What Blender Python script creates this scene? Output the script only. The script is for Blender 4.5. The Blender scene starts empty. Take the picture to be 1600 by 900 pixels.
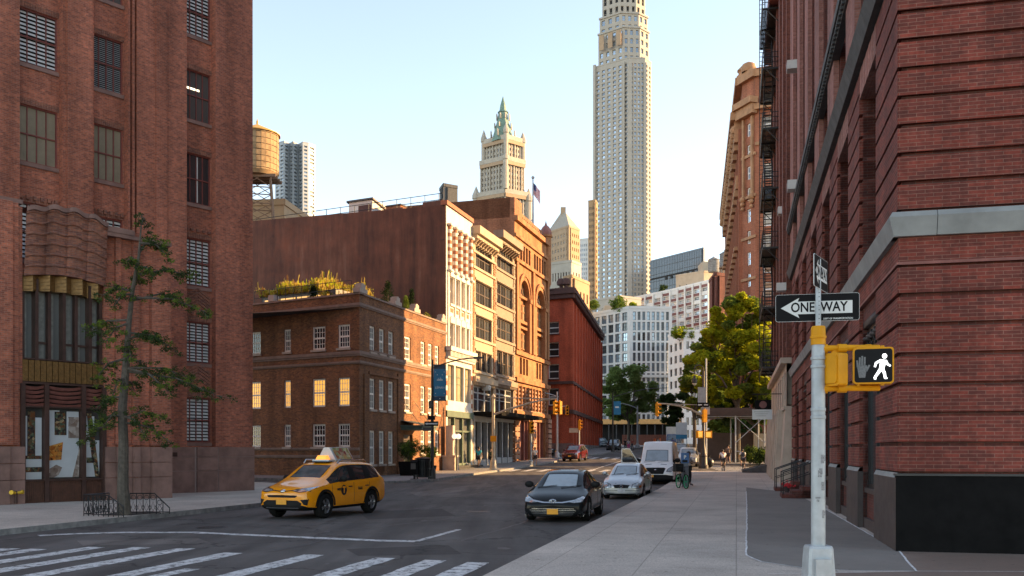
import bpy,bmesh,math,random
from mathutils import Vector,Matrix
from mathutils.bvhtree import BVHTree
R=math.radians
rnd=random.Random(7)
sc=bpy.context.scene
col=sc.collection
F,PCX,PHY,EYE=1460.0,800.0,704.0,2.0
_prof=[(-200,0),(45,0),(60,.12),(77,.32),(98,.86),(120,1.6),(146,2.2),(200,3.2),(300,4.6),(600,7),(6000,7)]
def gz(y):
 for(a,za),(b,zb)in zip(_prof,_prof[1:]):
  if y<=b:
   t=(y-a)/(b-a);return za+(zb-za)*t
 return _prof[-1][1]
KERB=.15
def at(px,Y,z=None):
 """point on the ground (road) seen in column px at depth Y"""
 return Vector(((px-PCX)*Y/F,Y,gz(Y)if z is None else z))
def hz(py,Y):return EYE+(PHY-py)*Y/F
def _new(name):
 m=bpy.data.materials.new(name);m.use_nodes=True
 nt=m.node_tree;nt.nodes.clear()
 out=nt.nodes.new('ShaderNodeOutputMaterial');b=nt.nodes.new('ShaderNodeBsdfPrincipled')
 nt.links.new(b.outputs[0],out.inputs[0])
 return m,nt,b
def c4(c):return(c[0],c[1],c[2],1)
def _noise(nt,scale,detail=4,coord='Object',rough=.6):
 tc=nt.nodes.new('ShaderNodeTexCoord');n=nt.nodes.new('ShaderNodeTexNoise')
 n.inputs['Scale'].default_value=scale;n.inputs['Detail'].default_value=detail;n.inputs['Roughness'].default_value=rough
 nt.links.new(tc.outputs[coord],n.inputs['Vector']);return n
def _ramp(nt,src,stops):
 r=nt.nodes.new('ShaderNodeValToRGB');cr=r.color_ramp
 while len(cr.elements)<len(stops):cr.elements.new(.5)
 for e,(p,c)in zip(cr.elements,stops):e.position=p;e.color=c4(c)
 nt.links.new(src,r.inputs[0]);return r
def _mixc(nt,fac,a,b,mode='MIX'):
 m=nt.nodes.new('ShaderNodeMix');m.data_type='RGBA';m.blend_type=mode
 for s,v in((0,fac),(6,a),(7,b)):
  if hasattr(v,'is_linked')or isinstance(v,bpy.types.NodeSocket):nt.links.new(v,m.inputs[s])
  else:m.inputs[s].default_value=v if s==0 else c4(v)
 return m.outputs[2]
def sh(c,k):return tuple(max(0,min(1,x*k))for x in c)
def mat(name,c,rough=.6,metal=0,var=.25,scale=2.5,bump=0,bscale=40,emit=None,spec=.5,coat=0,alpha=None,trans=0):
 m,nt,b=_new(name)
 if var:
  n=_noise(nt,scale)
  r=_ramp(nt,n.outputs[0],[(.3,sh(c,1-var)),(.7,sh(c,1+var))])
  nt.links.new(r.outputs[0],b.inputs['Base Color'])
  n2=_noise(nt,scale*3.1)
  rr=nt.nodes.new('ShaderNodeMapRange');rr.inputs[3].default_value=max(0,rough-.1);rr.inputs[4].default_value=min(1,rough+.12)
  nt.links.new(n2.outputs[0],rr.inputs[0]);nt.links.new(rr.outputs[0],b.inputs['Roughness'])
 else:
  b.inputs['Base Color'].default_value=c4(c);b.inputs['Roughness'].default_value=rough
 b.inputs['Metallic'].default_value=metal;b.inputs['Specular IOR Level'].default_value=spec
 b.inputs['Coat Weight'].default_value=coat;b.inputs['Coat Roughness'].default_value=.04
 b.inputs['Transmission Weight'].default_value=trans
 if bump:
  n=_noise(nt,bscale,3);bp=nt.nodes.new('ShaderNodeBump');bp.inputs['Strength'].default_value=bump;bp.inputs['Distance'].default_value=.02
  nt.links.new(n.outputs[0],bp.inputs['Height']);nt.links.new(bp.outputs[0],b.inputs['Normal'])
 if emit:
  b.inputs['Emission Color'].default_value=c4(emit[0]);b.inputs['Emission Strength'].default_value=emit[1]
 return m
def brick(name,c1,c2,mortar,bw=.21,bh=.07,ms=.006,var=.25,vscale=.6,rough=.85,stain=None,bump=.35,bias=0):
 m,nt,b=_new(name)
 tc=nt.nodes.new('ShaderNodeTexCoord');t=nt.nodes.new('ShaderNodeTexBrick')
 nt.links.new(tc.outputs['UV'],t.inputs['Vector'])
 for k,v in(('Color1',c4(c1)),('Color2',c4(c2)),('Mortar',c4(mortar)),('Scale',1),('Mortar Size',ms),('Mortar Smooth',.2),('Bias',bias),('Brick Width',bw),('Row Height',bh)):
  t.inputs[k].default_value=v
 n=_noise(nt,vscale,6,'UV',.65)
 r=_ramp(nt,n.outputs[0],[(.3,(1-var,)*3),(.7,(1+var*.6,)*3)])
 c=_mixc(nt,1.0,t.outputs[0],r.outputs[0],'MULTIPLY')
 mq=nt.nodes.new('ShaderNodeMapping');mq.inputs['Scale'].default_value=(.9,.07,1);nt.links.new(tc.outputs['UV'],mq.inputs[0]);nq=nt.nodes.new('ShaderNodeTexNoise');nq.inputs['Scale'].default_value=1.0;nq.inputs['Detail'].default_value=6;nt.links.new(mq.outputs[0],nq.inputs['Vector'])
 c=_mixc(nt,1.0,c,_ramp(nt,nq.outputs[0],[(.34,(.68,)*3),(.6,(1.1,)*3)]).outputs[0],'MULTIPLY')
 n3=_noise(nt,7,3,'UV')
 r3=_ramp(nt,n3.outputs[0],[(.35,(.8,)*3),(.65,(1.15,)*3)])
 c=_mixc(nt,1.0,c,r3.outputs[0],'MULTIPLY')
 if stain:
  mp=nt.nodes.new('ShaderNodeMapping');mp.inputs['Scale'].default_value=(1.1,.12,1)
  nt.links.new(tc.outputs['UV'],mp.inputs[0]);n2=nt.nodes.new('ShaderNodeTexNoise');n2.inputs['Scale'].default_value=stain[1];n2.inputs['Detail'].default_value=7
  nt.links.new(mp.outputs[0],n2.inputs['Vector'])
  r2=_ramp(nt,n2.outputs[0],[(stain[2],(0,0,0)),(stain[2]+.2,(1,1,1))])
  c=_mixc(nt,r2.outputs[0],c,stain[0])
 nt.links.new(c,b.inputs['Base Color']);b.inputs['Roughness'].default_value=rough;b.inputs['Specular IOR Level'].default_value=.3
 if bump:
  bp=nt.nodes.new('ShaderNodeBump');bp.inputs['Strength'].default_value=bump;bp.inputs['Distance'].default_value=.008;bp.invert=True
  nt.links.new(t.outputs[1],bp.inputs['Height']);nt.links.new(bp.outputs[0],b.inputs['Normal'])
 return m
def glass(name,c=(.03,.035,.04),rough=.04,metal=0,spec=.8,var=.5,scale=.35):
 m,nt,b=_new(name)
 oi=nt.nodes.new('ShaderNodeObjectInfo')
 n=_noise(nt,scale,2)
 ad=nt.nodes.new('ShaderNodeMath');ad.operation='ADD';nt.links.new(oi.outputs['Random'],ad.inputs[0]);nt.links.new(n.outputs[0],ad.inputs[1])
 hf=nt.nodes.new('ShaderNodeMath');hf.operation='MULTIPLY';hf.inputs[1].default_value=.5;nt.links.new(ad.outputs[0],hf.inputs[0])
 r=_ramp(nt,hf.outputs[0],[(.25,sh(c,1-var)),(.75,sh(c,1+var))])
 nt.links.new(r.outputs[0],b.inputs['Base Color'])
 b.inputs['Roughness'].default_value=rough;b.inputs['Metallic'].default_value=metal;b.inputs['Specular IOR Level'].default_value=spec
 bn=_noise(nt,1.3,2);bp=nt.nodes.new('ShaderNodeBump');bp.inputs['Strength'].default_value=.04;bp.inputs['Distance'].default_value=.05
 nt.links.new(bn.outputs[0],bp.inputs['Height']);nt.links.new(bp.outputs[0],b.inputs['Normal'])
 return m
def leafmat(name,c,c2,tr=.5):
 m=bpy.data.materials.new(name);m.use_nodes=True;nt=m.node_tree;nt.nodes.clear()
 out=nt.nodes.new('ShaderNodeOutputMaterial');d=nt.nodes.new('ShaderNodeBsdfDiffuse');t=nt.nodes.new('ShaderNodeBsdfTranslucent');mx=nt.nodes.new('ShaderNodeMixShader')
 n=_noise(nt,.9,5);r=_ramp(nt,n.outputs[0],[(.3,c),(.7,c2)])
 nt.links.new(r.outputs[0],d.inputs[0]);nt.links.new(r.outputs[0],t.inputs[0]);mx.inputs[0].default_value=tr
 nt.links.new(d.outputs[0],mx.inputs[1]);nt.links.new(t.outputs[0],mx.inputs[2]);nt.links.new(mx.outputs[0],out.inputs[0])
 return m
class MB:
 def __init__(s):s.v=[];s.f=[];s.m=[];s.sm=[]
 def add(s,vs,fs,m=0,smooth=False):
  o=len(s.v);s.v+=[tuple(v)for v in vs]
  for f in fs:s.f.append([i+o for i in f]);s.m.append(m);s.sm.append(smooth)
 def quad(s,a,b,c,d,m=0):s.add([a,b,c,d],[(0,1,2,3)],m)
 def box(s,x0,x1,y0,y1,z0,z1,m=0):
  if x0>x1:x0,x1=x1,x0
  if y0>y1:y0,y1=y1,y0
  if z0>z1:z0,z1=z1,z0
  s.add([(x0,y0,z0),(x1,y0,z0),(x1,y1,z0),(x0,y1,z0),(x0,y0,z1),(x1,y0,z1),(x1,y1,z1),(x0,y1,z1)],[(0,3,2,1),(4,5,6,7),(0,1,5,4),(1,2,6,5),(2,3,7,6),(3,0,4,7)],m)
 def obox(s,c,ax,half,m=0):
  """oriented box: centre, 3 unit axes, half sizes"""
  c=Vector(c);vs=[]
  for k in(-1,1):
   for i,j in((-1,-1),(1,-1),(1,1),(-1,1)):
    vs.append(c+ax[0]*(half[0]*i)+ax[1]*(half[1]*j)+ax[2]*(half[2]*k))
  s.add(vs,[(0,3,2,1),(4,5,6,7),(0,1,5,4),(1,2,6,5),(2,3,7,6),(3,0,4,7)],m)
 def bar(s,a,b,w,h=None,m=0,up=(0,0,1)):
  a,b=Vector(a),Vector(b);d=b-a;L=d.length
  if L<1e-6:return
  d/=L;u=Vector(up);x=d.cross(u)
  if x.length<1e-3:x=d.cross(Vector((0,1,0)))
  x.normalize();y=x.cross(d)
  s.obox((a+b)/2,(x,d,y),(w/2,L/2,(h or w)/2),m)
 def tube(s,pts,r,n=8,m=0,cap=True):
  pts=[Vector(p)for p in pts];rs=r if isinstance(r,(list,tuple))else[r]*len(pts)
  d0=(pts[1]-pts[0]).normalized();ref=Vector((0,0,1))if abs(d0.z)<.9 else Vector((1,0,0))
  vs=[];x=d0.cross(ref).normalized()
  for i,p in enumerate(pts):
   d=(pts[min(i+1,len(pts)-1)]-pts[max(i-1,0)]).normalized()
   x=(x-d*x.dot(d));x=x.normalized()if x.length>1e-5 else d.orthogonal().normalized()
   y=d.cross(x)
   for k in range(n):
    a=2*math.pi*k/n;vs.append(p+x*(rs[i]*math.cos(a))+y*(rs[i]*math.sin(a)))
  fs=[]
  for i in range(len(pts)-1):
   for k in range(n):
    k2=(k+1)%n;fs.append((i*n+k,i*n+k2,(i+1)*n+k2,(i+1)*n+k))
  s.add(vs,fs,m,n>5)
  if cap:
   o=len(s.v)-len(vs)
   s.f+=[[o+k for k in range(n)][::-1],[o+(len(pts)-1)*n+k for k in range(n)]];s.m+=[m,m];s.sm+=[False,False]
 def lathe(s,prof,c=(0,0,0),n=16,m=0,a0=0,a1=2*math.pi,smooth=True):
  c=Vector(c);full=abs(a1-a0-2*math.pi)<1e-4;k_n=n if full else n+1;vs=[]
  for r,z in prof:
   for k in range(k_n):
    a=a0+(a1-a0)*k/n;vs.append(c+Vector((r*math.cos(a),r*math.sin(a),z)))
  fs=[]
  for i in range(len(prof)-1):
   for k in range(n):
    k2=(k+1)%k_n;fs.append((i*k_n+k,i*k_n+k2,(i+1)*k_n+k2,(i+1)*k_n+k))
  s.add(vs,fs,m,smooth)
 def prism(s,poly,y0,y1,m=0):
  """polygon in (x,z) extruded along y"""
  n=len(poly);area=sum(poly[i][0]*poly[(i+1)%n][1]-poly[(i+1)%n][0]*poly[i][1]for i in range(n))
  if area<0:poly=poly[::-1]
  vs=[(x,y0,z)for x,z in poly]+[(x,y1,z)for x,z in poly]
  s.add(vs,[tuple(range(n)),tuple(range(2*n-1,n-1,-1))]+[(i,i+n,(i+1)%n+n,(i+1)%n)for i in range(n)],m)
 def slab(s,poly,z0,z1,m=0):
  """polygon in (x,y) extruded along z"""
  n=len(poly);area=sum(poly[i][0]*poly[(i+1)%n][1]-poly[(i+1)%n][0]*poly[i][1]for i in range(n))
  if area<0:poly=poly[::-1]
  vs=[(x,y,z0)for x,y in poly]+[(x,y,z1)for x,y in poly]
  s.add(vs,[tuple(range(n-1,-1,-1)),tuple(range(n,2*n))]+[(i,(i+1)%n,(i+1)%n+n,i+n)for i in range(n)],m)
 def sphere(s,c,r,n=12,k=8,m=0,sz=1):
  s.lathe([(max(1e-4,r*math.sin(math.pi*i/k)),-r*sz*math.cos(math.pi*i/k))for i in range(k+1)],c,n,m)
 def mesh(s,name,mats,sharp=35):
  me=bpy.data.meshes.new(name);me.from_pydata(s.v,[],s.f)
  for mm in(mats if isinstance(mats,(list,tuple))else[mats]):me.materials.append(mm)
  me.polygons.foreach_set('material_index',s.m);me.polygons.foreach_set('use_smooth',s.sm)
  uvl=me.uv_layers.new(name='UVMap');uv=[]
  vv=s.v
  for p in me.polygons:
   nx,ny,nz=abs(p.normal.x),abs(p.normal.y),abs(p.normal.z)
   if nz>.75:uv+=[c for i in p.vertices for c in(vv[i][0],vv[i][1])]
   elif ny>=nx:uv+=[c for i in p.vertices for c in(vv[i][0],vv[i][2])]
   else:uv+=[c for i in p.vertices for c in(vv[i][1],vv[i][2])]
  uvl.data.foreach_set('uv',uv)
  if any(s.sm):me.set_sharp_from_angle(angle=R(sharp))
  me.update();return me
 def build(s,name,mats,parent=None,loc=(0,0,0),rot=(0,0,0),label=None,cat=None,group=None,kind=None):
  o=bpy.data.objects.new(name,s.mesh(name,mats));col.objects.link(o)
  o.location=loc;o.rotation_euler=rot;o.parent=parent
  tag(o,label,cat,group,kind);return o
def tag(o,label=None,cat=None,group=None,kind=None):
 if label:o['label']=label
 if cat:o['category']=cat
 if group:o['group']=group
 if kind:o['kind']=kind
 return o
def thing(name,label,cat,loc=(0,0,0),rz=0,group=None):
 o=bpy.data.objects.new(name,None);col.objects.link(o);o.empty_display_size=.3
 o.location=loc;o.rotation_euler=(0,0,rz);return tag(o,label,cat,group)
def kids(o):return[c for c in bpy.data.objects if c.parent is o]
def clone(o,parent=None,loc=None,rz=None,label=None):
 c=o.copy();col.objects.link(c);c.parent=parent
 if loc is not None:c.location=loc
 if rz is not None:c.rotation_euler=(0,0,rz)
 if label:c['label']=label
 for ch in kids(o):clone(ch,c)
 return c
def from_modifiers(o):
 """evaluate modifiers into a plain mesh"""
 dg=bpy.context.evaluated_depsgraph_get();dg.update()
 me=bpy.data.meshes.new_from_object(o.evaluated_get(dg));return me
def text(s,size,depth,m,parent,loc,rot,name='lettering',align='CENTER',sx=1,bold=0):
 cu=bpy.data.curves.new(name,'FONT');cu.body=s;cu.size=size;cu.extrude=depth;cu.align_x=align;cu.align_y='CENTER';cu.offset=bold;cu.resolution_u=3
 o=bpy.data.objects.new(name,cu);col.objects.link(o)
 me=from_modifiers(o);bpy.data.objects.remove(o);me.materials.clear();me.materials.append(m)
 for v in me.vertices:v.co.x*=sx
 n=bpy.data.objects.new(name,me);col.objects.link(n);n.parent=parent;n.location=loc;n.rotation_euler=rot
 return n
class Fr:
 """a vertical facade plane: x runs to the viewer's right along it, y goes into the building, z is up"""
 def __init__(s,ox,oy,ang):s.o=Vector((ox,oy));s.a=ang;s.d=Vector((math.cos(ang),math.sin(ang)));s.n=Vector((-s.d.y,s.d.x))
 def t(s,px):
  k=(px-PCX)/F;return(k*s.o.y-s.o.x)/(s.d.x-k*s.d.y)
 def Y(s,px):return s.o.y+s.t(px)*s.d.y
 def z(s,px,py):return hz(py,s.Y(px))
 def at(s,px,py):return s.t(px),s.z(px,py)
 def off(s,y):return Fr(*(s.o+s.n*y),s.a)
 def w(s,x,y=0):p=s.o+s.d*x+s.n*y;return p.x,p.y
 def put(s,mb,name,mats,parent,x=0,y=0,z=0,**k):
  p=s.o+s.d*x+s.n*y;pl=parent.location if parent else Vector((0,0,0))
  return mb.build(name,mats,parent,(p.x-pl.x,p.y-pl.y,z-pl.z),(0,0,s.a),**k)
def wall(mb,x0,x1,z0,z1,holes=(),d=.2,y=0,m=0,mr=None):
 if mr is None:mr=m
 hs=[(max(a,x0),min(b,x1),max(c,z0),min(e,z1))for a,b,c,e in holes if a<x1 and b>x0 and c<z1 and e>z0]
 q=lambda v:round(v,4)
 xs=sorted({q(x0),q(x1),*[q(h[0])for h in hs],*[q(h[1])for h in hs]});zs=sorted({q(z0),q(z1),*[q(h[2])for h in hs],*[q(h[3])for h in hs]})
 xi={v:i for i,v in enumerate(xs)};zi={v:i for i,v in enumerate(zs)};dead=set()
 for a,b,c,e in hs:
  for i in range(xi[q(a)],xi[q(b)]):
   for j in range(zi[q(c)],zi[q(e)]):dead.add((i,j))
  mb.quad((a,y,c),(a,y+d,c),(a,y+d,e),(a,y,e),mr);mb.quad((b,y+d,c),(b,y,c),(b,y,e),(b,y+d,e),mr)
  mb.quad((a,y,e),(a,y+d,e),(b,y+d,e),(b,y,e),mr);mb.quad((a,y+d,c),(a,y,c),(b,y,c),(b,y+d,c),mr)
 for j in range(len(zs)-1):
  i=0
  while i<len(xs)-1:
   if(i,j)in dead:i+=1;continue
   k=i
   while k<len(xs)-1 and(k,j)not in dead:k+=1
   mb.quad((xs[i],y,zs[j]),(xs[k],y,zs[j]),(xs[k],y,zs[j+1]),(xs[i],y,zs[j+1]),m);i=k
def sash_mesh(w,h,cols,rows,bar=.03,fr=.06,rail=.5,dep=.08):
 mb=MB();hw=w/2
 mb.box(-hw,-hw+fr,-dep/2,dep/2,0,h);mb.box(hw-fr,hw,-dep/2,dep/2,0,h)
 mb.box(-hw+fr,hw-fr,-dep/2,dep/2,0,fr);mb.box(-hw+fr,hw-fr,-dep/2,dep/2,h-fr,h)
 if rail:mb.box(-hw+fr,hw-fr,-dep/2+.01,dep/2,h*rail-fr*.5,h*rail+fr*.5)
 for i in range(1,cols):
  x=-hw+fr+(w-2*fr)*i/cols;mb.box(x-bar/2,x+bar/2,-dep/3,dep/3,fr+.002,h-fr-.002)
 for j in range(1,rows):
  z=h*j/rows
  if rail and abs(z-h*rail)<.08:continue
  mb.box(-hw+fr,hw-fr,-dep/3+.004,dep/3,z-bar/2,z+bar/2)
 return mb
WIN_COUNT={}
def windows(bld,fr,spots,w,h,cols=1,rows=2,y=.18,mf=None,mg=None,bar=.03,fw=.06,rail=.5,sill=None,pane=True,alt=None,name='window',limit=100,shade=None):
 """window objects in openings; spots = (centre x, sill z). frame mesh, pane as its child (or in one mesh when tiny)"""
 fm=sash_mesh(w,h,cols,rows,bar,fw,rail)
 pm=MB();pm.box(-w/2+fw*.5,w/2-fw*.5,.012,.03,fw*.5,h-fw*.5)
 if shade:pm.box(-w/2+fw,w/2-fw,.002,.012,h*(1-shade[1]),h-fw,1)
 fme=pme=sme=None;rest=[]
 if not pane:
  o=len(fm.v);fm.v+=pm.v;fm.f+=[[k+o for k in f]for f in pm.f];fm.m+=[1]*len(pm.f);fm.sm+=pm.sm
 for i,(x,z)in enumerate(spots):
  if WIN_COUNT.get(bld.name,0)>=limit:rest.append((x,z));continue
  WIN_COUNT[bld.name]=WIN_COUNT.get(bld.name,0)+1
  if fme is None:
   if pane:fme=fm.mesh(name,mf);pme=pm.mesh('pane',[mg]+([shade[0]]if shade else[]))
   else:fme=fm.mesh(name,[mf,mg])
   if sill:
    sm_=MB();sm_.box(-w/2-.08,w/2+.08,-.12-y,.0,-.14,-.002);sme=sm_.mesh('sill',sill)
  p=fr.o+fr.d*x+fr.n*y
  o=bpy.data.objects.new(name,fme);col.objects.link(o);o.parent=bld;o.location=(p.x-bld.location.x,p.y-bld.location.y,z-bld.location.z);o.rotation_euler=(0,0,fr.a)
  if pane:
   g=bpy.data.objects.new('pane',pme);col.objects.link(g);g.parent=o
   if alt and alt(i,x,z):
    k=alt(i,x,z);g.data=pme_alt(pme,k)
  if sme:s_=bpy.data.objects.new('sill',sme);col.objects.link(s_);s_.parent=o
 if rest:
  mb=MB()
  for x,z in rest:
   o=len(mb.v);mb.v+=[(vx+x,vy,vz+z)for vx,vy,vz in fm.v]
   mb.f+=[[k+o for k in f]for f in fm.f];mb.m+=fm.m;mb.sm+=fm.sm
   if pane:mb.box(x-w/2+fw*.5,x+w/2-fw*.5,.012,.03,z+fw*.5,z+h-fw*.5,1)
  fr.put(mb,name,[mf,mg],bld,y=y,kind='stuff')
_alt={}
def pme_alt(me,m):
 k=(me.name,m.name)
 if k not in _alt:n=me.copy();n.materials[0]=m;_alt[k]=n
 return _alt[k]
def grid(xs,zs,w,h):return[(x-w/2,x+w/2,z,z+h)for x in xs for z in zs]
def spots(xs,zs):return[(x,z)for z in zs for x in xs]
def lin(a,b,n):return[a+(b-a)*i/(n-1)for i in range(n)]if n>1 else[(a+b)/2]
SUN_AZ,SUN_EL=80.0,15.5
w=bpy.data.worlds.new('World');sc.world=w;w.use_nodes=True
nt=w.node_tree;bg=nt.nodes['Background'];sky=nt.nodes.new('ShaderNodeTexSky');sky.sky_type='NISHITA'
sky.sun_disc=False;sky.sun_elevation=R(SUN_EL);sky.sun_rotation=R(SUN_AZ);sky.air_density=1.0;sky.dust_density=.0;sky.ozone_density=1.6;sky.altitude=20
hs_=nt.nodes.new('ShaderNodeHueSaturation');hs_.inputs['Saturation'].default_value=.76;nt.links.new(sky.outputs[0],hs_.inputs['Color'])
wm=nt.nodes.new('ShaderNodeMix');wm.data_type='RGBA';wm.blend_type='MULTIPLY';wm.inputs[0].default_value=1;wm.inputs[7].default_value=(1.0,.955,.90,1);nt.links.new(hs_.outputs[0],wm.inputs[6]);nt.links.new(wm.outputs[2],bg.inputs[0]);bg.inputs[1].default_value=.15
sl=bpy.data.lights.new('sun','SUN');sl.energy=4.9;sl.angle=R(.5);sl.color=(1,.60,.25)
so=bpy.data.objects.new('sun',sl);col.objects.link(so)
sv=Vector((math.sin(R(SUN_AZ))*math.cos(R(SUN_EL)),math.cos(R(SUN_AZ))*math.cos(R(SUN_EL)),math.sin(R(SUN_EL))))
so.rotation_euler=sv.to_track_quat('Z','Y').to_euler();so.location=sv*300
cd=bpy.data.cameras.new('camera');cam=bpy.data.objects.new('camera',cd);col.objects.link(cam);sc.camera=cam
cam.location=(0,0,EYE);cam.rotation_euler=(R(90),0,0);cd.sensor_width=36;cd.lens=36*F/1600;cd.shift_y=(PHY-450)/1600;cd.clip_end=20000;cd.clip_start=.1
sc.view_settings.view_transform='Standard';sc.view_settings.look='None';sc.view_settings.gamma=1;sc.view_settings.exposure=1.65;sc.view_settings.use_curve_mapping=False
sc.cycles.max_bounces=6;sc.cycles.diffuse_bounces=3;sc.cycles.glossy_bounces=3;sc.cycles.transparent_max_bounces=8;sc.cycles.sample_clamp_indirect=6
def asphalt(name,base,patch=.35):
 m,nt,b=_new(name)
 n=_noise(nt,.22,7,'Object',.65);r=_ramp(nt,n.outputs[0],[(.3,sh(base,1-patch)),(.5,base),(.72,sh(base,1+patch))])
 g=_noise(nt,55,3);rg=_ramp(nt,g.outputs[0],[(.3,(.72,)*3),(.7,(1.3,)*3)])
 tc=nt.nodes.new('ShaderNodeTexCoord');mp=nt.nodes.new('ShaderNodeMapping');mp.inputs['Rotation'].default_value=(0,0,R(13.5));mp.inputs['Scale'].default_value=(1.2,.10,1)
 st=nt.nodes.new('ShaderNodeTexNoise');st.inputs['Scale'].default_value=1.0;st.inputs['Detail'].default_value=6
 nt.links.new(tc.outputs['Object'],mp.inputs[0]);nt.links.new(mp.outputs[0],st.inputs['Vector'])
 rs=_ramp(nt,st.outputs[0],[(.33,(.62,)*3),(.65,(1.32,)*3)])
 vo=nt.nodes.new('ShaderNodeTexVoronoi');vo.feature='DISTANCE_TO_EDGE';vo.inputs['Scale'].default_value=.22
 wn=_noise(nt,1.2,4);av=nt.nodes.new('ShaderNodeVectorMath');av.operation='MULTIPLY_ADD';av.inputs[1].default_value=(1.6,1.6,1.6)
 nt.links.new(wn.outputs[1],av.inputs[0]);nt.links.new(tc.outputs['Object'],av.inputs[2]);nt.links.new(av.outputs[0],vo.inputs['Vector'])
 rc=_ramp(nt,vo.outputs[0],[(.0,(.3,)*3),(.014,(1,)*3)])
 c=_mixc(nt,1,r.outputs[0],rg.outputs[0],'MULTIPLY');c=_mixc(nt,1,c,rs.outputs[0],'MULTIPLY');c=_mixc(nt,1,c,rc.outputs[0],'MULTIPLY')
 nt.links.new(c,b.inputs['Base Color']);b.inputs['Roughness'].default_value=.8;b.inputs['Specular IOR Level'].default_value=.35
 bp=nt.nodes.new('ShaderNodeBump');bp.inputs['Strength'].default_value=.5;bp.inputs['Distance'].default_value=.01
 nt.links.new(g.outputs[0],bp.inputs['Height']);nt.links.new(bp.outputs[0],b.inputs['Normal']);return m
def concrete(name,base,joint=1.5,var=.25,speck=.34,jcol=.6):
 """cast paving with score lines along the street's own directions"""
 m,nt,b=_new(name)
 n=_noise(nt,.45,7,'Object',.7);r=_ramp(nt,n.outputs[0],[(.28,sh(base,1-var)),(.5,base),(.75,sh(base,1+var))])
 g=_noise(nt,38,4);rg=_ramp(nt,g.outputs[0],[(.3,(1-speck,)*3),(.7,(1+speck,)*3)])
 tc=nt.nodes.new('ShaderNodeTexCoord');mp=nt.nodes.new('ShaderNodeMapping');mp.inputs['Rotation'].default_value=(0,0,R(13.5))
 t=nt.nodes.new('ShaderNodeTexBrick');t.offset=0
 for k,v in(('Color1',(1,1,1,1)),('Color2',(.86,.86,.87,1)),('Mortar',(jcol,)*3+(1,)),('Scale',1),('Mortar Size',.012),('Mortar Smooth',.3),('Brick Width',joint),('Row Height',joint)):t.inputs[k].default_value=v
 nt.links.new(tc.outputs['Object'],mp.inputs[0]);nt.links.new(mp.outputs[0],t.inputs['Vector'])
 gv=nt.nodes.new('ShaderNodeTexVoronoi');gv.inputs['Scale'].default_value=2.6;nt.links.new(tc.outputs['Object'],gv.inputs['Vector']);rgv=_ramp(nt,gv.outputs[0],[(.06,(.45,)*3),(.085,(1,)*3)])
 sp=_noise(nt,2.3,6,'Object',.75);rsp=_ramp(nt,sp.outputs[0],[(.28,(.62,)*3),(.40,(1,)*3)])
 c=_mixc(nt,1,r.outputs[0],rg.outputs[0],'MULTIPLY');c=_mixc(nt,1,c,t.outputs[0],'MULTIPLY');c=_mixc(nt,1,c,rsp.outputs[0],'MULTIPLY');c=_mixc(nt,1,c,rgv.outputs[0],'MULTIPLY')
 nt.links.new(c,b.inputs['Base Color']);b.inputs['Roughness'].default_value=.8;b.inputs['Specular IOR Level'].default_value=.35
 bp=nt.nodes.new('ShaderNodeBump');bp.inputs['Strength'].default_value=.3;bp.inputs['Distance'].default_value=.008
 nt.links.new(g.outputs[0],bp.inputs['Height']);nt.links.new(bp.outputs[0],b.inputs['Normal']);return m
def paint(name,base):
 """worn road paint: the asphalt shows through scuffed spots"""
 m,nt,b=_new(name)
 n=_noise(nt,5,8,'Object',.8);r=_ramp(nt,n.outputs[0],[(.42,(.075,.07,.065)),(.48,sh(base,.65)),(.66,base)])
 nt.links.new(r.outputs[0],b.inputs['Base Color']);b.inputs['Roughness'].default_value=.7;return m
M={}
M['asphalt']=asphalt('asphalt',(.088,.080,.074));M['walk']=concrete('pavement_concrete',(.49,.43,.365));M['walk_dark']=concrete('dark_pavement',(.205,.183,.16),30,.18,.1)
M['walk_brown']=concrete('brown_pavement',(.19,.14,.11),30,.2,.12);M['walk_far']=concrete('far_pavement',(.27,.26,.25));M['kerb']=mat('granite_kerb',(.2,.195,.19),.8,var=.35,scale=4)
M['paint']=paint('road_paint',(.78,.78,.76));M['seal']=mat('joint_sealant',(.62,.62,.61),.7,var=.3,scale=8)
M['earth']=mat('far_ground',(.10,.10,.10),.9)
mb=MB();ys=[-300,0,45,60,77,98,120,146,200,300,600,9000]
for a,b_ in zip(ys,ys[1:]):mb.quad((-6000,a,gz(a)-.06),(6000,a,gz(a)-.06),(6000,b_,gz(b_)-.06),(-6000,b_,gz(b_)-.06))
mb.build('ground',M['earth'],kind='structure')
mb=MB();ys=[-40,0,45,60,77,98,120,146,200,300,600]
for a,b_ in zip(ys,ys[1:]):mb.quad((-160,a,gz(a)),(160,a,gz(a)),(160,b_,gz(b_)),(-160,b_,gz(b_)))
mb.build('road',M['asphalt'],kind='structure')
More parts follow.
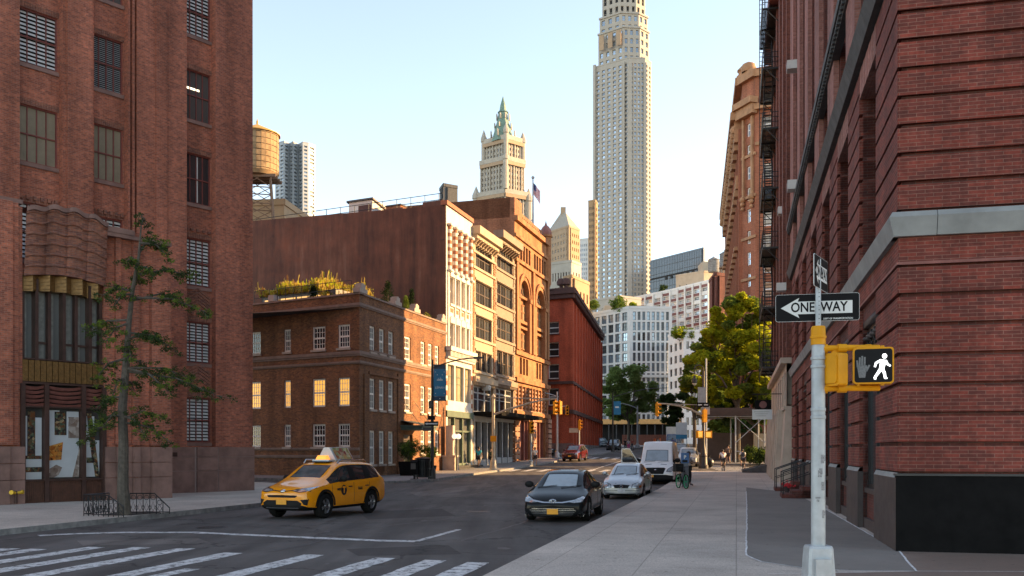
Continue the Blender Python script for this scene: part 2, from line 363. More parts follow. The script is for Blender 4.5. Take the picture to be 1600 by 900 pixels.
def draped(name,poly,m,dz,kerb=0,mk=None):
 """a paving sheet following the terrain; kerb > 0 gives it side faces"""
 bm=bmesh.new();f=bm.faces.new([bm.verts.new((x,y,0))for x,y in poly])
 if f.normal.z<0:f.normal_flip()
 bm.normal_update()
 y0,y1=min(p[1]for p in poly),max(p[1]for p in poly)
 for yc in ys[1:-1]+[50,55,68,90,110,130]:
  if y0<yc<y1:
   bmesh.ops.bisect_plane(bm,geom=bm.verts[:]+bm.edges[:]+bm.faces[:],plane_co=(0,yc,0),plane_no=(0,1,0))
 if kerb:
  r=bmesh.ops.extrude_edge_only(bm,edges=[e for e in bm.edges if e.is_boundary])
  vs={v for v in r['geom']if isinstance(v,bmesh.types.BMVert)}
  for ff in r['geom']:
   if isinstance(ff,bmesh.types.BMFace):ff.material_index=1
 else:vs=set()
 for v in bm.verts:v.co.z=gz(v.co.y)+(dz-kerb-.02 if v in vs else dz)
 for ff in bm.faces:
  if ff.normal.z<-.5:ff.normal_flip()
 bm.normal_update();me=bpy.data.meshes.new(name);bm.to_mesh(me);bm.free();me.materials.append(m);me.materials.append(mk or M['kerb'])
 o=bpy.data.objects.new(name,me);col.objects.link(o);o['kind']='structure';return o
SA=R(13.5);D1=Vector((math.sin(SA),math.cos(SA)));NR=Vector((math.cos(SA),-math.sin(SA)))
def on(o,a,b):return tuple(Vector(o)+D1*a+NR*b)
RC=(7.13,17.2)
KB=(1.03,19.9)
arc=[]
ctr=Vector(KB)+D1*(-6.6)+NR*4.2
for i in range(9):
 a=math.pi/2*i/8;p=ctr-NR*(4.2*math.cos(a))-D1*(4.2*math.sin(a));arc.append(tuple(p))
end_r=tuple(Vector(KB)+D1*54.5)
right_walk=[end_r]+arc+[on(arc[-1],0,30),on(arc[-1],8,30),on(RC,1,24),on(RC,57,24),on(RC,57,9),on(RC,55.5,0)]
draped('sidewalk',right_walk,M['walk'],KERB,KERB)
def gpx(px,py,z):
 Y=F*(EYE-z)/(py-PHY);return((px-PCX)*Y/F,Y)
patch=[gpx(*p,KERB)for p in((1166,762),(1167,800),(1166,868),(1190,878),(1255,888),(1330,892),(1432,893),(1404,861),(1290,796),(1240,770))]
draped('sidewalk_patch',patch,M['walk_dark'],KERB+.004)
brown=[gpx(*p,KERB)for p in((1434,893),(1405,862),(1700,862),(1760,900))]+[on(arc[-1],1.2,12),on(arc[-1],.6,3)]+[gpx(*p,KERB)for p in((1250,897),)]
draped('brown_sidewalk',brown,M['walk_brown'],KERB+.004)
def strip(name,pts,wd,m,dz,jit=0):
 mb=MB();L=[];Rr=[]
 P_=[Vector(p)for p in pts];Q=[]
 for a,b_ in zip(P_,P_[1:]):
  n=max(1,int((b_-a).length/.35));Q+=[a+(b_-a)*(i/n)for i in range(n)]
 Q.append(P_[-1])
 for i,p in enumerate(Q):
  d=(Q[min(i+1,len(Q)-1)]-Q[max(i-1,0)]).normalized();nn=Vector((-d.y,d.x));j=rnd.uniform(-jit,jit);k=wd/2*(1+rnd.uniform(-jit,jit)*4)
  a=p+nn*(k+j);b_=p-nn*(k-j);L.append((a.x,a.y,gz(a.y)+dz));Rr.append((b_.x,b_.y,gz(b_.y)+dz))
 for i in range(len(L)-1):mb.quad(Rr[i],Rr[i+1],L[i+1],L[i],0)
 return mb.build(name,m,kind='structure')
strip('joint_line',[gpx(*p,KERB)for p in((1166,768),(1167,800),(1166,868),(1190,878),(1255,888),(1330,892),(1432,893),(1404,861),(1288,795))],.035,M['seal'],KERB+.008,.01)
strip('joint_line',[gpx(*p,KERB)for p in((1404,861.5),(1700,862.5))],.03,M['seal'],KERB+.008,.004)
strip('joint_line',[gpx(*p,KERB)for p in((1200,897),(1434,893),(1700,894))],.03,M['seal'],KERB+.008,.004)
LK=[(-13.8,15.5),(-12.0,22.0),(-10.6,27.0),(-9.0,32.8),(-7.6,38),(-6.9,41),(-6.9,44),(-8.2,47),(-11,50)]
draped('sidewalk',LK+[(-26,63),(-42,63),(-42,15.5)],M['walk'],KERB,KERB)
LK2=[(-30,76),(-30,69),(-14.0,58.2),(-9.2,55.2),(-6.8,54.6),(-5.0,57.0),(-2.1,71),(1.6,85),(4.6,96),(5.0,100),(4.2,103.5),(2.8,106.5),(-8,112),(-30,112)]
draped('sidewalk',LK2,M['walk_far'],KERB,KERB)
LK3=[(-20,122),(-2,114.6),(6,112.4),(9.5,113),(11,115.4),(19,146),(32,200),(30,230),(-20,230)]
draped('sidewalk',LK3,M['walk_far'],KERB,KERB)
RK2=[(70,88),(40,88),(24,87.6),(20,88.6),(18.6,91),(19.2,95),(29,140),(60,230),(140,230),(140,88)]
draped('sidewalk',RK2,M['walk_far'],KERB,KERB)
def stripe(c,L,wd,name='crosswalk_stripe',d=D1,jit=.012):
 c=Vector(c);strip(name,[c,c+d*L],wd,M['paint'],.004,jit)
for px,py in((18,857),(61,858),(152,855),(222,855.5),(292,857),(365,864),(492,867),(602,872),(682,875.5),(748,879)):
 p=gpx(px,py,0);L=5.2 if px<380 else 4.6
 strip('crosswalk_stripe',[p,tuple(Vector(p)-D1*L)],.42,M['paint'],.004,.015)
strip('crosswalk_stripe',[gpx(300,889,0),tuple(Vector(gpx(300,889,0))-D1*2)],.3,M['paint'],.004,.02)
strip('stop_line',[gpx(*p,0)for p in((60,837),(120,834),(200,832),(300,832),(400,836.5),(500,841),(600,845),(650,846))],.34,M['paint'],.004,.015)
strip('lane_line',[gpx(650,846,0),gpx(717,827.5,0)],.16,M['paint'],.0045,.01)
a,b_=Vector((-1.6,76.2)),Vector((12.2,74.2))
for i in range(12):
 c=a+(b_-a)*(i/11);strip('crosswalk_stripe',[c,c+D1*4.2],.55,M['paint'],.004,.01)
a,b_=Vector((7.6,104.5)),Vector((18.4,100.5))
for i in range(10):
 c=a+(b_-a)*(i/9);strip('crosswalk_stripe',[c,c+D1*4.6],.55,M['paint'],.004,.01)
a,b_=Vector((17.0,75.0)),Vector((17.8,87.0))
for i in range(9):
 c=a+(b_-a)*(i/8);strip('crosswalk_stripe',[c,c+NR*3.6],.6,M['paint'],.004,.01)
a,b_=Vector((3.4,100.5)),Vector((6.4,111.0))
for i in range(8):
 c=a+(b_-a)*(i/7);strip('crosswalk_stripe',[c,c+NR*3.4],.6,M['paint'],.004,.01)
def mpatch(name,pts,m):draped(name,[gpx(*p,0)for p in pts],m,.003)
M['tar']=mat('road_tar',(.028,.026,.025),.55,var=.3);M['patch_dark']=asphalt('newer_asphalt',(.048,.043,.04),.2);M['patch_light']=asphalt('older_asphalt',(.135,.12,.108),.25)
mpatch('asphalt_patch',((560,800),(690,795),(712,806),(575,812)),M['patch_dark']);mpatch('asphalt_patch',((120,845),(310,841),(330,849),(130,853)),M['patch_light']);mpatch('asphalt_patch',((640,770),(760,757),(775,761),(655,776)),M['patch_light']);mpatch('asphalt_patch',((540,858),(700,852),(722,866),(560,869)),M['patch_dark'])
for i,pts in enumerate((((520,830),(600,822),(690,812),(760,803),(800,800)),((420,862),(480,852),(520,838),(600,832)),((300,815),(380,822),(470,826)),((640,850),(720,845),(800,822),(830,812)),((690,780),(740,772),(800,756),(850,748)),((60,870),(180,846),(260,838)))):strip('crack_sealant',[gpx(*q,0)for q in pts],.07,M['tar'],.0035,.03)
for i in range(26):
 q=gpx(rnd.uniform(250,840),rnd.uniform(760,885),0);rr_=rnd.uniform(.06,.24);draped('oil_stain',[(q[0]+rr_*rnd.uniform(.6,1.2)*math.cos(a)*.7,q[1]+rr_*rnd.uniform(.7,1.3)*math.sin(a))for a in[math.pi*k/5 for k in range(10)]],M['tar'],.0025)
for px,py in((330,824),(748,800),(690,768)):
 p=gpx(px,py,0);mb=MB();mb.lathe([(.001,.010),(.33,.010),(.345,.004),(.40,.006)],n=24)
 for i in range(5):mb.box(-.26+i*.12,-.22+i*.12,-.2,.2,.0105,.014)
 mb.build('manhole_cover',mat('worn_cast_iron',(.05,.047,.045),.5,.4,var=.3,scale=8),None,(*p,0),label={330:'round iron manhole cover in the road left of the taxi wheels',748:'round iron manhole cover in the road left of the black sedan',690:'round iron manhole cover farthest up the road behind the taxi'}[px],cat='manhole cover',group='manhole covers')
strip('lane_line',[(6.6,78),(12.0,101)],.14,M['paint'],.0045,.005)
M['b1']=brick('red_brown_brick',(.55,.168,.092),(.30,.098,.064),(.37,.22,.165),.20,.067,.006,.22,.35,bias=.1)
M['granite']=mat('pink_granite',(.24,.138,.112),.7,var=.3,scale=1.6,bump=.1)
M['granite_joint']=mat('granite_joint',(.30,.22,.2),.8,var=.1)
M['red_metal']=mat('red_painted_metal',(.20,.055,.045),.5,var=.15)
M['slat']=mat('pale_slat',(.60,.60,.58),.5,var=.15)
M['slat_grey']=mat('grey_slat',(.33,.35,.35),.5,var=.15)
M['dark']=mat('dark_void',(.012,.012,.013),.8,var=0)
M['blind']=mat('drawn_blind',(.23,.19,.13),.7,var=.2,scale=1.2)
M['gl_room']=glass('room_glass',(.085,.088,.085),.06)
M['gl_dark']=glass('dark_glass',(.03,.033,.037),.04)
M['gl_sky']=glass('sky_glass',(.30,.36,.42),.06,.55,.8,.35)
M['gl_sky2']=glass('pale_sky_glass',(.42,.49,.56),.08,.65,.8,.3)
M['gl_warm']=mat('lit_pane',(.45,.26,.05),.3,var=.5,scale=1.5,emit=((1,.50,.09),.34),coat=.4)
M['gl_lamp']=mat('fluorescent_tube',(.8,.75,.6),.4,var=0,emit=((1,.85,.55),1.1))
M['bronze']=mat('dark_bronze',(.070,.035,.027),.5,.2,var=.3)
M['gold']=mat('gilded_panel',(.23,.13,.045),.45,.5,var=.3,scale=9)
M['hood']=brick('corbel_brick',(.38,.145,.085),(.19,.08,.06),(.26,.17,.14),.20,.067,.006,.25,.5)
M['redbrown']=mat('red_terracotta',(.21,.075,.06),.65,var=.25,scale=4)
M['wood']=mat('stained_timber',(.085,.034,.020),.5,var=.3,scale=5)
M['poster_white']=mat('white_poster',(.50,.53,.55),.35,var=.05,coat=.3)
def photo_mat(name,cols,scale):
 m,nt,b=_new(name);n=_noise(nt,scale,5,'Object',.7);v=nt.nodes.new('ShaderNodeTexVoronoi');v.inputs['Scale'].default_value=scale*2.2
 tc=nt.nodes.new('ShaderNodeTexCoord');nt.links.new(tc.outputs['Object'],v.inputs['Vector'])
 mx=_mixc(nt,.5,n.outputs[1],v.outputs['Color']);rr=nt.nodes.new('ShaderNodeSeparateColor');nt.links.new(mx,rr.inputs[0])
 r=_ramp(nt,rr.outputs[0],[(.25+.5*i/max(1,len(cols)-1),c)for i,c in enumerate(cols)]);nt.links.new(r.outputs[0],b.inputs['Base Color']);b.inputs['Roughness'].default_value=.25;b.inputs['Coat Weight'].default_value=.3
 return m
M['photo1']=photo_mat('poster_photo',[(.02,.02,.02),(.05,.035,.03),(.16,.06,.02),(.04,.09,.06),(.35,.25,.14)],5)
M['photo2']=photo_mat('warm_poster_photo',[(.05,.02,.01),(.45,.13,.02),(.6,.3,.06),(.12,.03,.02)],4)
M['photo3']=photo_mat('pale_poster_photo',[(.14,.10,.08),(.26,.21,.18),(.42,.38,.34),(.2,.14,.11)],3)
M['yellow_brass']=mat('brass_fitting',(.62,.38,.02),.35,.3,var=.2)
M['black_iron']=mat('black_iron',(.016,.016,.017),.5,.2,var=.3)
M['white_wood']=mat('white_painted_wood',(.80,.77,.72),.5,var=.1)
f1=Fr(-12.1,43.6,math.atan2(.767,.641));TOP1=44
B1=thing('brick_building','tall red brown brick block on the left with louvred windows and granite base','building',(-12.1,43.6,0))
bays=[(f1.t(31),f1.t(98)),(f1.t(147),f1.t(200)),(f1.t(292),f1.t(337))]
gt=f1.z(320,698)
holes=[(a,b,gt if i==2 else 9.0,TOP1-1)for i,(a,b)in enumerate(bays)]
for px in(203.5,210.5):holes.append((f1.t(px),f1.t(px+3.5),7,TOP1-1))
mb=MB();wall(mb,-30,0,0,TOP1,holes,.34)
for x in(f1.t(260),):mb.box(x-.5,x,-.05,-.001,gt,TOP1)
mb.box(f1.t(104),f1.t(143),-.10,-.001,8,TOP1)
mb.quad((0,0,0),(0,26,0),(0,26,TOP1),(0,0,TOP1))
for a,b in((f1.t(203.5)-.02,f1.t(214.5)+.02),):mb.quad((a,.34,7),(b,.34,7),(b,.34,TOP1),(a,.34,TOP1))
mb.box(-30,-.01,.7,26,0,TOP1-.05);f1.put(mb,'wall',M['b1'],B1)
wz={0:[(33.75,4,91,'lou'),(33.75,156.5,247,'blind'),(34,311,402,'lou')],1:[(149,46,131,'grey'),(149,188,275,'blind'),(148,333,420,'lou')],2:[(292.5,-31,46,'lou'),(292.5,101,180,'room'),(292.5,233,312,'room2'),(291.5,367,443,'lou'),(291.5,499,565,'lou'),(291.5,620,691,'lou')]}
def louvre(w,h,n,m2):
 mb=MB()
 for i in range(n):
  z=.06+(h-.12)*(i+.25)/n
  mb.add([(-w/2+.05,.0,z),(w/2-.05,.0,z),(w/2-.05,.05,z+(h/n)*.62),(-w/2+.05,.05,z+(h/n)*.62)],[(0,1,2,3)])
 mb.box(-w/2+.03,w/2-.03,.1,.12,.03,h-.03,1);return mb.mesh('louvre',[m2,M['dark']])
for b in range(3):
 a0,a1=bays[b];wd=a1-a0;items=[]
 for px,yt,yb,kind in wz[b]:items.append((f1.z(px,yb),f1.z(px,yt),kind))
 pitch=items[0][0]-items[1][0]
 for k in(1,2,3,4,5):
  if items[0][1]+pitch*k<TOP1-1.5:items.append((items[0][0]+pitch*k,items[0][1]+pitch*k,'room'))
 mb=MB();z_lo=gt if b==2 else 9.0
 wall(mb,a0-.02,a1+.02,z_lo,TOP1-1,[(a0+.03,a1-.05,i[0],i[1])for i in items],.16,.34)
 for z0,z1,k in items:
  mb.box(a0+.01,a1-.01,.29,.339,z0-.16,z0-.005,1)
  n=16
  for q in range(n):
   x=a0+wd*(q+.5)/n;mb.box(x-wd/n*.42,x+wd/n*.42,.325-.01*(q%2),.339,z1+.01,z1+.24,2)
 if b==2:
  for z0,z1,k in items[3:6]:
   for q in range(5):
    x=a0+wd*(q+.5)/5;mb.box(x-.07,x+.07,.26,.339,z1+.30,z1+.42,2)
  for(zl,zh)in((items[5][1]+.5,items[4][0]-.3),(items[4][1]+.5,items[3][0]-.35)):
   for q in range(5):
    zz=zl+(zh-zl)*q/5;xm=(a0+a1)/2
    for sx in(-1,1):
     mb.bar((xm,.31,zz+.38),(xm+sx*wd*.45,.31,zz),.1,.07,2,up=(0,1,0))
 else:
  z0,z1,k=items[2]
  for q in range(6):
   x=a0+wd*(q+.5)/6;mb.box(x-.06,x+.06,.25,.339,z1+.12,z1+.28,2)
 f1.put(mb,'wall',[M['b1'],M['granite'],M['hood']],B1)
 sm_cache={}
 for z0,z1,k in items:
  h=z1-z0;w_=wd-.08;xm=(a0+a1)/2-.01
  fm=sash_mesh(w_,h,4,1 if k!='x' else 2,.035,.05,.5,.1)
  win=f1.put(fm,'window',M['red_metal'],B1,xm,.44,z0)
  if k in('lou','grey'):
   o=bpy.data.objects.new('louvre',louvre(w_,h,13 if k=='lou' else 26,M['slat']if k=='lou' else M['slat_grey']));col.objects.link(o);o.parent=win
  else:
   pm=MB();pm.box(-w_/2+.02,w_/2-.02,.012,.03,.03,h-.03)
   pm.build('pane',M['blind']if k=='blind' else M['gl_room']if k=='room' else M['gl_dark'],win)
   if k=='room':
    t=MB();t.box(-w_/2+.06,w_/2-.5,.004,.010,h*.62,h*.66);t.build('ceiling_light',M['gl_lamp'],win)
   if k=='room2':
    t=MB();t.box(.02,.10,.003,.010,.1,h-.1);t.box(.3,.34,.003,.010,h*.55,h*.7);t.build('curtain',M['slat'],win)
mb=MB();zj=[0,f1.z(320,735)-.01,f1.z(320,714),gt]
segs=[(f1.t(200),f1.t(303)),(f1.t(306),f1.t(338)),(f1.t(340.5),.05)]
for i,(a,b)in enumerate(segs):
 for z0,z1 in zip(zj,zj[1:]):mb.box(a,b,-.07-(.06 if i==1 else 0),.2,z0+.012,z1-.012)
mb.box(-11,.04,-.05,.15,0,gt-.02,1);mb.quad((.055,-.05,0),(.055,26,0),(.055,26,gt),(.055,-.05,gt))
f1.put(mb,'base',[M['granite'],M['granite_joint']],B1)
mb=MB();x,z=f1.at(271,710);mb.box(x-.13,x+.13,-.10,-.075,z-.09,z+.09);f1.put(mb,'plaque',M['bronze'],B1)
p1=f1.off(-3.2);pl,pr=p1.t(35),p1.t(162);zt=p1.z(100,345);zb=p1.z(100,440)
mb=MB();xr=p1.t(262);xg=-15.5
wall(mb,xg,pl,0,zt+.2);wall(mb,pr,xr,0,zt-.3)
st=[p1.t(q)for q in(162,178,186,204,214,232,262)]
for i,(a,b)in enumerate(zip(st,st[1:])):
 yy=(-.0,-.16,-.05,-.2,-.06,-.26)[i];top=zt+(.35,.1,.05,.0,-1.2,-1.5)[i]
 if yy:mb.box(a+.005,b,yy,-.002,2.2,top)
for a,b,yy in((xg,p1.t(16),-.22),(p1.t(16),p1.t(27),-.1)):mb.box(a,b,yy,-.002,2.2,zt+.3)
mb.quad((xr,0,0),(xr,3.3,0),(xr,3.3,zt-.3),(xr,0,zt-.3))
mb.quad((xg,0,zt+.2),(pl,0,zt+.2),(pl,3.3,zt+.2),(xg,3.3,zt+.2));mb.quad((pr,0,zt-.3),(xr,0,zt-.3),(xr,3.3,zt-.3),(pr,3.3,zt-.3))
mb.quad((pl,0,0),(pl,1.2,0),(pl,1.2,zt),(pl,0,zt));mb.quad((pr,1.2,0),(pr,0,0),(pr,0,zt),(pr,1.2,zt))
p1.put(mb,'portal',M['b1'],B1)
mb=MB();mb.box(xg,pl,-.06,.5,zt+.30,zt+.44);mb.box(pr,xr,-.30,.5,zt-.3,zt-.16)
for(a,b)in((pr,st[3]),):mb.box(a,b,-.32,.5,zt-.15,zt+.05)
p1.put(mb,'coping',M['granite'],B1)
mb=MB();zg=p1.z(200,698)
for i,(a,b)in enumerate([(xg,p1.t(9.5)),(p1.t(9.7),pl)]+list(zip(st,st[1:]))):
 yy=(-.34,-.24,-.16,-.24,-.14,-.3,-.16,-.36)[i]
 for z0,z1 in((0,.98),(.98,1.55),(1.55,zg)):mb.box(a+.006,b-.006,yy,.3,z0+.01,z1-.01)
p1.put(mb,'base',M['granite'],B1)
def hood_y(u,v):
 wav=abs(math.sin(u*math.pi*4))**.7;rid=((v*6)%1.0)
 return-.14-.02*math.sin(math.pi*u)-.07*wav-(.07*max(0,1-abs(rid-.85)/.16))-.16*v
mb=MB();nu,nv=64,60;vs=[]
for j in range(nv+1):
 v=j/nv
 for i in range(nu+1):
  u=i/nu;arch=.18*math.sin(math.pi*u);zz=zb+arch+(zt+.25*math.sin(math.pi*u)+.05*math.sin(u*25)-zb-arch)*v
  vs.append((pl+(pr-pl)*u,hood_y(u,v),zz))
mb.add(vs,[(j*(nu+1)+i,j*(nu+1)+i+1,(j+1)*(nu+1)+i+1,(j+1)*(nu+1)+i)for j in range(nv)for i in range(nu)],0,True)
n0=len(mb.v)-(nu+1)
for i in range(nu):
 a,b=mb.v[n0+i],mb.v[n0+i+1]
 mb.add([(a[0],a[1]-.08,a[2]),(b[0],b[1]-.08,b[2]),(b[0],b[1]-.08,b[2]+.16),(a[0],a[1]-.08,a[2]+.16),(b[0],1,b[2]+.16),(a[0],1,a[2]+.16)],[(0,1,2,3),(3,2,4,5)],1)
 c,d=vs[i],vs[i+1];mb.quad((c[0],1.0,c[2]),(d[0],1.0,d[2]),d,c,0)
 mb.quad((a[0],a[1]-.08,a[2]),(a[0],a[1],a[2]),(b[0],b[1],b[2]),(b[0],b[1]-.08,b[2]),1)
p1.put(mb,'brick_hood',[M['hood'],M['granite']],B1)
bw=pr-pl;X=lambda u:pl+bw*u
mb=MB();zc0,zc1=p1.z(100,463),p1.z(100,438)
for i in range(10):
 u0,u1=i/10,(i+1)/10;y0,y1=(.10,-.16)if i%2==0 else(-.16,.10);az=.12*math.sin(math.pi*(u0+u1)/2)
 mb.add([(X(u0),y0,zc0+az),(X(u1),y1,zc0+az),(X(u1),y1,zc1+az),(X(u0),y0,zc1+az),(X(u0),.6,zc1+az),(X(u1),.6,zc1+az),(X(u0),.6,zc0+az),(X(u1),.6,zc0+az)],[(0,1,2,3),(3,2,5,4),(6,7,1,0)])
 for q in range(4):
  zz=zc0+az+(zc1-zc0)*(q+.3)/4.4;mb.bar((X(u0+.012),y0-.012,zz),(X(u1-.012),y1-.012,zz+.05),.018,.02)
p1.put(mb,'canopy',M['gold'],B1)
zw0,zw1=p1.z(100,566),p1.z(100,452)
mb=MB();mb.box(X(0),X(1),.32,.36,zw0,zw1+.3);p1.put(mb,'tall_window',M['gl_room'],B1)
mb=MB()
for i in range(7):
 u=(.02,.17,.335,.5,.665,.83,.98)[i];mb.box(X(u)-.055,X(u)+.055,.0 if i in(1,3,5)else .1,.5,zw0,zw1+.25)
for i in range(6):
 u0,u1=(.02,.17,.335,.5,.665,.83,.98)[i:i+2]
 if i%2==1 or i==4:mb.box(X(u0)+.05,X(u1)-.05,.26,.32,zw0+.62,zw0+.70)
p1.put(mb,'mullion',M['bronze'],B1)
mb=MB();mb_c=MB()
for i in range(6):
 u0,u1=(.02,.17,.335,.5,.665,.83,.98)[i:i+2]
 if i%1==0:mb_c.box(X(u0)+.1,X(u0)+(X(u1)-X(u0))*(.45+.3*(i%2)),.29,.315,zw0+.05,zw1)
p1.put(mb_c,'curtain',M['blind']if False else mat('grey_curtain',(.20,.20,.18),.8,var=.3,scale=6),B1)
zp0,zp1=p1.z(100,598),p1.z(100,566)
for i in range(14):
 x0,x1=X(i/14)+.012,X((i+1)/14)-.012;mb.box(x0,x1,.02,.10,zp0,zp1)
 xm=(x0+x1)/2
 for q in range(5):
  zz=zp0+.05+(zp1-zp0-.12)*q/4.5
  for sx in(-1,1):mb.bar((xm,.012,zz),(xm+sx*(x1-x0)*.42,.012,zz+.09),.03,.02,up=(0,1,0))
mb.box(X(0),X(1),.11,.5,zp0-.02,zp1+.02,1);mb.box(X(0),X(1),-.02,.3,zp0-.10,zp0-.03,1);mb.box(X(0),X(1),.0,.3,zp1+.025,zp1+.07,1)
p1.put(mb,'gilded_panel',[M['gold'],M['bronze']],B1)
mb=MB();zl0,zl1=p1.z(100,636),p1.z(100,602);cut=[0,.26,.30,.715,.755,1]
for a,b in((0,.26),(.30,.715),(.755,1)):
 for q in range(5):
  z0=zl0+(zl1-zl0)*(q+.12)/5;z1=zl0+(zl1-zl0)*(q+.75)/5;n=12;vs=[]
  for i in range(n+1):
   t=i/n;sag=-.05*math.sin(math.pi*t)*(1+q*.15);x=X(a+(b-a)*t);vs+=[(x,.06,z0+sag),(x,.00,z1+sag*.8)]
  mb.add(vs,[(2*i,2*i+2,2*i+3,2*i+1)for i in range(n)],0)
  mb.add([(v[0],v[1]+.14,v[2])for v in vs],[(2*i,2*i+2,2*i+3,2*i+1)for i in range(n)],0)
mb.box(X(0),X(1),.24,.3,zl0,zl1,1);p1.put(mb,'wavy_louvre',[M['redbrown'],M['dark']],B1)
mb=MB();zs0,zs1=p1.z(100,748),p1.z(100,638)
for u in(.0,.28,.735,1.0):mb.box(X(u)-.075,X(u)+.075,-.08,.3,.15,zp0-.1)
mb.box(X(0),X(1),-.03,.3,zs1,zs1+.05);mb.box(X(0),X(1),-.06,.3,zs0-.06,zs0)
p1.put(mb,'shop_frame',M['bronze'],B1)
mb=MB();n=46
for i in range(n):mb.box(X(i/n)+.004,X((i+1)/n)-.004,.02,.2,.15,zs0-.07)
p1.put(mb,'timber_panel',M['wood'],B1)
gw=MB();gw.box(X(.03),X(.97),.16,.18,zs0,zs1);shop=p1.put(gw,'shop_window',M['gl_room'],B1)
def onp(mb,name,m,y=0):return mb.build(name,m,shop)
H_=zs1-zs0;zz=lambda v:zs0+H_*v
wp=MB()
for(a,b,c,d)in((.035,.075,.33,.88),(.17,.245,.33,.86),(.06,.245,.17,.28),(.06,.245,.0,.10),(.325,.70,.02,.62),(.55,.70,.62,.96),(.34,.46,.62,.97),(.79,.965,.02,.55),(.80,.90,.60,.90)):
 wp.box(X(a),X(b),.135,.15,zz(c),zz(d))
wp.build('poster',M['poster_white'],shop)
ph=MB()
for(a,b,c,d)in((.08,.165,.33,.95),(.05,.245,.105,.165),(.05,.245,.285,.325)):ph.box(X(a),X(b),.12,.133,zz(c),zz(d))
for(a,b,c,d)in((.40,.53,.62,.95),):ph.box(X(a),X(b),.12,.133,zz(c),zz(d))
ph.prism([(X(.80),zz(.95)),(X(.86),zz(.95)),(X(.965),zz(.02)),(X(.91),zz(.02)),(X(.885),zz(.22)),(X(.80),zz(.22)),(X(.80),zz(.30)),(X(.865),zz(.30))],.115,.133)
ph.build('poster_photo',M['photo1'],shop)
ph=MB();ph.prism([(X(.32),zz(.46)),(X(.50),zz(.52)),(X(.48),zz(.27)),(X(.32),zz(.26))],.11,.133);ph.build('poster_photo',M['photo2'],shop)
ph=MB();ph.prism([(X(.32),zz(.02)),(X(.32),zz(.13)),(X(.42),zz(.20)),(X(.49),zz(.16)),(X(.45),zz(.06)),(X(.39),zz(.02))],.11,.133);ph.prism([(X(.70),zz(.02)),(X(.71),zz(.45)),(X(.62),zz(.02))],.11,.133)
ph.box(X(.57),X(.70),.11,.132,zz(.58),zz(.88));ph.build('poster_photo',M['photo3'],shop)
fh=thing('fire_hose_connection','yellow brass fire hose connection on the granite foot of the left brick block','hose connection',(*p1.w(p1.t(18),-.36),p1.z(18,770)))
mb=MB();mb.tube([(0,0,-.35),(0,0,0)],.05,10);mb.sphere((0,0,0),.08);mb.build('pipe',M['bronze'],fh)
for s in(-1,1):
 mb=MB();d=p1.d;mb.tube([(0,0,0),(d.x*.16*s+.07,d.y*.16*s-.07,.03)],.055,10);mb.tube([(d.x*.16*s+.07,d.y*.16*s-.07,.03),(d.x*.2*s+.1,d.y*.2*s-.1,.035)],.075,10);mb.build('hose_outlet',M['yellow_brass'],fh)
M['b14']=brick('deep_red_brick',(.26,.052,.034),(.14,.037,.028),(.25,.125,.095),.29,.067,.0055,.25,.5,bias=.15,stain=((.23,.105,.085),.8,.60))
M['b14d']=brick('dark_red_brick',(.16,.042,.030),(.09,.03,.025),(.12,.085,.075),.29,.067,.005,.2,.6)
M['b14u']=brick('washed_pink_brick',(.36,.165,.135),(.28,.115,.09),(.30,.2,.18),.29,.067,.005,.2,.4)
M['stone_grey']=mat('grey_stone',(.24,.245,.24),.75,var=.2,scale=1.5,bump=.15)
M['stone_dark']=mat('weathered_dark_stone',(.075,.075,.075),.8,var=.3,scale=3,bump=.2)
M['black_paint']=mat('black_painted_stone',(.007,.0065,.0065),.85,var=.3,scale=3,bump=.1,bscale=15,spec=.12)
M['pier_stone']=mat('brown_black_stone',(.055,.042,.040),.6,var=.3,scale=2,bump=.1)
M['gl_shop']=glass('shop_glass',(.05,.055,.06),.015,0,1.0,.3)
LEN=33.8;f14=Fr(*on(RC,LEN,0),math.atan2(-D1.y,-D1.x));g14=Fr(*RC,math.atan2(NR.y,NR.x));TOP14=40
B14=thing('corner_building','dark red brick corner building on the right with rusticated courses and stone band','building',(RC[0],RC[1],0))
xs14=lambda L:LEN-L
ops=[(xs14(2.75+5.05*k+2.7),xs14(2.75+5.05*k))for k in range(6)]
ZB,ZC0,ZC1,ZU=1.56,5.92,6.36,11.15
zgr=KERB-.1
mb=MB();holes=[(a,b,zgr,5.05)for a,b in ops]+[(a,b,ZC1,10.5)for a,b in ops]+[(a,b,12.1,TOP14-1)for a,b in ops]
wall(mb,0,LEN,zgr,TOP14,holes,.75,.05)
f14.put(mb,'wall',M['b14d'],B14)
mb=MB();mb.quad((.05,.05,zgr),(16,.05,zgr),(16,.05,TOP14),(.05,.05,TOP14));mb.quad((0,.05,TOP14),(16,.05,TOP14),(16,34,TOP14),(0,34,TOP14));mb.quad((16,.05,0),(16,34,0),(16,34,TOP14),(16,.05,TOP14))
g14.put(mb,'wall',M['b14d'],B14)
mb=MB();mb.quad((0,18,zgr),(0,.05,zgr),(0,.05,TOP14),(0,18,TOP14));f14.put(mb,'wall',M['b14d'],B14)
pitch=.487;k_lo=[ZB+.0+i*.545 for i in range(9)]
def courses(mb,a,b,z0,z1,n,y0,y1,gap=.08,y_in=.0):
 h=(z1-z0)/n
 for i in range(n):mb.box(a,b,y0,y1,z0+i*h+gap*.5,z0+(i+1)*h-gap*.5)
side=MB();segs=[(ops[0][1],LEN)]+[(ops[k+1][1],ops[k][0])for k in range(5)]+[(0,ops[5][0])]
for i,(a,b)in enumerate(segs):
 b_=b if i else LEN+.0
 courses(side,a,b_,ZB+.02,5.4,7,-.035,.6);courses(side,a,b_,ZC1+.03,ZU-.05,9,-.035,.6)
side.box(0,LEN,-.02,.4,5.44,ZC0-.005)
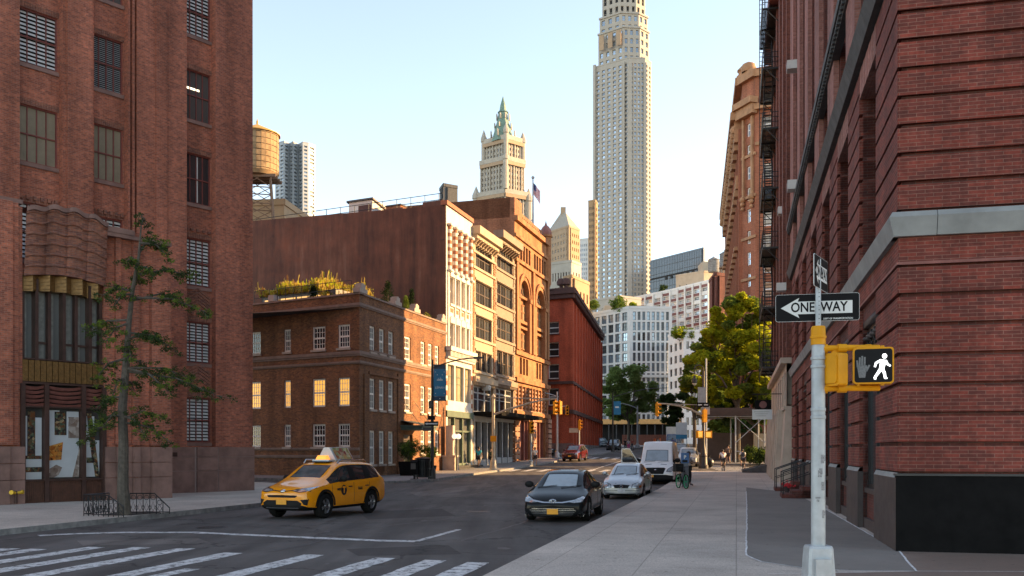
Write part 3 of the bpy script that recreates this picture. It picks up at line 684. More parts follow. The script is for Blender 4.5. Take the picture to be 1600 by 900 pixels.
f14.put(side,'rusticated_wall',M['b14'],B14)
front=MB();courses(front,-.036,15,ZB+.02,5.4,7,-.036,.04);courses(front,-.036,15,ZC1+.03,ZU-.05,9,-.036,.04);front.box(-.02,15,-.021,.045,5.44,ZC0-.005)
courses(front,-.036,15,ZU+.5,TOP14,52,-.036,.04)
g14.put(front,'rusticated_wall',M['b14'],B14)
mb=MB();mb.box(-.05,15,-.055,.04,5.41,5.46);g14.put(mb,'red_moulding',M['redbrown'],B14)
mb=MB();mb.box(0,LEN+.05,-.05,.04,5.41,5.46);f14.put(mb,'red_moulding',M['redbrown'],B14)
def band(name,z0,z1,out,m):
 mb=MB();cuts=[-out,.62]+[.62+3.1*i for i in range(1,6)]
 for a,b in zip(cuts,cuts[1:]):
  i0=a<0;a1,a2,a3=(-out*.55,-out,-out+.06)if i0 else(a+.006,)*3
  mb.add([(a1,-out*.55,z0),(b-.006,-out*.55,z0),(b-.006,-out,z1-.1),(a2,-out,z1-.1),(a3,-out+.06,z1),(b-.006,-out+.06,z1),(a3,.3,z1),(b-.006,.3,z1),(a1,.3,z0),(b-.006,.3,z0)],[(0,1,2,3),(3,2,5,4),(4,5,7,6),(8,9,1,0),(0,8,6,4,3),(1,9,7,5,2)])
 g14.put(mb,name,m,B14)
 mb=MB();n=11
 for i in range(n):
  a,b=(LEN+.004)*i/n,(LEN+.004)*(i+1)/n
  mb.add([(a+.006,-out*.55,z0),(b-.006,-out*.55,z0),(b-.006,-out,z1-.1),(a+.006,-out,z1-.1),(a+.006,-out+.06,z1),(b-.006,-out+.06,z1),(a+.006,.3,z1),(b-.006,.3,z1),(a+.006,.3,z0),(b-.006,.3,z0)],[(0,1,2,3),(3,2,5,4),(4,5,7,6),(8,9,1,0),(0,3,4,6,8),(1,9,7,5,2)])
 f14.put(mb,name,m,B14)
band('stone_band',ZC0,ZC1,.2,M['stone_grey']);band('upper_ledge',ZU,ZU+.48,.30,M['stone_dark'])
mb=MB()
for a,b in segs:mb.box(a+.25,b-(.25 if b<LEN else 0),-.12,.04,ZU+.5,TOP14)
f14.put(mb,'pier',M['b14u'],B14)
mb=MB();mb.box(0,LEN+.2,-.30,.04,13.75,14.0);mb.box(0,LEN+.1,-.18,.04,13.55,13.75)
for i in range(110):mb.box(LEN*i/110+.04,LEN*i/110+.2,-.26,-.18,13.6,13.74)
f14.put(mb,'string_course',M['stone_dark'],B14)
mb=MB()
for k in range(6):
 a,b=ops[k]
 for fl in range(7):mb.box(a,b,.55,.75,12.1+4*fl+2.9,12.1+4*fl+4.0)
f14.put(mb,'spandrel',M['b14d'],B14)
mb=MB()
for a,b in ops:
 n=12
 for i in range(n):mb.box(a+(b-a)*i/n+.008,a+(b-a)*(i+1)/n-.008,-.03-.006*(i%2),.5,10.45,ZU-.06)
f14.put(mb,'lintel',M['b14u'],B14)
windows(B14,f14,[((a+b)/2,1.12)for a,b in ops],2.66,3.1,2,1,.2,M['black_iron'],M['gl_shop'],.06,.09,0)
windows(B14,f14,[((a+b)/2,ZC1+.3)for a,b in ops],2.66,3.8,2,2,.78,M['bronze'],M['gl_dark'],.05,.08,.5)
windows(B14,f14,[((a+b)/2,12.15+4*fl)for a,b in ops for fl in range(7)],2.66,2.85,2,2,.72,M['bronze'],M['gl_dark'],.05,.08,.5)
mb=MB();mt=MB();mr=MB()
for i,(a,b)in enumerate(segs):
 mb.box(a,b+(.075 if i==0 else 0),-.075,.55,KERB-.05,ZB-.06);mb.add([(a,-.075,ZB-.06),(b+(.075 if i==0 else 0),-.075,ZB-.06),(b,-.03,ZB+.03),(a,-.03,ZB+.03),(b,.5,ZB+.03),(a,.5,ZB+.03)],[(0,1,2,3),(3,2,4,5)],1)
f14.put(mb,'base',[M['pier_stone'],M['stone_grey']],B14)
for a,b in ops:
 mr.box(a,b,.14,.7,KERB-.05,1.0);mr.box(a,b,.08,.7,1.0,1.12,1);mr.box(a,b,.06,.6,KERB-.05,.4,1)
 mt.box(a,b,.16,.5,4.35,5.05);mt.box(a,b,.08,.5,4.24,4.34,1);mt.box(a,b,.05,.5,4.92,5.07,1)
 for i in range(5):
  x=a+(b-a)*(i+.5)/5;mt.lathe([(.001,-.02),(.10,-.02),(.13,.02),(.10,.06)],(x,.13,4.63),8,1)
  for q in range(4):
   an=q*math.pi/2+.4;mt.box(x+.15*math.cos(an)-.05,x+.15*math.cos(an)+.05,(.12),.16,4.63+.15*math.sin(an)-.05,4.63+.15*math.sin(an)+.05,2)
f14.put(mr,'stall_riser',[M['b14d'],M['pier_stone']],B14)
f14.put(mt,'transom_panel',[mat('brown_cast_iron',(.10,.06,.045),.5,var=.2),M['pier_stone'],M['dark']],B14)
mb=MB();mb.box(-.075,15,-.09,.04,KERB-.1,ZB-.02);g14.put(mb,'base',M['black_paint'],B14)
mb=MB();mb.box(-.1,15,-.11,.04,ZB-.02,ZB+.02);g14.put(mb,'plinth_cap',mat('black_cap',(.03,.03,.033),.35,var=.2),B14)
M['ac']=mat('air_conditioner_white',(.62,.62,.6),.5,var=.1)
ac_me=MB();ac_me.box(-.33,.33,-.5,.15,0,.42)
for i in range(7):ac_me.box(-.28,.28,-.512,-.499,.05+i*.048,.075+i*.048,1)
ac_me=ac_me.mesh('air_conditioner',[M['ac'],M['slat_grey']])
def aircon(fr,px,py,lab,y=0):
 o=bpy.data.objects.new('air_conditioner',ac_me);col.objects.link(o);p=fr.w(fr.t(px),y);o.location=(*p,fr.z(px,py));o.rotation_euler=(0,0,fr.a)
 tag(o,lab,'air conditioner','air conditioners on the right hand facades')
aircon(f14,1252,297,'white window air conditioner highest up on the right brick wall, above the dark ledge',-.12)
def stoop(L,lab,pot):
 t=thing('brick_steps',lab,'steps',(*on(RC,L,-.05),0),f14.a)
 mb=MB()
 for i in range(3):mb.box(-.9,.9,-1.15+i*.38,.1,KERB,KERB+.15*(i+1))
 mb.build('step',M['b14d'],t)
 for s in(-.85,.85):
  mb=MB();mb.tube([(s,-1.1,.3),(s,-1.1,1.15),(s,.0,1.55)],.025,6);mb.tube([(s,-.35,.5),(s,-.35,1.4)],.018,6);mb.tube([(s,-1.1,.75),(s,-.0,1.15)],.018,6);mb.build('railing',M['black_iron'],t)
 return t
stoop(20.2,'nearer brick steps with black handrails by the wall of the right corner building',0)
stoop(26.6,'farther brick steps with black handrails by the wall of the right corner building',0)
fl=MB()
for i in range(70):
 p=Vector((rnd.gauss(0,.16),rnd.gauss(0,.16),.42+rnd.gauss(0,.09)));fl.sphere(p,rnd.uniform(.035,.07),6,4,1)
fl.lathe([(.14,0),(.2,.34),(.22,.36),(.17,.34)],(0,0,0),12,0)
fl.v=[(a*.7,b*.7,c*.75)for a,b,c in fl.v]
fl.build('flower_pot',[M['pier_stone'],mat('red_petals',(.55,.02,.03),.6,var=.3,scale=20)],None,(*on(RC,24.6,-.75),KERB),label='pot of red flowers standing beside the steps on the right pavement',cat='flower pot')
M['b2']=brick('oxblood_brick',(.31,.132,.055),(.15,.068,.04),(.21,.14,.09),.21,.075,.007,.22,.5,bias=.05)
M['lime']=mat('limestone_trim',(.42,.35,.30),.8,var=.15,scale=2)
M['trim_stone']=mat('brownish_trim_stone',(.235,.165,.135),.8,var=.2,scale=2)
M['white_stucco']=mat('white_painted_stucco',(.60,.57,.52),.7,var=.12,scale=1.2,bump=.1)
M['stripe']=mat('red_brick_stripe',(.34,.13,.07),.8,var=.2)
M['beige']=mat('beige_stone',(.40,.31,.215),.8,var=.15,scale=1.5,bump=.1)
M['tan']=mat('tan_stone',(.27,.195,.14),.8,var=.15,scale=1.5,bump=.1)
M['orange_stone']=brick('orange_sandstone',(.40,.19,.085),(.32,.145,.065),(.3,.16,.1),.6,.3,.01,.2,.4)
M['pink_stone']=brick('banded_pink_stone',(.42,.26,.19),(.33,.17,.12),(.3,.18,.13),.9,.42,.02,.15,.4)
M['b7']=brick('crimson_brick',(.62,.11,.048),(.50,.09,.042),(.42,.13,.075),.21,.075,.006,.25,.4)
M['brown_stone']=mat('dark_brown_stone',(.10,.045,.035),.8,var=.25,scale=2)
def rust(name):
 m,nt,b=_new(name);tc=nt.nodes.new('ShaderNodeTexCoord');mp=nt.nodes.new('ShaderNodeMapping');mp.inputs['Scale'].default_value=(1.1,.10,1);nt.links.new(tc.outputs['UV'],mp.inputs[0])
 n=nt.nodes.new('ShaderNodeTexNoise');n.inputs['Scale'].default_value=.9;n.inputs['Detail'].default_value=9;n.inputs['Roughness'].default_value=.7;nt.links.new(mp.outputs[0],n.inputs['Vector'])
 r=_ramp(nt,n.outputs[0],[(.30,(.04,.021,.015)),(.44,(.105,.043,.026)),(.56,(.15,.060,.034)),(.72,(.22,.115,.075))])
 n2=_noise(nt,.23,5,'UV',.7);r2=_ramp(nt,n2.outputs[0],[(.55,(0,0,0)),(.72,(1,1,1))]);c=_mixc(nt,r2.outputs[0],r.outputs[0],(.17,.055,.025))
 n3=_noise(nt,.5,6,'UV');r3=_ramp(nt,n3.outputs[0],[(.3,(.65,)*3),(.7,(1.25,)*3)]);c=_mixc(nt,1,c,r3.outputs[0],'MULTIPLY')
 nt.links.new(c,b.inputs['Base Color']);b.inputs['Roughness'].default_value=.75;return m
M['rust']=rust('weathered_brown_render')
M['roof']=mat('tar_roof',(.06,.055,.05),.9,var=.3)
M['gl_old']=glass('old_sash_glass',(.05,.055,.06),.05,.0,.9)
M['gl_bld']=glass('pale_blind_glass',(.30,.24,.16),.12,0,.7,.5,.8)  # pane in the colour of pale blinds
M['green_paint']=mat('green_painted_iron',(.10,.14,.105),.5,var=.15);M['grey_paint']=mat('grey_painted_iron',(.30,.31,.33),.55,var=.15)
M['dark_wood']=mat('dark_window_frame',(.055,.035,.028),.5,var=.2)
ROW=math.atan2(.956,.292);RO=(-9.8,60.0)
def rowfr(t):f=Fr(*RO,ROW);return Fr(*f.w(t,0),ROW)
fr0=Fr(*RO,ROW)
def rz(px,yt,yb):return fr0.z(px,yb),fr0.z(px,yt)
T={q:fr0.t(q)for q in(648,697,738,773,804,856)}
C4=lambda x:380+x/2.7275
D4=lambda y:430+y/2.7275
C5=lambda x:640+x/3.103
D5=lambda y:270+y/3.103
C6=lambda x:640+x/3.75
D6=lambda y:500+y/3.75
g2=Fr(*RO,math.atan2(-.5,.866));B2=thing('brick_building','low dark brick corner building of three storeys with white sash windows, planted roof','building',(*RO,0))
TOP2=g2.z(561,D4(80));Z2=.12
rows_l=[(g2.z(C4(429),D4(310)),g2.z(C4(429),D4(210))),(g2.z(C4(429),D4(558)),g2.z(C4(429),D4(436))),(g2.z(C4(429),D4(731)),g2.z(C4(429),D4(633)))]
cl=[(g2.t(C4(x)),w_)for x,w_ in((52,1.0),(188,.62),(322,1.12),(429,.98))]+[(g2.t(C4(52))-2.6,.62),(g2.t(C4(52))-4.8,1.1),(g2.t(C4(52))-7,1.1)]
holes=[(x-w_/2,x+w_/2,z0,z1)for z0,z1 in rows_l for x,w_ in cl]
mb=MB();wall(mb,-24,0,Z2-.2,TOP2,holes,.2);g2.put(mb,'wall',M['b2'],B2)
for k,(z0,z1)in enumerate(rows_l):
 for wd in(.62,.98,1.0,1.1,1.12):
  sp=[(x,z0)for x,w_ in cl if w_==wd]
  if not sp:continue
  windows(B2,g2,sp,wd,z1-z0,3 if wd<.7 else 4,4 if k!=1 else 5,.12,M['white_wood'],M['gl_warm']if k==1 else M['gl_dark'],.03,.11,.5,sill=M['lime']if k!=1 else None)
f2=rowfr(0);LEN2=T[697]
def tz(cx,y0,y1):return f2.t(C4(cx)),f2.z(C4(cx),D4(y1)),f2.z(C4(cx),D4(y0))
wins=[]
for grp in(((551,217,328),(591,228,337),(630,240,347)),((551,440,572),(591,446,575),(630,452,578)),((551,662,806),(591,662,803),(630,662,800))):
 zz0=f2.z(C4(551),D4(grp[0][2]));zz1=f2.z(C4(551),D4(grp[0][1]))
 for cx,a,b in grp:wins.append((f2.t(C4(cx)),zz0,zz1,.86))
for a,b in((262,362),(463,582)):x,z0,z1=tz(701,a,b);wins.append((x,z0,z1,1.1))
for grp in((283,380),(473,588),(657,762)):
 x,z0,z1=tz(766,*grp)
 for cx in(766,797,826):wins.append((f2.t(C4(cx)),z0,z1,.86))
door=(f2.t(C4(684)),f2.t(C4(722)),Z2,f2.z(C4(700),D4(680)))
mb=MB();rec=(f2.t(C4(536)),f2.t(C4(648)),f2.z(C4(590),D4(585)),f2.z(C4(590),D4(425)))
holes=[(x-w_/2,x+w_/2,z0,z1)for x,z0,z1,w_ in wins]+[door]
wall(mb,0,LEN2,Z2-.2,TOP2,holes,.22)
for a,b,z0,z1 in((C4(512),C4(533),420,870),(C4(656),C4(668),420,870)):mb.box(f2.t(a),f2.t(b),-.10,-.002,Z2,f2.z(a,D4(420)))
mb.box(f2.t(C4(533)),f2.t(C4(656)),-.10,-.002,f2.z(C4(590),D4(432)),f2.z(C4(590),D4(420)))
mb.quad((0,0,TOP2-.9),(LEN2,0,TOP2-.9),(LEN2,20,TOP2-.9),(0,22,TOP2-.9),1)
mb.quad((LEN2,0,0),(LEN2,20,0),(LEN2,20,TOP2),(LEN2,0,TOP2));mb.box(.35,LEN2-.02,.35,.36,TOP2-1,TOP2-.01);mb.quad((0,0,TOP2-.01),(LEN2,0,TOP2-.01),(LEN2,.36,TOP2-.01),(0,.36,TOP2-.01))
f2.put(mb,'wall',[M['b2'],M['roof']],B2)
mb=MB();mb.box(-24,-.4,.36,.37,TOP2-1,TOP2-.01);mb.quad((-24,0,TOP2-.01),(0,0,TOP2-.01),(-.4,.37,TOP2-.01),(-24,.37,TOP2-.01));g2.put(mb,'parapet',M['b2'],B2)
for wd in(.86,1.1):
 for zc in sorted({(round(x[1],3),round(x[2],3))for x in wins if x[3]==wd}):
  sp=[(x[0],x[1])for x in wins if x[3]==wd and abs(x[1]-zc[0])<.01]
  windows(B2,f2,sp,wd,zc[1]-zc[0],3,4,.13,M['white_wood'],M['gl_old'],.03,.13,.5,sill=M['lime'])
dm=MB();dm.box(door[0],door[1],.2,.3,door[2],door[3]);dm.box(door[0]+.1,door[1]-.1,.18,.2,door[2]+.1,door[3]-.5,1);f2.put(dm,'door',[M['dark_wood'],M['gl_dark']],B2)
def course(fr,x0,x1,z0,z1,out,par,m=None,name='stone_course'):
 mb=MB();mb.box(x0,x1,-out,.05,z0,z1);mb.box(x0,x1,-out*.55,.05,z0-(z1-z0)*.6,z0-.002);return fr.put(mb,name,m or M['trim_stone'],par)
zc=[f2.z(C4(497),D4(y))for y in(128,335,372)]
for z,h in((zc[0],.16),(zc[1],.2),(zc[2],.12)):
 course(g2,-24,.12,z,z+h,.12,B2);course(f2,.0,LEN2,z,z+h,.12,B2)
zl=[g2.z(C4(450),D4(y))for y in(742,775)]
for z in zl:course(g2,-24,.0,z,z+.12,.09,B2)
course(f2,f2.t(C4(540)),f2.t(C4(650)),zc[1]+.35,zc[1]+.42,.05,B2)
mb=MB();mb.box(-24,.08,-.08,.4,TOP2,TOP2+.12);g2.put(mb,'coping',M['trim_stone'],B2)
mb=MB();mb.box(.02,LEN2,-.08,.4,TOP2,TOP2+.12);f2.put(mb,'coping',M['trim_stone'],B2)
for px in(C4(508),C4(657),C4(738),C4(852)):
 mb=MB();x=f2.t(px);mb.box(x-.55,x+.55,-.1,.42,TOP2+.13,TOP2+.4);mb.box(x-.3,x+.3,-.08,.4,TOP2+.4,TOP2+.68);mb.box(x-.14,x+.14,-.06,.38,TOP2+.68,TOP2+.76);f2.put(mb,'parapet_block',M['lime'],B2)
mb=MB();x=g2.t(C4(122));mb.box(x-.25,x+.25,-.1,.42,TOP2+.13,TOP2+.55);g2.put(mb,'parapet_block',M['lime'],B2)
mb=MB()
for i in range(13):x=-9.5+i*.72;mb.tube([(x,.25,TOP2+.1),(x,.25,TOP2+1.0)],.02,5)
for z in(.5,1.0):mb.tube([(-9.5,.25,TOP2+z),(-.9,.25,TOP2+z)],.022,5)
g2.put(mb,'railing',M['black_iron'],B2)
mb=MB();cx0,cx1=f2.t(C4(672))-.2,f2.t(C4(745))-.6;zc0=f2.z(C4(705),D4(662))
mb.box(cx0,cx1,-1.7,-.01,zc0,zc0+.22);mb.box(cx0-.1,cx1+.1,-1.8,-.0,zc0+.22,zc0+.34);mb.add([(cx0,-1.7,zc0+.34),(cx1,-1.7,zc0+.34),(cx1,0,zc0+.7),(cx0,0,zc0+.7)],[(0,1,2,3)])
for x in(cx0+.3,cx1-.3):mb.tube([(x,-1.5,zc0+.3),(x,-.02,zc0+2.2)],.02,5)
f2.put(mb,'door_canopy',mat('green_copper',(.075,.105,.085),.6,var=.25),B2)
gh=thing('roof_pavilion','low roof pavilion with planted sloping top behind the dark brick parapet','pavilion',(*g2.w(-8.0,4),TOP2-.9),g2.a)
mb=MB();mb.box(-4.5,2.6,0,5,0,2.3);mb.build('wall',M['dark_wood'],gh)
mb=MB()
for i in range(4):mb.box(-4.2+i*1.6,-2.8+i*1.6,-.05,0,.9,2.0)
mb.build('window',M['gl_warm'],gh)
mb=MB();mb.add([(-4.8,-.3,2.3),(.6,-.3,2.3),(3.6,-.3,.9),(3.6,5,.9),(.6,5,3.2),(-4.8,5,3.2)],[(0,1,4,5),(1,2,3,4)]);mb.build('roof',M['lime'],gh)
def shell(bld,fr,L,z0,top,depth,m,side=None,roof=None):
 """party walls, back and roof behind a facade (own frame starting at x = 0)"""
 mb=MB();e=.0
 mb.quad((e,depth,z0),(e,.02,z0),(e,.02,top),(e,depth,top),1);mb.quad((L-e,.02,z0),(L-e,depth,z0),(L-e,depth,top),(L-e,.02,top),1)
 mb.quad((L,depth,z0),(0,depth,z0),(0,depth,top),(L,depth,top),1);mb.quad((0,.02,top-.6),(L,.02,top-.6),(L,depth,top-.6),(0,depth,top-.6),2)
 mb.box(0.01,L-.01,.7,.8,z0,top-.02,1)
 return fr.put(mb,'side_wall',[m,side or m,roof or M['roof']],bld)
t3=T[697];f3=rowfr(t3);L3=T[738]-t3;G3=.35
B3=thing('white_building','white painted narrow building with red striped columns and a huge brown blank side wall','building',(*f3.w(0),0))
TOP3=fr0.z(694,318);Z3=lambda y:fr0.z(716,y)
wc=[L3*q for q in(.20,.40,.60,.80)]
r3=[(Z3(D5(482)),Z3(D5(300))),(Z3(D5(650)),Z3(D5(525))),(Z3(D5(868)),Z3(D5(745)))]
holes=[(x-.42,x+.42,a,b)for a,b in r3 for x in wc]
big=(Z3(D6(478)),Z3(D6(272)));shopz=(Z3(D6(790)),Z3(D6(572)))
bx=[(.35,L3*.30),(L3*.34,L3*.66),(L3*.70,L3-.3)]
holes+=[(a,b,*big)for a,b in bx]+[(.35,L3-.3,G3,shopz[1])]
mb=MB();wall(mb,0,L3,G3-.3,TOP3,holes,.35);f3.put(mb,'facade',M['white_stucco'],B3)
shell(B3,f3,L3,0,TOP3-.01,26,M['white_stucco'],M['rust'])
for(a,b)in r3:windows(B3,f3,[(x,a)for x in wc],.84,b-a,1,2,.25,M['white_wood'],M['gl_bld'],.04,.07,.5)
windows(B3,f3,[((a+b)/2,big[0])for a,b in bx],L3*.3,big[1]-big[0],2,2,.25,M['green_paint'],M['gl_bld'],.06,.09,.7)
mb=MB();mb.box(.36,L3-.31,.3,.34,G3,shopz[1]);f3.put(mb,'shop_window',M['gl_room'],B3)
mb=MB()
for x in(.38,L3*.33,L3*.64,L3-.4):mb.box(x-.08,x+.08,.05,.3,G3,shopz[1])
mb.box(.36,L3-.31,.1,.3,shopz[1]-1.2,shopz[1]-1.05);mb.box(.36,L3-.31,.1,.3,G3,G3+.6);mb.box(-.05,L3+.0,-.12,.0,shopz[1],shopz[1]+.5);f3.put(mb,'shop_front',M['green_paint'],B3)
mb=MB()
for x in[L3*q for q in(.09,.30,.50,.70,.91)]:
 z0,z1=r3[0][0]-.2,r3[0][1]+.2;n=12
 for i in range(n):mb.lathe([(.24,0),(.24,(z1-z0)/n)],(x,-.02,z0+(z1-z0)*i/n),10,i%2)
 mb.box(x-.3,x+.3,-.32,.0,z1,z1+.18);mb.box(x-.3,x+.3,-.32,0,z0-.16,z0)
f3.put(mb,'striped_column',[M['white_stucco'],M['stripe']],B3)
mb=MB()
for x in wc:
 for a,b in r3[1:]:
  mb.box(x-.55,x+.55,-.14,0,b+.05,b+.25);mb.lathe([(.001,-.14),(.34,-.14),(.40,0)],(x,0,b+.25),10,0)if False else None
  mb.prism([(x+.5*math.cos(math.pi*i/8),b+.25+.42*math.sin(math.pi*i/8))for i in range(9)],-.12,0)
  mb.box(x-.55,x+.55,-.16,0,a-.2,a-.02)
for x in[L3*q for q in(.06,.30,.50,.70,.94)]:mb.box(x-.11,x+.11,-.1,0,r3[2][0]-.3,r3[1][1]+.4)
zd=Z3(D6(262));mb.box(-.1,L3,-.5,0,zd+.9,zd+1.25);mb.box(-.1,L3,-.25,0,zd+.3,zd+.45)
for i in range(20):x=L3*(i+.5)/20;mb.box(x-.08,x+.08,-.38,-.0,zd+.46,zd+.88)
f3.put(mb,'trim',M['white_stucco'],B3)
mb=MB()
for x in wc:mb.box(x-.3,x+.3,-.03,0,r3[2][1]+.95,r3[1][0]-.35)
for q in range(14):
 z=shopz[1]+.9+q*.8
 if z<zd-.5:mb.box(-.02,.32,-.05,0,z,z+.4);mb.box(L3-.3,L3,-.05,0,z,z+.4)
f3.put(mb,'brick_inlay',M['stripe'],B3)
mb=MB();mb.add([(-.15,-.15,TOP3),(L3,-.15,TOP3),(L3,.4,TOP3+.0),(-.15,.4,TOP3),(-.15,-.15,TOP3+.35),(L3,-.15,TOP3+.35),(L3,.4,TOP3+.35),(-.15,.4,TOP3+.35)],[(0,1,5,4),(4,5,6,7),(3,0,4,7)]);f3.put(mb,'coping',M['stripe'],B3)
mb=MB()
for i in range(4):mb.box(.2,L3+1.5,-1.5+.34*i,.0,G3-.25,G3-.1+.17*i)
f3.put(mb,'entrance_steps',mat('black_stone_steps',(.03,.03,.033),.5,var=.3),B3)
sd=Fr(*f3.w(0,0),math.atan2(-.443,.896))
mb=MB();xs=[0]
for i in range(13):a=-25+i*1.9;mb.box(a,a+1.88,.0,.35,TOP3-.02,TOP3+rnd.choice((.15,.3,.3,.45)))
sd.put(mb,'parapet',M['rust'],B3)
mb=MB();mb.tube([(-9.5,-.1,8),(-9.5,-.1,TOP3-.1)],.07,6);mb.tube([(-3,-.1,11),(-3,-.1,TOP3-.1)],.05,6);mb.tube([(-15,-.06,18.2),(-.2,-.06,18.9)],.03,4)
for i in range(9):x=-1.5-i*2.3;mb.lathe([(.001,-.06),(.16,-.05),(.16,0)],(x,0,16.5),8)if 0 else mb.box(x-.13,x+.13,-.05,0,16.2,16.46)
sd.put(mb,'pipe',M['stone_dark'],B3)
def roofz(px,py,back):
 f=sd.off(back);return f.t(px),f.z(px,py)
mb=MB();fb=sd.off(3.0);x0,x1=fb.t(545),fb.t(582);zb0,zb1=TOP3-.6,fb.z(560,313)
bh=thing('roof_bulkhead','small white roof house with a brown door above the blank brown wall','roof house',(*fb.w(x0),zb0),fb.a)
w_=x1-x0;mb.box(0,w_,0,2.2,0,zb1-zb0-.1);mb.build('wall',M['white_stucco'],bh)
mb=MB();mb.add([(-.15,-.15,zb1-zb0-.1),(w_+.15,-.15,zb1-zb0-.1),(w_+.15,2.4,zb1-zb0-.7),(-.15,2.4,zb1-zb0-.7),(-.15,-.15,zb1-zb0+.05),(w_+.15,-.15,zb1-zb0+.05),(w_+.15,2.4,zb1-zb0-.55),(-.15,2.4,zb1-zb0-.55)],[(0,1,5,4),(4,5,6,7),(1,2,6,5),(3,0,4,7)]);mb.build('roof',M['dark_wood'],bh)
mb=MB();mb.box(w_*.42,w_*.95,-.05,0,.1,zb1-zb0-.5);mb.build('door',M['brown_stone'],bh)
def chimney(px0,px1,py,back,lab,m='stripe',cap=True,cat='chimney',nm='chimney'):
 f=sd.off(back);a,b=f.t(px0),f.t(px1);z1=f.z((px0+px1)/2,py);wd=b-a
 t=thing(nm,lab,cat,(*f.w(a),TOP3-.6),f.a);mb=MB();mb.box(0,wd,0,max(.6,wd*.6),0,z1-TOP3+.6);mb.build('stack',M[m],t)
 if cap:mb=MB();mb.box(-.06,wd+.06,-.06,max(.6,wd*.6)+.06,z1-TOP3+.6,z1-TOP3+.72);mb.build('cap',M['stone_dark'],t)
M['orange_brick']=brick('orange_brick',(.40,.17,.08),(.30,.12,.06),(.3,.2,.14),.21,.075,.006,.2,.5)
chimney(603,626,322,4,'squat orange brick roof block right of the white roof house','orange_brick',True)
chimney(668,680,318,3,'narrow brick chimney with a dark cap near the end of the brown wall','orange_brick')
chimney(626,664,328,6,'wide low brown roof box between the two brick chimneys','rust',False,'roof box','roof_box')
chimney(528,544,336,2.5,'low brown roof box left of the white roof house','rust',False,'roof box','roof_box')
mb=MB();f=sd.off(1.0)
for px in range(400,700,22):
 x=f.t(px);mb.tube([(x,0,TOP3-.5),(x,0,TOP3+1.3)],.03,5)
for z in(.8,1.3):mb.tube([(f.t(400),0,TOP3+z),(f.t(692),0,TOP3+z)],.03,5)
f.put(mb,'roof_railing',M['black_iron'],None,label='thin black pipe railing along the top of the brown blank wall',cat='railing')
def loft(tA,tB,lab,m,topy,rows_,shop,nwin,wspan,corn):
 f=rowfr(tA);L=tB-tA;pxm=PCX+F*((f.o+f.d*L/2).x)/(f.o+f.d*L/2).y;Z=lambda y:fr0.z(pxm,y)
 B=thing('loft_building',lab,'building',(*f.w(0),0));top=Z(topy);g=gz(f.o.y+L/2)+KERB
 rr=[(Z(b),Z(a))for a,b in rows_];wa,wb=wspan[0]*L,wspan[1]*L;ww=(wb-wa)/nwin;xs=[wa+ww*(i+.5)for i in range(nwin)]
 sz=[(Z(b),Z(a))for a,b in shop]
 holes=[(wa,wb,a,b)for a,b in rr]+[(L*.06,L*.94,a,b)for a,b in sz[:1]]+[(L*.06,L*.94,g,sz[1][1])]
 mb=MB();wall(mb,0,L,g-.6,top,holes,.4);f.put(mb,'facade',m,B);shell(B,f,L,0,top-.01,24,m,M['stripe'])
 for a,b in rr:windows(B,f,[(x,a)for x in xs],ww-.02,b-a,2 if nwin<4 else 1,2,.24,M['dark_wood'],M['gl_old'],.04,.10,.5)
 n2=3;w2=L*.88/n2
 windows(B,f,[(L*.06+w2*(i+.5),sz[0][0])for i in range(n2)],w2-.02,sz[0][1]-sz[0][0],1,2,.3,M['grey_paint'],M['gl_dark'],.06,.14,.75)
 mb=MB();mb.box(L*.06,L*.94,.34,.38,g,sz[1][1]);f.put(mb,'shop_window',M['gl_dark'],B)
 mb=MB()
 for i in range(4):x=L*(.08+.28*i);mb.box(x-.14,x+.14,-.05,.32,g-.4,sz[1][1])
 mb.box(L*.06,L*.94,.02,.32,g-.4,g+.55);mb.box(0,L,-.14,0,sz[1][1],sz[1][1]+.55);f.put(mb,'shop_front',M['grey_paint'],B)
 mb=MB()
 c0,c1,out=corn;mb.box(-.1,L+.1,-out,.1,top-c0,top+c1);mb.box(0,L,-out*.6,0,top-c0-.35,top-c0-.002);mb.box(0,L,-.15,0,top-c0-1.5,top-c0-1.3)
 for i in range(9):x=L*(i+.5)/9;mb.add([(x-.1,-out*.8,top-c0-.36),(x+.1,-out*.8,top-c0-.36),(x+.1,0,top-c0-.85),(x-.1,0,top-c0-.85),(x-.1,0,top-c0-.36),(x+.1,0,top-c0-.36)],[(0,1,5,4),(0,3,2,1),(0,4,3),(1,2,5)])
 for a,b in rr:mb.box(0.05,L-.05,-.14,0,a-.28,a-.06);mb.box(wa-.15,wb+.15,-.1,0,b+.04,b+.24)
 mb.box(0,L,-.35,0,sz[0][1]+.25,sz[0][1]+.75)
 for i in range(16):x=L*(i+.5)/16;mb.box(x-.07,x+.07,-.28,0,sz[0][1]+.0,sz[0][1]+.24)
 f.put(mb,'cornice',m,B)
 mb=MB();q=0;z=sz[0][1]+1
 while z<top-c0-1.6:mb.box(0.02,.42+.12*(q%2),-.07,0,z,z+.42);mb.box(L-.42-.12*(q%2),L-.02,-.07,0,z,z+.42);z+=.48;q+=1
 f.put(mb,'quoin',M['orange_brick']if m is M['beige']else m,B)
 mb=MB()
 for x in xs[:-1]:mb.tube([(x+ww/2,.05,rr[-1][0]),(x+ww/2,.05,rr[-1][1])],.09,8)
 f.put(mb,'colonette',m,B)
 return B,f,L
B4,f4,L4=loft(T[738],T[773],'beige stone loft building with a bracketed cornice next to the white building',M['beige'],D5(310),[(D5(375),D5(475)),(D5(540),D5(645)),(D5(705),D5(810)),(D6(195),D6(305))],[(D6(392),D6(545)),(D6(600),D6(800))],3,(.14,.86),(.45,.25,.75))
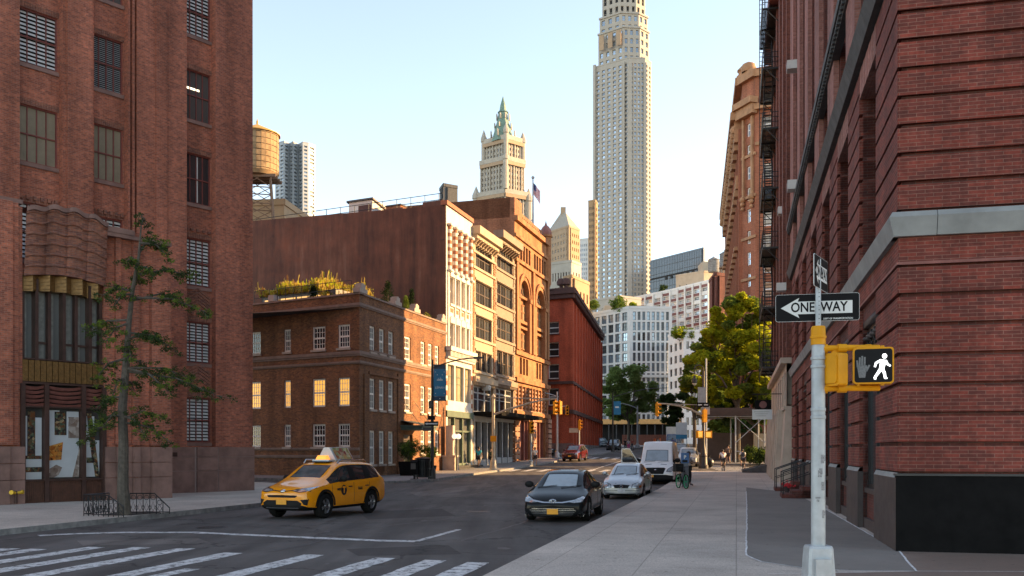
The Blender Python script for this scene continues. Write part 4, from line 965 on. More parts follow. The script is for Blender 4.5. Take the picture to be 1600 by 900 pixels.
B5,f5,L5=loft(T[773],T[804],'darker tan loft building between the beige building and the arched orange one',M['tan'],D5(325),[(D5(372),D5(478)),(D5(548),D5(648)),(D5(715),D5(812)),(D6(192),D6(325))],[(D6(402),D6(550)),(D6(600),D6(800))],3,(.10,.90),(.5,.2,.9))
mb=MB();mb.box(.2,L4+7.5,-2.6,-.05,fr0.z(790,655),fr0.z(790,655)+.35);f4.put(mb,'long_canopy',M['black_paint'],B4)
aircon(f4,757,610,'white window air conditioner on the beige loft building above its cornice line',0)
t6=T[804];f6=rowfr(t6);L6=T[856]-t6;B6=thing('arched_building','orange sandstone building with two tall arches, brick attic and a little domed corner turret','building',(*f6.w(0),0))
P6=lambda px,y:fr0.z(px,y);pm=C5(585);G6=gz(98)+KERB
top6=P6(pm,D5(275));att=P6(C5(490),D5(100))
W6=[(L6*.06,L6*.46),(L6*.54,L6*.94)]
spring,crown=P6(C5(550),D5(600)),P6(C5(550),D5(462));zw=[(P6(C5(550),D5(712)),P6(C5(550),D5(630))),(P6(C5(550),D5(852)),P6(C5(550),D5(762))),(P6(C6(660),D6(320)),P6(C6(660),D6(222)))]
arch_lo=zw[1][0]-.3
rad=(W6[0][1]-W6[0][0])/2-.9
arch=[((a+b)/2-rad,(a+b)/2+rad)for a,b in W6];crown=spring+rad
colz=(P6(C5(540),D5(425)),P6(C5(540),D5(345)));lowz=(P6(C6(660),D6(525)),P6(C6(660),D6(390)));gb=(G6,P6(C6(680),D6(590)))
cw=[a+(b-a)*(i+.5)/5 for a,b in W6 for i in range(5)]
holes=[(a,b,arch_lo,crown)for a,b in arch]+[(x-.38,x+.38,*colz)for x in cw]+[(a+(b-a)*i/4+.25,a+(b-a)*(i+1)/4-.25,*lowz)for a,b in W6 for i in range(4)]
holes+=[(a+(b-a)*i/3+.2,a+(b-a)*(i+1)/3-.2,*zw[2])for a,b in arch for i in range(3)]+[(a+.5,b-.5,G6,gb[1])for a,b in W6]
mb=MB();wall(mb,0,L6,G6-.8,top6,holes,.55)
for a,b in arch:
 xm=(a+b)/2;n=10
 for s in(-1,1):
  pts=[(xm+s*rad*math.cos(math.pi/2*i/n),spring+rad*math.sin(math.pi/2*i/n))for i in range(n+1)]
  mb.prism(pts+[(xm+s*rad,crown)],.0,.54)
f6.put(mb,'facade',M['orange_stone'],B6);shell(B6,f6,L6,0,top6-.02,26,M['orange_stone'],M['orange_brick'])
mb=MB();ta=f6.t(C5(545));wall(mb,.02,ta,top6,att,[(ta*(i+.5)/6-.22,ta*(i+.5)/6+.22,top6+.9,att-1.5)for i in range(6)],.3)
mb.box(.02,ta,.5,15,top6-.5,att-.01);mb.quad((ta,0,top6),(ta,15,top6),(ta,15,att),(ta,0,att));mb.quad((.02,15,top6-2),(.02,0,top6-2),(.02,0,att),(.02,15,att));mb.quad((.02,0,att),(ta,0,att),(ta,15,att),(.02,15,att))
mb.box(ta,L6-1.4,.3,.8,top6,P6(C5(600),D5(275))+.9)
for i in range(12):mb.box(ta+.4+i*.62,ta+.75+i*.62,.2,.31,top6+.1,top6+.8)
f6.put(mb,'attic',M['orange_brick'],B6)
mb=MB()
for a,b in arch:
 xm=(a+b)/2;n=20
 for k,(r0,r1,y)in enumerate(((rad,rad+.38,-.12),(rad+.39,rad+.7,-.22))):
  pts=[(xm+r0*math.cos(math.pi*i/n),spring+r0*math.sin(math.pi*i/n))for i in range(n+1)]+[(xm+r1*math.cos(math.pi*i/n),spring+r1*math.sin(math.pi*i/n))for i in range(n,-1,-1)]
  for i in range(n):mb.prism([pts[i],pts[i+1],pts[2*n-i],pts[2*n+1-i]],y,0)
 for s in(-1,1):mb.box(xm+s*(rad+.35)-.35,xm+s*(rad+.35)+.35,-.15,0,arch_lo,spring);mb.box(xm+s*(rad+.35)-.45,xm+s*(rad+.35)+.45,-.25,0,spring-.4,spring)
 for z0,z1 in((zw[0][0]-.35,zw[0][0]-.05),(zw[1][1]+.15,zw[1][1]+.4),(spring-.15,spring+.1)):mb.box(a,b,.1,.5,z0,z1)
for z,h,o in((top6-.35,.5,.35),(colz[1]+.35,.3,.2),(colz[0]-.45,.35,.25),(arch_lo-.55,.4,.25),(lowz[1]+.35,.45,.3),(lowz[0]-.5,.35,.25),(gb[1]+.5,.35,.3)):mb.box(-.05,L6+.2,-o,0,z,z+h)
for x in[W6[0][0]-.3,(W6[0][1]+W6[1][0])/2,W6[1][1]+.3]:mb.box(x-.32,x+.32,-.25,0,arch_lo,colz[0]-.5)
for a,b in W6:
 for i in range(5):x=a+(b-a)*i/4;mb.tube([(x,-.06,lowz[0]),(x,-.06,lowz[1])],.17,8)
f6.put(mb,'stone_trim',M['orange_stone'],B6)
mb=MB()
for x in(0.1,L6*.5,L6-.1):
 for i in range(9):z=G6-.5+(gb[1]+1-G6)*i/9;mb.box(x-.75,x+.75,-.3,0,z+.04,z+(gb[1]+.6-G6)/9-.02)
for i in range(6):z=gb[1]+.9+.42*i;mb.box(-.02,L6,-.04,-.002,z,z+.2)
f6.put(mb,'rusticated_pier',M['pink_stone'],B6)
for a,b in arch:
 w3=(b-a)/3;xs=[a+w3*(i+.5)for i in range(3)]
 windows(B6,f6,[(x,z)for z in(zw[0][0],zw[1][0])for x in xs],w3-.2,zw[0][1]-zw[0][0],1,2,.4,M['orange_stone'],M['gl_bld'],.04,.12,.55)
 windows(B6,f6,[(x,zw[2][0])for x in xs],w3-.4,zw[2][1]-zw[2][0],1,2,.3,M['brown_stone'],M['gl_dark'],.04,.1,.55)
 mb=MB();n=16;xm=(a+b)/2;r_=rad-.1
 mb.prism([(xm+r_*math.cos(math.pi*i/n),spring+.1+r_*math.sin(math.pi*i/n))for i in range(n+1)],.44,.47);t_=f6.put(mb,'arched_window',M['gl_bld'],B6)
 mb=MB()
 for i in range(1,4):an=math.pi*i/4;mb.bar((xm,.41,spring+.1),(xm+r_*math.cos(an),.41,spring+.1+r_*math.sin(an)),.12,.08,up=(0,1,0))
 for i in range(8):a1,a2=math.pi*i/8,math.pi*(i+1)/8;mb.bar((xm+r_*.55*math.cos(a1),.41,spring+.1+r_*.55*math.sin(a1)),(xm+r_*.55*math.cos(a2),.41,spring+.1+r_*.55*math.sin(a2)),.1,.08,up=(0,1,0))
 mb.build('glazing_bar',M['brown_stone'],t_)
 mb=MB();mb.box(a+.05,b-.05,.5,.54,arch_lo,spring);f6.put(mb,'infill',M['orange_stone'],B6)
windows(B6,f6,[(x,colz[0])for x in cw],.74,colz[1]-colz[0],1,2,.35,M['brown_stone'],M['gl_dark'],.04,.06,.5)
windows(B6,f6,[(a+(b-a)*(i+.5)/4,lowz[0])for a,b in W6 for i in range(4)],(W6[0][1]-W6[0][0])/4-.5,lowz[1]-lowz[0],1,2,.4,M['brown_stone'],M['gl_bld'],.04,.08,.6)
mb=MB()
for a,b in W6:mb.box(a+.5,b-.5,.45,.5,G6-.5,gb[1])
for a,b in W6:
 for i in range(4):x=a+.5+(b-a-1)*i/3;mb.box(x-.15,x+.15,.2,.45,G6-.5,gb[1])
f6.put(mb,'shop_front',M['redbrown'],B6)
tx=L6-.1;mb=MB();zt0,zt1=P6(C5(655),D5(530)),P6(C5(650),D5(300));
mb.lathe([(.1,zt0-1.2),(.6,zt0),(.6,zt1),(.75,zt1+.1),(.75,zt1+.3),(.62,zt1+.32)],(tx,.2,0),16);f6.put(mb,'turret',M['orange_stone'],B6)
mb=MB();mb.lathe([(.62,zt1+.3),(.68,zt1+.55),(.6,zt1+.9),(.38,zt1+1.25),(.15,zt1+1.45),(.05,zt1+1.8),(.001,zt1+2.1)],(tx,.2,0),16);f6.put(mb,'dome',mat('red_copper',(.26,.10,.075),.5,var=.2),B6)
fp=thing('flagpole','tall white flagpole on the roof of the arched building','flagpole',(*f6.w(f6.t(849),1.2),top6));zt_=P6(849,278)
mb=MB();mb.tube([(0,0,0),(0,0,zt_-top6)],[.14,.07],8);mb.sphere((0,0,zt_-top6+.15),.18);mb.tube([(-1.2,-.8,.2),(0,0,2.6)],.05,5);mb.build('pole',mat('weathered_aluminium',(.36,.36,.36),.5,.3),fp)
fm,fnt,fb_=_new('flag_cloth');tcn=fnt.nodes.new('ShaderNodeTexCoord');sx=fnt.nodes.new('ShaderNodeSeparateXYZ');fnt.links.new(tcn.outputs['UV'],sx.inputs[0])
def mth(nt,op,a,b=None):
 n=nt.nodes.new('ShaderNodeMath');n.operation=op
 for i,v in enumerate((a,b)):
  if v is None:continue
  if isinstance(v,(int,float)):n.inputs[i].default_value=v
  else:nt.links.new(v,n.inputs[i])
 return n.outputs[0]
stp=mth(fnt,'GREATER_THAN',mth(fnt,'FRACT',mth(fnt,'MULTIPLY',sx.outputs[1],6.5)),.5)
cs=_mixc(fnt,stp,(.5,.03,.04),(.75,.74,.72));cant=mth(fnt,'MULTIPLY',mth(fnt,'LESS_THAN',sx.outputs[0],.4),mth(fnt,'GREATER_THAN',sx.outputs[1],.46))
fnt.links.new(_mixc(fnt,cant,cs,(.03,.05,.18)),fb_.inputs['Base Color'])
me=bpy.data.meshes.new('flag');vs,fs,uv=[],[],[];nu,nv=14,8
for j in range(nv+1):
 for i in range(nu+1):
  u,v=i/nu,j/nv;vs.append((.08+u*.85,.12*math.sin(u*8+v*2),v*1.5-u*1.1-.2*u*(1-v)))
for j in range(nv):
 for i in range(nu):fs.append((j*(nu+1)+i,j*(nu+1)+i+1,(j+1)*(nu+1)+i+1,(j+1)*(nu+1)+i))
me.from_pydata(vs,[],fs);ul=me.uv_layers.new(name='UVMap')
for p in me.polygons:
 for li in p.loop_indices:k=me.loops[li].vertex_index;ul.data[li].uv=((k%(nu+1))/nu,(k//(nu+1))/nv)
me.materials.append(fm);fo=bpy.data.objects.new('flag',me);col.objects.link(fo);fo.location=(*f6.w(f6.t(849),1.2),P6(849,302));tag(fo,'striped red, white and blue flag hanging limp on the rooftop flagpole','flag')
fo.scale=(.85,.85,.85)
tc7=fr0.t(893);c7=fr0.w(tc7,0);B7=thing('red_brick_building','crimson brick warehouse with a heavy dark cornice on the far side of the side street','building',(*c7,0))
g7=Fr(*c7,math.atan2(-.45,.893));f7=Fr(*c7,R(80));L7=46;top7=fr0.z(893,452);G7=gz(116)+KERB
wl=[(g7.z(C6(843),D6(b)),g7.z(C6(843),D6(a)))for a,b in((10,80),(130,213),(258,345),(400,500))]+[(g7.z(C5(698),D5(b)),g7.z(C5(698),D5(a)))for a,b in((720,780),(615,672))]
wl=[wl[0],wl[1],wl[2],wl[3],(wl[0][0]+(wl[0][0]-wl[1][0]),wl[0][1]+(wl[0][1]-wl[1][1])),(wl[0][0]+2*(wl[0][0]-wl[1][0]),wl[0][1]+2*(wl[0][1]-wl[1][1]))]
xl=[g7.t(C6(843)),g7.t(C6(843))-3.4,g7.t(C6(843))-6.8,g7.t(C6(843))-10]
holes=[(x-.75,x+.75,a,b)for x in xl for a,b in wl if b<top7-1.5]+[(g7.t(861)-6,g7.t(862),G7,wl[3][0]-1.2)]
mb=MB();wall(mb,-20,0,0,top7,holes,.4);g7.put(mb,'wall',M['b7'],B7)
for a,b in wl:
 if b<top7-1.5:windows(B7,g7,[(x,a)for x in xl],1.5,b-a,1,2,.25,M['white_wood'],M['gl_dark'],.04,.12,.5,sill=M['brown_stone'])
bayn=12;bw7=L7/bayn;bx7=[bw7*(i+.5)for i in range(bayn)]
holes=[(x-.8,x+.8,a,b)for x in bx7 for a,b in wl if b<top7-1.5]+[(x-1.2,x+1.2,G7-.2,wl[3][0]-1.5)for x in bx7]
mb=MB();wall(mb,0,L7,0,top7,holes,.4)
for i in range(bayn+1):mb.box(bw7*i-.5+(.5 if i==0 else 0),bw7*i+.5,-.22,0,0,top7-1.4)
mb.quad((0,0,top7),(L7,0,top7),(L7,20,top7),(0,12,top7),1)
f7.put(mb,'wall',[M['b7'],M['roof']],B7)
for a,b in wl:
 if b<top7-1.5:windows(B7,f7,[(x,a)for x in bx7],1.6,b-a,1,2,.25,M['lime'],M['gl_old'],.05,.12,.5)
windows(B7,f7,[(x,G7-.2)for x in bx7],2.4,wl[3][0]-1.3-G7,2,2,.3,M['black_iron'],M['gl_dark'],.06,.12,.7)
mb=MB();mb2=MB()
for z0,z1,o in((top7-1.1,top7-.55,.45),(top7-.55,top7-.05,.65),(top7-.05,top7+.2,.5),(wl[3][0]-1.1,wl[3][0]-.6,.35),(wl[2][0]-.7,wl[2][0]-.35,.3)):mb.box(-20,o,-o,.1,z0,z1);mb2.box(0,L7,-o,.1,z0+.003,z1)
for i in range(60):x=L7*(i+.5)/60;mb2.box(x-.18,x+.18,-.55,0,top7-1.0,top7-.56)
g7.put(mb,'cornice',M['brown_stone'],B7);f7.put(mb2,'cornice',M['brown_stone'],B7)
mb=MB();mb.box(-20,.25,-.12,0,0,G7+1.3);g7.put(mb,'base',M['granite'],B7);mb=MB();[mb.box(bw7*i-.55+(.55 if i==0 else 0),bw7*i+.55,-.26,0,0,G7+1.2)for i in range(bayn+1)];f7.put(mb,'base',M['stone_grey'],B7)
mb=MB();mb.box(g7.t(861)-6,g7.t(862),.45,.5,G7-1,wl[3][0]-1.2);g7.put(mb,'shaded_opening',M['dark'],B7)  # dark sheet standing in for the shade inside an open entrance
for px,lab in((C5(735),'small round vent pipe on the crimson building roof, left one'),(C5(758),'small mushroom vent on the crimson building roof, right one')):
 mb=MB();mb.lathe([(.25,-1),(.25,.8),(.55,.8),(.6,1.2),(.4,1.6),(.001,1.7)],n=10);f=g7.off(3);mb.build('roof_vent',M['brown_stone'],None,(*f.w(f.t(px)),top7+.4),label=lab,cat='roof vent')
def back2(pts,depth):
 a,b=Vector(pts[0]),Vector(pts[-1]);m=(a+b)/2;q=[p+p.normalized()*depth for p in(b,a)];return[p+(m+m.normalized()*depth-p)*.06 for p in q]
def block(name,lab,cat,pts,z0,z1,m,specs,depth=18,roof=None,group=None,trim=None,gx=0.0):
 """pts: visible corners from the viewer's left to right; specs: one dict per visible face (cols, rows, fw, fh, lo, hi, frame, glass)"""
 B=thing(name,lab,cat,(*pts[0],0),0,group);frs=[]
 for i,(a,b)in enumerate(zip(pts,pts[1:])):
  a,b=Vector(a),Vector(b);d=b-a;f=Fr(a.x,a.y,math.atan2(d.y,d.x));L=d.length;s=specs[i];frs.append((f,L));mb=MB()
  if not s:wall(mb,0,L,z0,z1);f.put(mb,'wall',m,B);continue
  lo,hi=s.get('lo',z0+1),s.get('hi',z1-1.5);n,r=s['cols'],s['rows'];cw,rh=(L-2*s.get('mx',.4))/n,(hi-lo)/r;ww,wh=cw*s.get('fw',.55),rh*s.get('fh',.55)
  sp=[(s.get('mx',.4)+cw*(k+.5),lo+rh*j+(rh-wh)*.45)for j in range(r-1,-1,-1)for k in range(n)if not(s.get('skip')and s['skip'](k,j))]
  wall(mb,0,L,z0,z1,[(x-ww/2,x+ww/2,z,z+wh)for x,z in sp],s.get('d',.4));f.put(mb,'wall',s.get('m',m),B)
  mf=s.get('frame',M['dark_wood']);mgs=s.get('glass',[M['gl_sky']]);rr=random.Random(len(lab)+i)
  lots={}
  for q in sp:lots.setdefault(rr.randrange(len(mgs)),[]).append(q)
  for k,q in lots.items():windows(B,f,q,ww,wh,s.get('pc',1),s.get('pr',2),s.get('d',.4)-.1,mf,mgs[k],.08,s.get('bw',.12),.5,pane=False)
  if s.get('piers'):
   mb=MB()
   for k in range(n+1):x=s.get('mx',.4)+cw*k;mb.box(max(x-s['piers']/2,0),min(x+s['piers']/2,L),-s.get('pd',.5),-.0,lo-rh*.2,hi)
   f.put(mb,'pier',s.get('pm',m),B)
 f0=frs[0][0];bk=back2(pts,depth)
 poly=list(pts)+[tuple(b)for b in bk];mb=MB();o=Vector(pts[0])
 P_=[(p[0]-o.x,p[1]-o.y)for p in poly];n=len(P_)
 mb.add([(x,y,z1)for x,y in P_],[tuple(range(n))],1)
 for i in range(len(pts)-1,n):a,b=P_[i],P_[(i+1)%n];mb.quad((*a,z0),(*b,z0),(*b,z1),(*a,z1))
 mb.build('back_wall',[m,roof or M['roof']],B)
 for f,L in frs:
  mb=MB();mb.box(0,L,-.12 if not trim else-trim,.5,z1+.003,z1+.7);mb.box(0,L,.9,1.0,z0,z1-.05);f.put(mb,'parapet',m,B)
 return B,frs
M['gl_blue']=glass('blue_grey_glass',(.16,.20,.25),.1,.3,.8,.5,.1)
def X_(px,Y):return((px-PCX)*Y/F,Y)
M['tower_stone']=mat('pale_limestone',(.40,.365,.315),.8,var=.08,scale=.3)
M['terra']=mat('cream_terracotta',(.40,.36,.30),.75,var=.15,scale=.4)
M['copper']=mat('green_copper_roof',(.16,.25,.20),.6,var=.3,scale=.8)
M['tan_brick']=mat('tan_brick_far',(.40,.28,.18),.85,var=.12,scale=.5)
M['tan_brick2']=mat('orange_tan_brick',(.38,.25,.14),.85,var=.12,scale=.5)
M['steel']=mat('brushed_steel',(.30,.33,.36),.55,.1,var=.12,scale=.2)
M['glass_slab']=glass('dark_curtain_wall',(.07,.08,.095),.15,.2,.8,.3,.15)
M['white_conc']=mat('white_concrete',(.68,.67,.65),.7,var=.08,scale=.5)
M['maroon']=mat('maroon_spandrel',(.17,.06,.055),.6,var=.2)
M['lightgrey']=mat('light_grey_cladding',(.58,.58,.57),.6,var=.06,scale=.6)
ZT=lambda py,Y=500:hz(py,Y)
p=[X_(929,512),X_(983,499),X_(1008,500),X_(1018,506)]
gls=[M['gl_sky'],M['gl_sky2'],M['gl_sky2'],M['gl_sky']]
z_sh=ZT(92)
TW,tf=block('stone_tower','very tall pale limestone tower with stepped crown, tallest building of the skyline','tower',p,0,z_sh,M['tower_stone'],[dict(cols=6,rows=52,fw=.54,fh=.6,lo=ZT(470),hi=z_sh-2,glass=gls,frame=M['tower_stone'],d=.6,pc=1,pr=2),dict(cols=4,rows=52,fw=.52,fh=.6,lo=ZT(470),hi=z_sh-2,glass=gls,frame=M['tower_stone'],d=.6),dict(cols=2,rows=52,fw=.5,fh=.58,lo=ZT(470),hi=z_sh-2,glass=[M['gl_sky2']],frame=M['tower_stone'],d=.6)],26)
def addtier(B,pts,z0,z1,m,specs,depth):
 o=Vector(pts[0]);
 for i,(a,b)in enumerate(zip(pts,pts[1:])):
  a,b=Vector(a),Vector(b);d=b-a;f=Fr(a.x,a.y,math.atan2(d.y,d.x));L=d.length;s=specs[i];mb=MB();n,r=s['cols'],s['rows'];cw,rh=L/n,(z1-z0)/r;ww,wh=cw*s.get('fw',.5),rh*s.get('fh',.6)
  sp=[(cw*(k+.5),z0+rh*j+rh*.2)for j in range(r)for k in range(n)];wall(mb,0,L,z0,z1,[(x-ww/2,x+ww/2,z,z+wh)for x,z in sp],s.get('d',.6));f.put(mb,'wall',m,B)
  windows(B,f,sp,ww,wh,1,s.get('pr',2),s.get('d',.6)-.1,s.get('frame',m),s.get('glass',M['gl_sky']),.1,.15,.5,pane=False)
  mb=MB();mb.box(-.3,L+.3,-.5,.3,z1+.003,z1+1.0);f.put(mb,'parapet',m,B)
 bk=back2(pts,depth);P_=[(q[0]-B.location.x,q[1]-B.location.y)for q in list(pts)+[tuple(b)for b in bk]];n=len(P_);mb=MB()
 mb.add([(x,y,z1)for x,y in P_],[tuple(range(n))]);[mb.quad((*P_[i],z0),(*P_[(i+1)%n],z0),(*P_[(i+1)%n],z1),(*P_[i],z1))for i in range(len(pts)-1,n)]
 mb.build('back_wall',m,B)
dk=M['dark']
addtier(TW,[X_(935,514),X_(974,504),X_(1000,505),X_(1014,511)],z_sh,ZT(38),M['tower_stone'],[dict(cols=4,rows=4),dict(cols=3,rows=4),dict(cols=2,rows=4)],22)
addtier(TW,[X_(937,516),X_(970,508),X_(998,509),X_(1012,514)],ZT(38),ZT(10),M['tower_stone'],[dict(cols=3,rows=2),dict(cols=3,rows=2),dict(cols=2,rows=2)],20)
addtier(TW,[X_(941,518),X_(968,512),X_(994,513),X_(1008,518)],ZT(10),ZT(-30),M['tower_stone'],[dict(cols=3,rows=2,fh=.7,glass=dk),dict(cols=3,rows=2,fh=.7,glass=dk),dict(cols=2,rows=2,fh=.7,glass=dk)],18)
mb=MB();f,L=tf[0];f2_=f.off(1.2)
for i in range(3):a=L*(.12+.25*i);mb.box(a,a+L*.13,.6,.9,ZT(66),ZT(42))
f.put(mb,'loggia',M['tan_brick'],TW)
mb=MB()
for(f,L),w_ in zip(tf[:2],(.16,.2)):
 pass
f,L=tf[1];mb.box(-1.0,1.2,-1.2,.0,ZT(470),ZT(98));mb.box(L-1,L+.6,-.8,0,ZT(470),ZT(98));f.put(mb,'corner_pier',M['tower_stone'],TW)
f,L=tf[0];mb=MB();mb.box(-.4,1.0,-1,0,ZT(470),ZT(88));mb.box(L-3.4,L-2.4,-.8,0,ZT(470),ZT(96));f.put(mb,'corner_pier',M['tower_stone'],TW)
block('stone_wing','low pale stone wing with roof terrace at the foot of the tallest tower','building',[X_(926,300),X_(968,292),X_(1002,297)],0,hz(468,296),M['tower_stone'],[dict(cols=4,rows=10,fw=.4,glass=gls),dict(cols=4,rows=10,fw=.4,glass=gls)],20)
def gothic():
 Y=626;z=lambda py:hz(py,Y);B=thing('gothic_tower','cream gothic skyscraper with a pointed green copper roof and corner pinnacles','tower',(*X_(791,622),0))
 def tier(pl,pc,pr,y0,y1,cl,cr,rows,pin):
  pts=[X_(pl,634),X_(pc,622),X_(pr,632)]
  for i,(a,b)in enumerate(zip(pts,pts[1:])):
   a,b=Vector(a),Vector(b);d=b-a;f=Fr(a.x,a.y,math.atan2(d.y,d.x));L=d.length;n=(cl,cr)[i];z0,z1=z(y0),z(y1);cw,rh=L/n,(z1-z0)/rows;mb=MB();ww,wh=cw*.42,rh*.55
   sp=[(cw*(k+.5),z0+rh*j+rh*.2)for j in range(rows)for k in range(n)];wall(mb,0,L,z0,z1,[(x-ww/2,x+ww/2,q,q+wh)for x,q in sp],.6);f.put(mb,'wall',M['terra'],B)
   windows(B,f,sp,ww,wh,1,2,.5,M['tan_brick'],M['gl_blue'],.1,.12,.5,pane=False)
   mb=MB()
   for k in range(n+1):mb.box(cw*k-.4,cw*k+.4,-.8 if k%3==0 else-.35,0,z0,z1-1)
   mb.box(-.6,L+.6,-1.5,.2,z1-3.2,z1-.2)
   for k in range(n*2):x=L*(k+.5)/(n*2);mb.box(x-.35,x+.35,-1.1,0,z1-5.5,z1-3.2)
   f.put(mb,'gothic_rib',M['terra'],B)
   mb=MB();mb.box(-.3,L+.3,-1.55,-1.35,z1-5.6,z1-3.3);f.put(mb,'dark_frieze',M['tan_brick'],B)
  bk=(X_((pl+pr)/2,652));mb=MB();Q=pts+[X_(pr-3,645),X_(pl+6,648)];o=B.location;mb.slab([(q[0]-o.x,q[1]-o.y)for q in[Q[0],Q[1],Q[2],Q[3],Q[4]]],z(y1)-1,z(y1)-.3);mb.build('roof',M['terra'],B)
  mb=MB();[mb.quad((Q[i][0]-o.x,Q[i][1],z(y0))if 0 else(Q[i][0]-o.x,Q[i][1]-o.y,z(y0)),(Q[j][0]-o.x,Q[j][1]-o.y,z(y0)),(Q[j][0]-o.x,Q[j][1]-o.y,z(y1)),(Q[i][0]-o.x,Q[i][1]-o.y,z(y1)))for i,j in((2,3),(3,4),(4,0))];mb.build('back_wall',M['terra'],B)
  for q,(px,Yq)in zip(pin,((pl,634),(pr,632),(pc,621))):
   if q:
    c=X_(px,Yq);mb=MB();r=q[0];mb.lathe([(r,z(y0)),(r,z(q[1])-3),(r*1.3,z(q[1])-2.6),(r*1.2,z(q[1])),(.15,z(q[2]))],(c[0]-o.x,c[1]-o.y,0),8,smooth=False);mb.build('pinnacle',M['terra'],B)
 tier(744,789,826,420,297,9,8,14,[(2.2,300,286),(2.2,305,290),None])
 tier(752,790,818.5,298,246,8,7,6,[None,None,(1.6,246,240)])
 tier(756,790.5,817,247,213,7,6,4,[(1.7,210,197),(1.7,213,202),(1.5,205,196)])
 o=B.location
 def pyr(y0,y1,w0,w1,m,nm):
  mb=MB();c=X_(786,630);k=626/F;mb.lathe([(w0*k,z(y0)),(w1*k,z(y1))],(c[0]-o.x,c[1]-o.y,0),8,a0=.35,a1=.35+2*math.pi,smooth=False);mb.build(nm,m,B)
 pyr(220,186,19,9.5,M['copper'],'roof');pyr(186,173,9,7.5,M['copper'],'lantern');pyr(173,170,9,6,M['copper'],'lantern');pyr(170,161,6,4.5,M['copper'],'lantern');pyr(161,147,4.5,.3,M['copper'],'spire')
 mb=MB();c=X_(786,630);k=626/F
 for i in range(8):
  a=.35+math.pi/4*i
  for yy,rr,hh in((212,20,8),(196,14,5),(182,10.5,6)):mb.lathe([(.55,z(yy)-1),(.55,z(yy)+hh*.35),(.05,z(yy)+hh*.5)],(c[0]-o.x+rr*k*math.cos(a),c[1]-o.y+rr*k*math.sin(a),0),5,smooth=False)
 mb.build('dormer',M['terra'],B)
gothic()
pp=[]
for i,(px,dy)in enumerate(((430,6),(444,0),(452,7),(458,1),(466,9),(473,2),(482,5),(493,12))):pp.append(X_(px,790+dy))
block('steel_tower','rippled silver steel apartment tower far behind the water tank','tower',pp,0,hz(221,790),M['steel'],[dict(cols=max(1,int((b[0]-a[0])/3.1)),rows=58,fw=.62,fh=.5,lo=80,hi=hz(224,790),glass=[M['gl_blue'],M['gl_sky'],M['gl_dark']],frame=M['steel'],d=.9,mx=.2)for a,b in zip(pp,pp[1:])],25)
Y=330;z1=hz(357,Y)
PB,pf=block('tan_tower','tan brick tower with a pale pyramid roof behind the crimson building','tower',[X_(856,338),X_(889,328),X_(906,334)],0,z1,M['tan_brick'],[dict(cols=7,rows=20,fw=.4,fh=.5,lo=30,hi=z1-1,glass=[M['gl_dark']],frame=M['white_conc'],d=.4),dict(cols=5,rows=20,fw=.4,fh=.5,lo=30,hi=z1-1,glass=[M['gl_dark']],d=.4,m=M['tan_brick2'])],12)
mb=MB();o=PB.location;q=[X_(856,338),X_(889,328),X_(906,334),(X_(898,345)[0],346),(X_(862,349)[0],349)];top=[X_(876,338),X_(884,337),X_(884,340),X_(876,341)]
b_=[(p_[0]-o.x,p_[1]-o.y,z1+.7)for p_ in q];t_=[(p_[0]-o.x,p_[1]-o.y,hz(333,338))for p_ in top];V=b_+t_
mb.add(V,[(0,1,6,5),(1,2,6),(2,3,7,6),(3,4,8,7),(4,0,5,8),(5,6,7,8)]);mb.build('roof',mat('pale_roof_slate',(.36,.31,.25),.7,var=.2),PB)
mb=MB();c=X_(880,338);mb.box(c[0]-o.x-.9,c[0]-o.x+.9,c[1]-o.y-.5,c[1]-o.y+1,hz(335,338),hz(324,338));mb.build('chimney',M['tan_brick'],PB)
block('tan_building','lower tan stone building with green roof beside the pyramid-roofed tower','building',[X_(860,262),X_(893,258),X_(908,263)],0,hz(412,260),M['terra'],[dict(cols=7,rows=10,fw=.4,glass=[M['gl_dark']],lo=12),dict(cols=3,rows=10,fw=.4,glass=[M['gl_dark']],lo=12)],12,M['copper'])
block('tan_building','yellow tan block right above the crimson building cornice','building',[X_(880,215),X_(893,212),X_(921,222)],0,hz(436,214),M['tan_brick2'],[dict(cols=3,rows=8,fw=.4,glass=[M['gl_dark']],lo=8),dict(cols=5,rows=8,fw=.4,glass=[M['gl_dark']],lo=8)],10)
block('blue_slab','slim blue grey glass slab between the tan tower and the tallest tower','tower',[X_(905,452),X_(919,450),X_(923,456)],0,hz(374,450),M['lightgrey'],[dict(cols=4,rows=36,fw=.7,fh=.55,lo=20,glass=[M['gl_blue']],frame=M['lightgrey'],d=.3),dict(cols=1,rows=36,fw=.6,fh=.5,lo=20,glass=[M['gl_blue']],d=.3)],10)
block('tan_slab','slim tan brick slab tucked against the tallest tower','tower',[X_(919,402),X_(930,400),X_(934,406)],0,hz(314,400),M['tan_brick2'],[dict(cols=4,rows=34,fw=.5,fh=.5,lo=20,glass=[M['gl_dark'],M['gl_sky']],d=.3),dict(cols=1,rows=34,fw=.5,glass=[M['gl_sky']],lo=20,d=.3)],10)
z1=hz(394,460)
DG,df=block('dark_office','dark glass office block behind the beige building','building',[X_(1016,484),X_(1099,452),X_(1106,459)],0,z1,M['glass_slab'],[None,None],14)
mb=MB();f,L=df[0]
for i in range(33):x=L*i/32;mb.box(x-.05,x+.05,-.10,-.002,20,z1)
for i in range(20):zz_=z1-3.6*i;mb.box(0,L,-.06,-.002,zz_-.1,zz_+.1)
f.put(mb,'mullion',M['stone_dark'],DG);mb=MB();mb.box(0,L,-.2,-.11,z1-9.6,z1-8.8);[mb.box(L*.1*i,L*.1*i+1.6,-.3,-.11,z1-11,z1-9.7)for i in range(3,10)];f.put(mb,'louvre_band',M['dark'],DG)
mb=MB();f,L=df[1];mb.box(0,L,-.3,.0,20,z1+1.4);f.put(mb,'end_wall',M['white_conc'],DG)
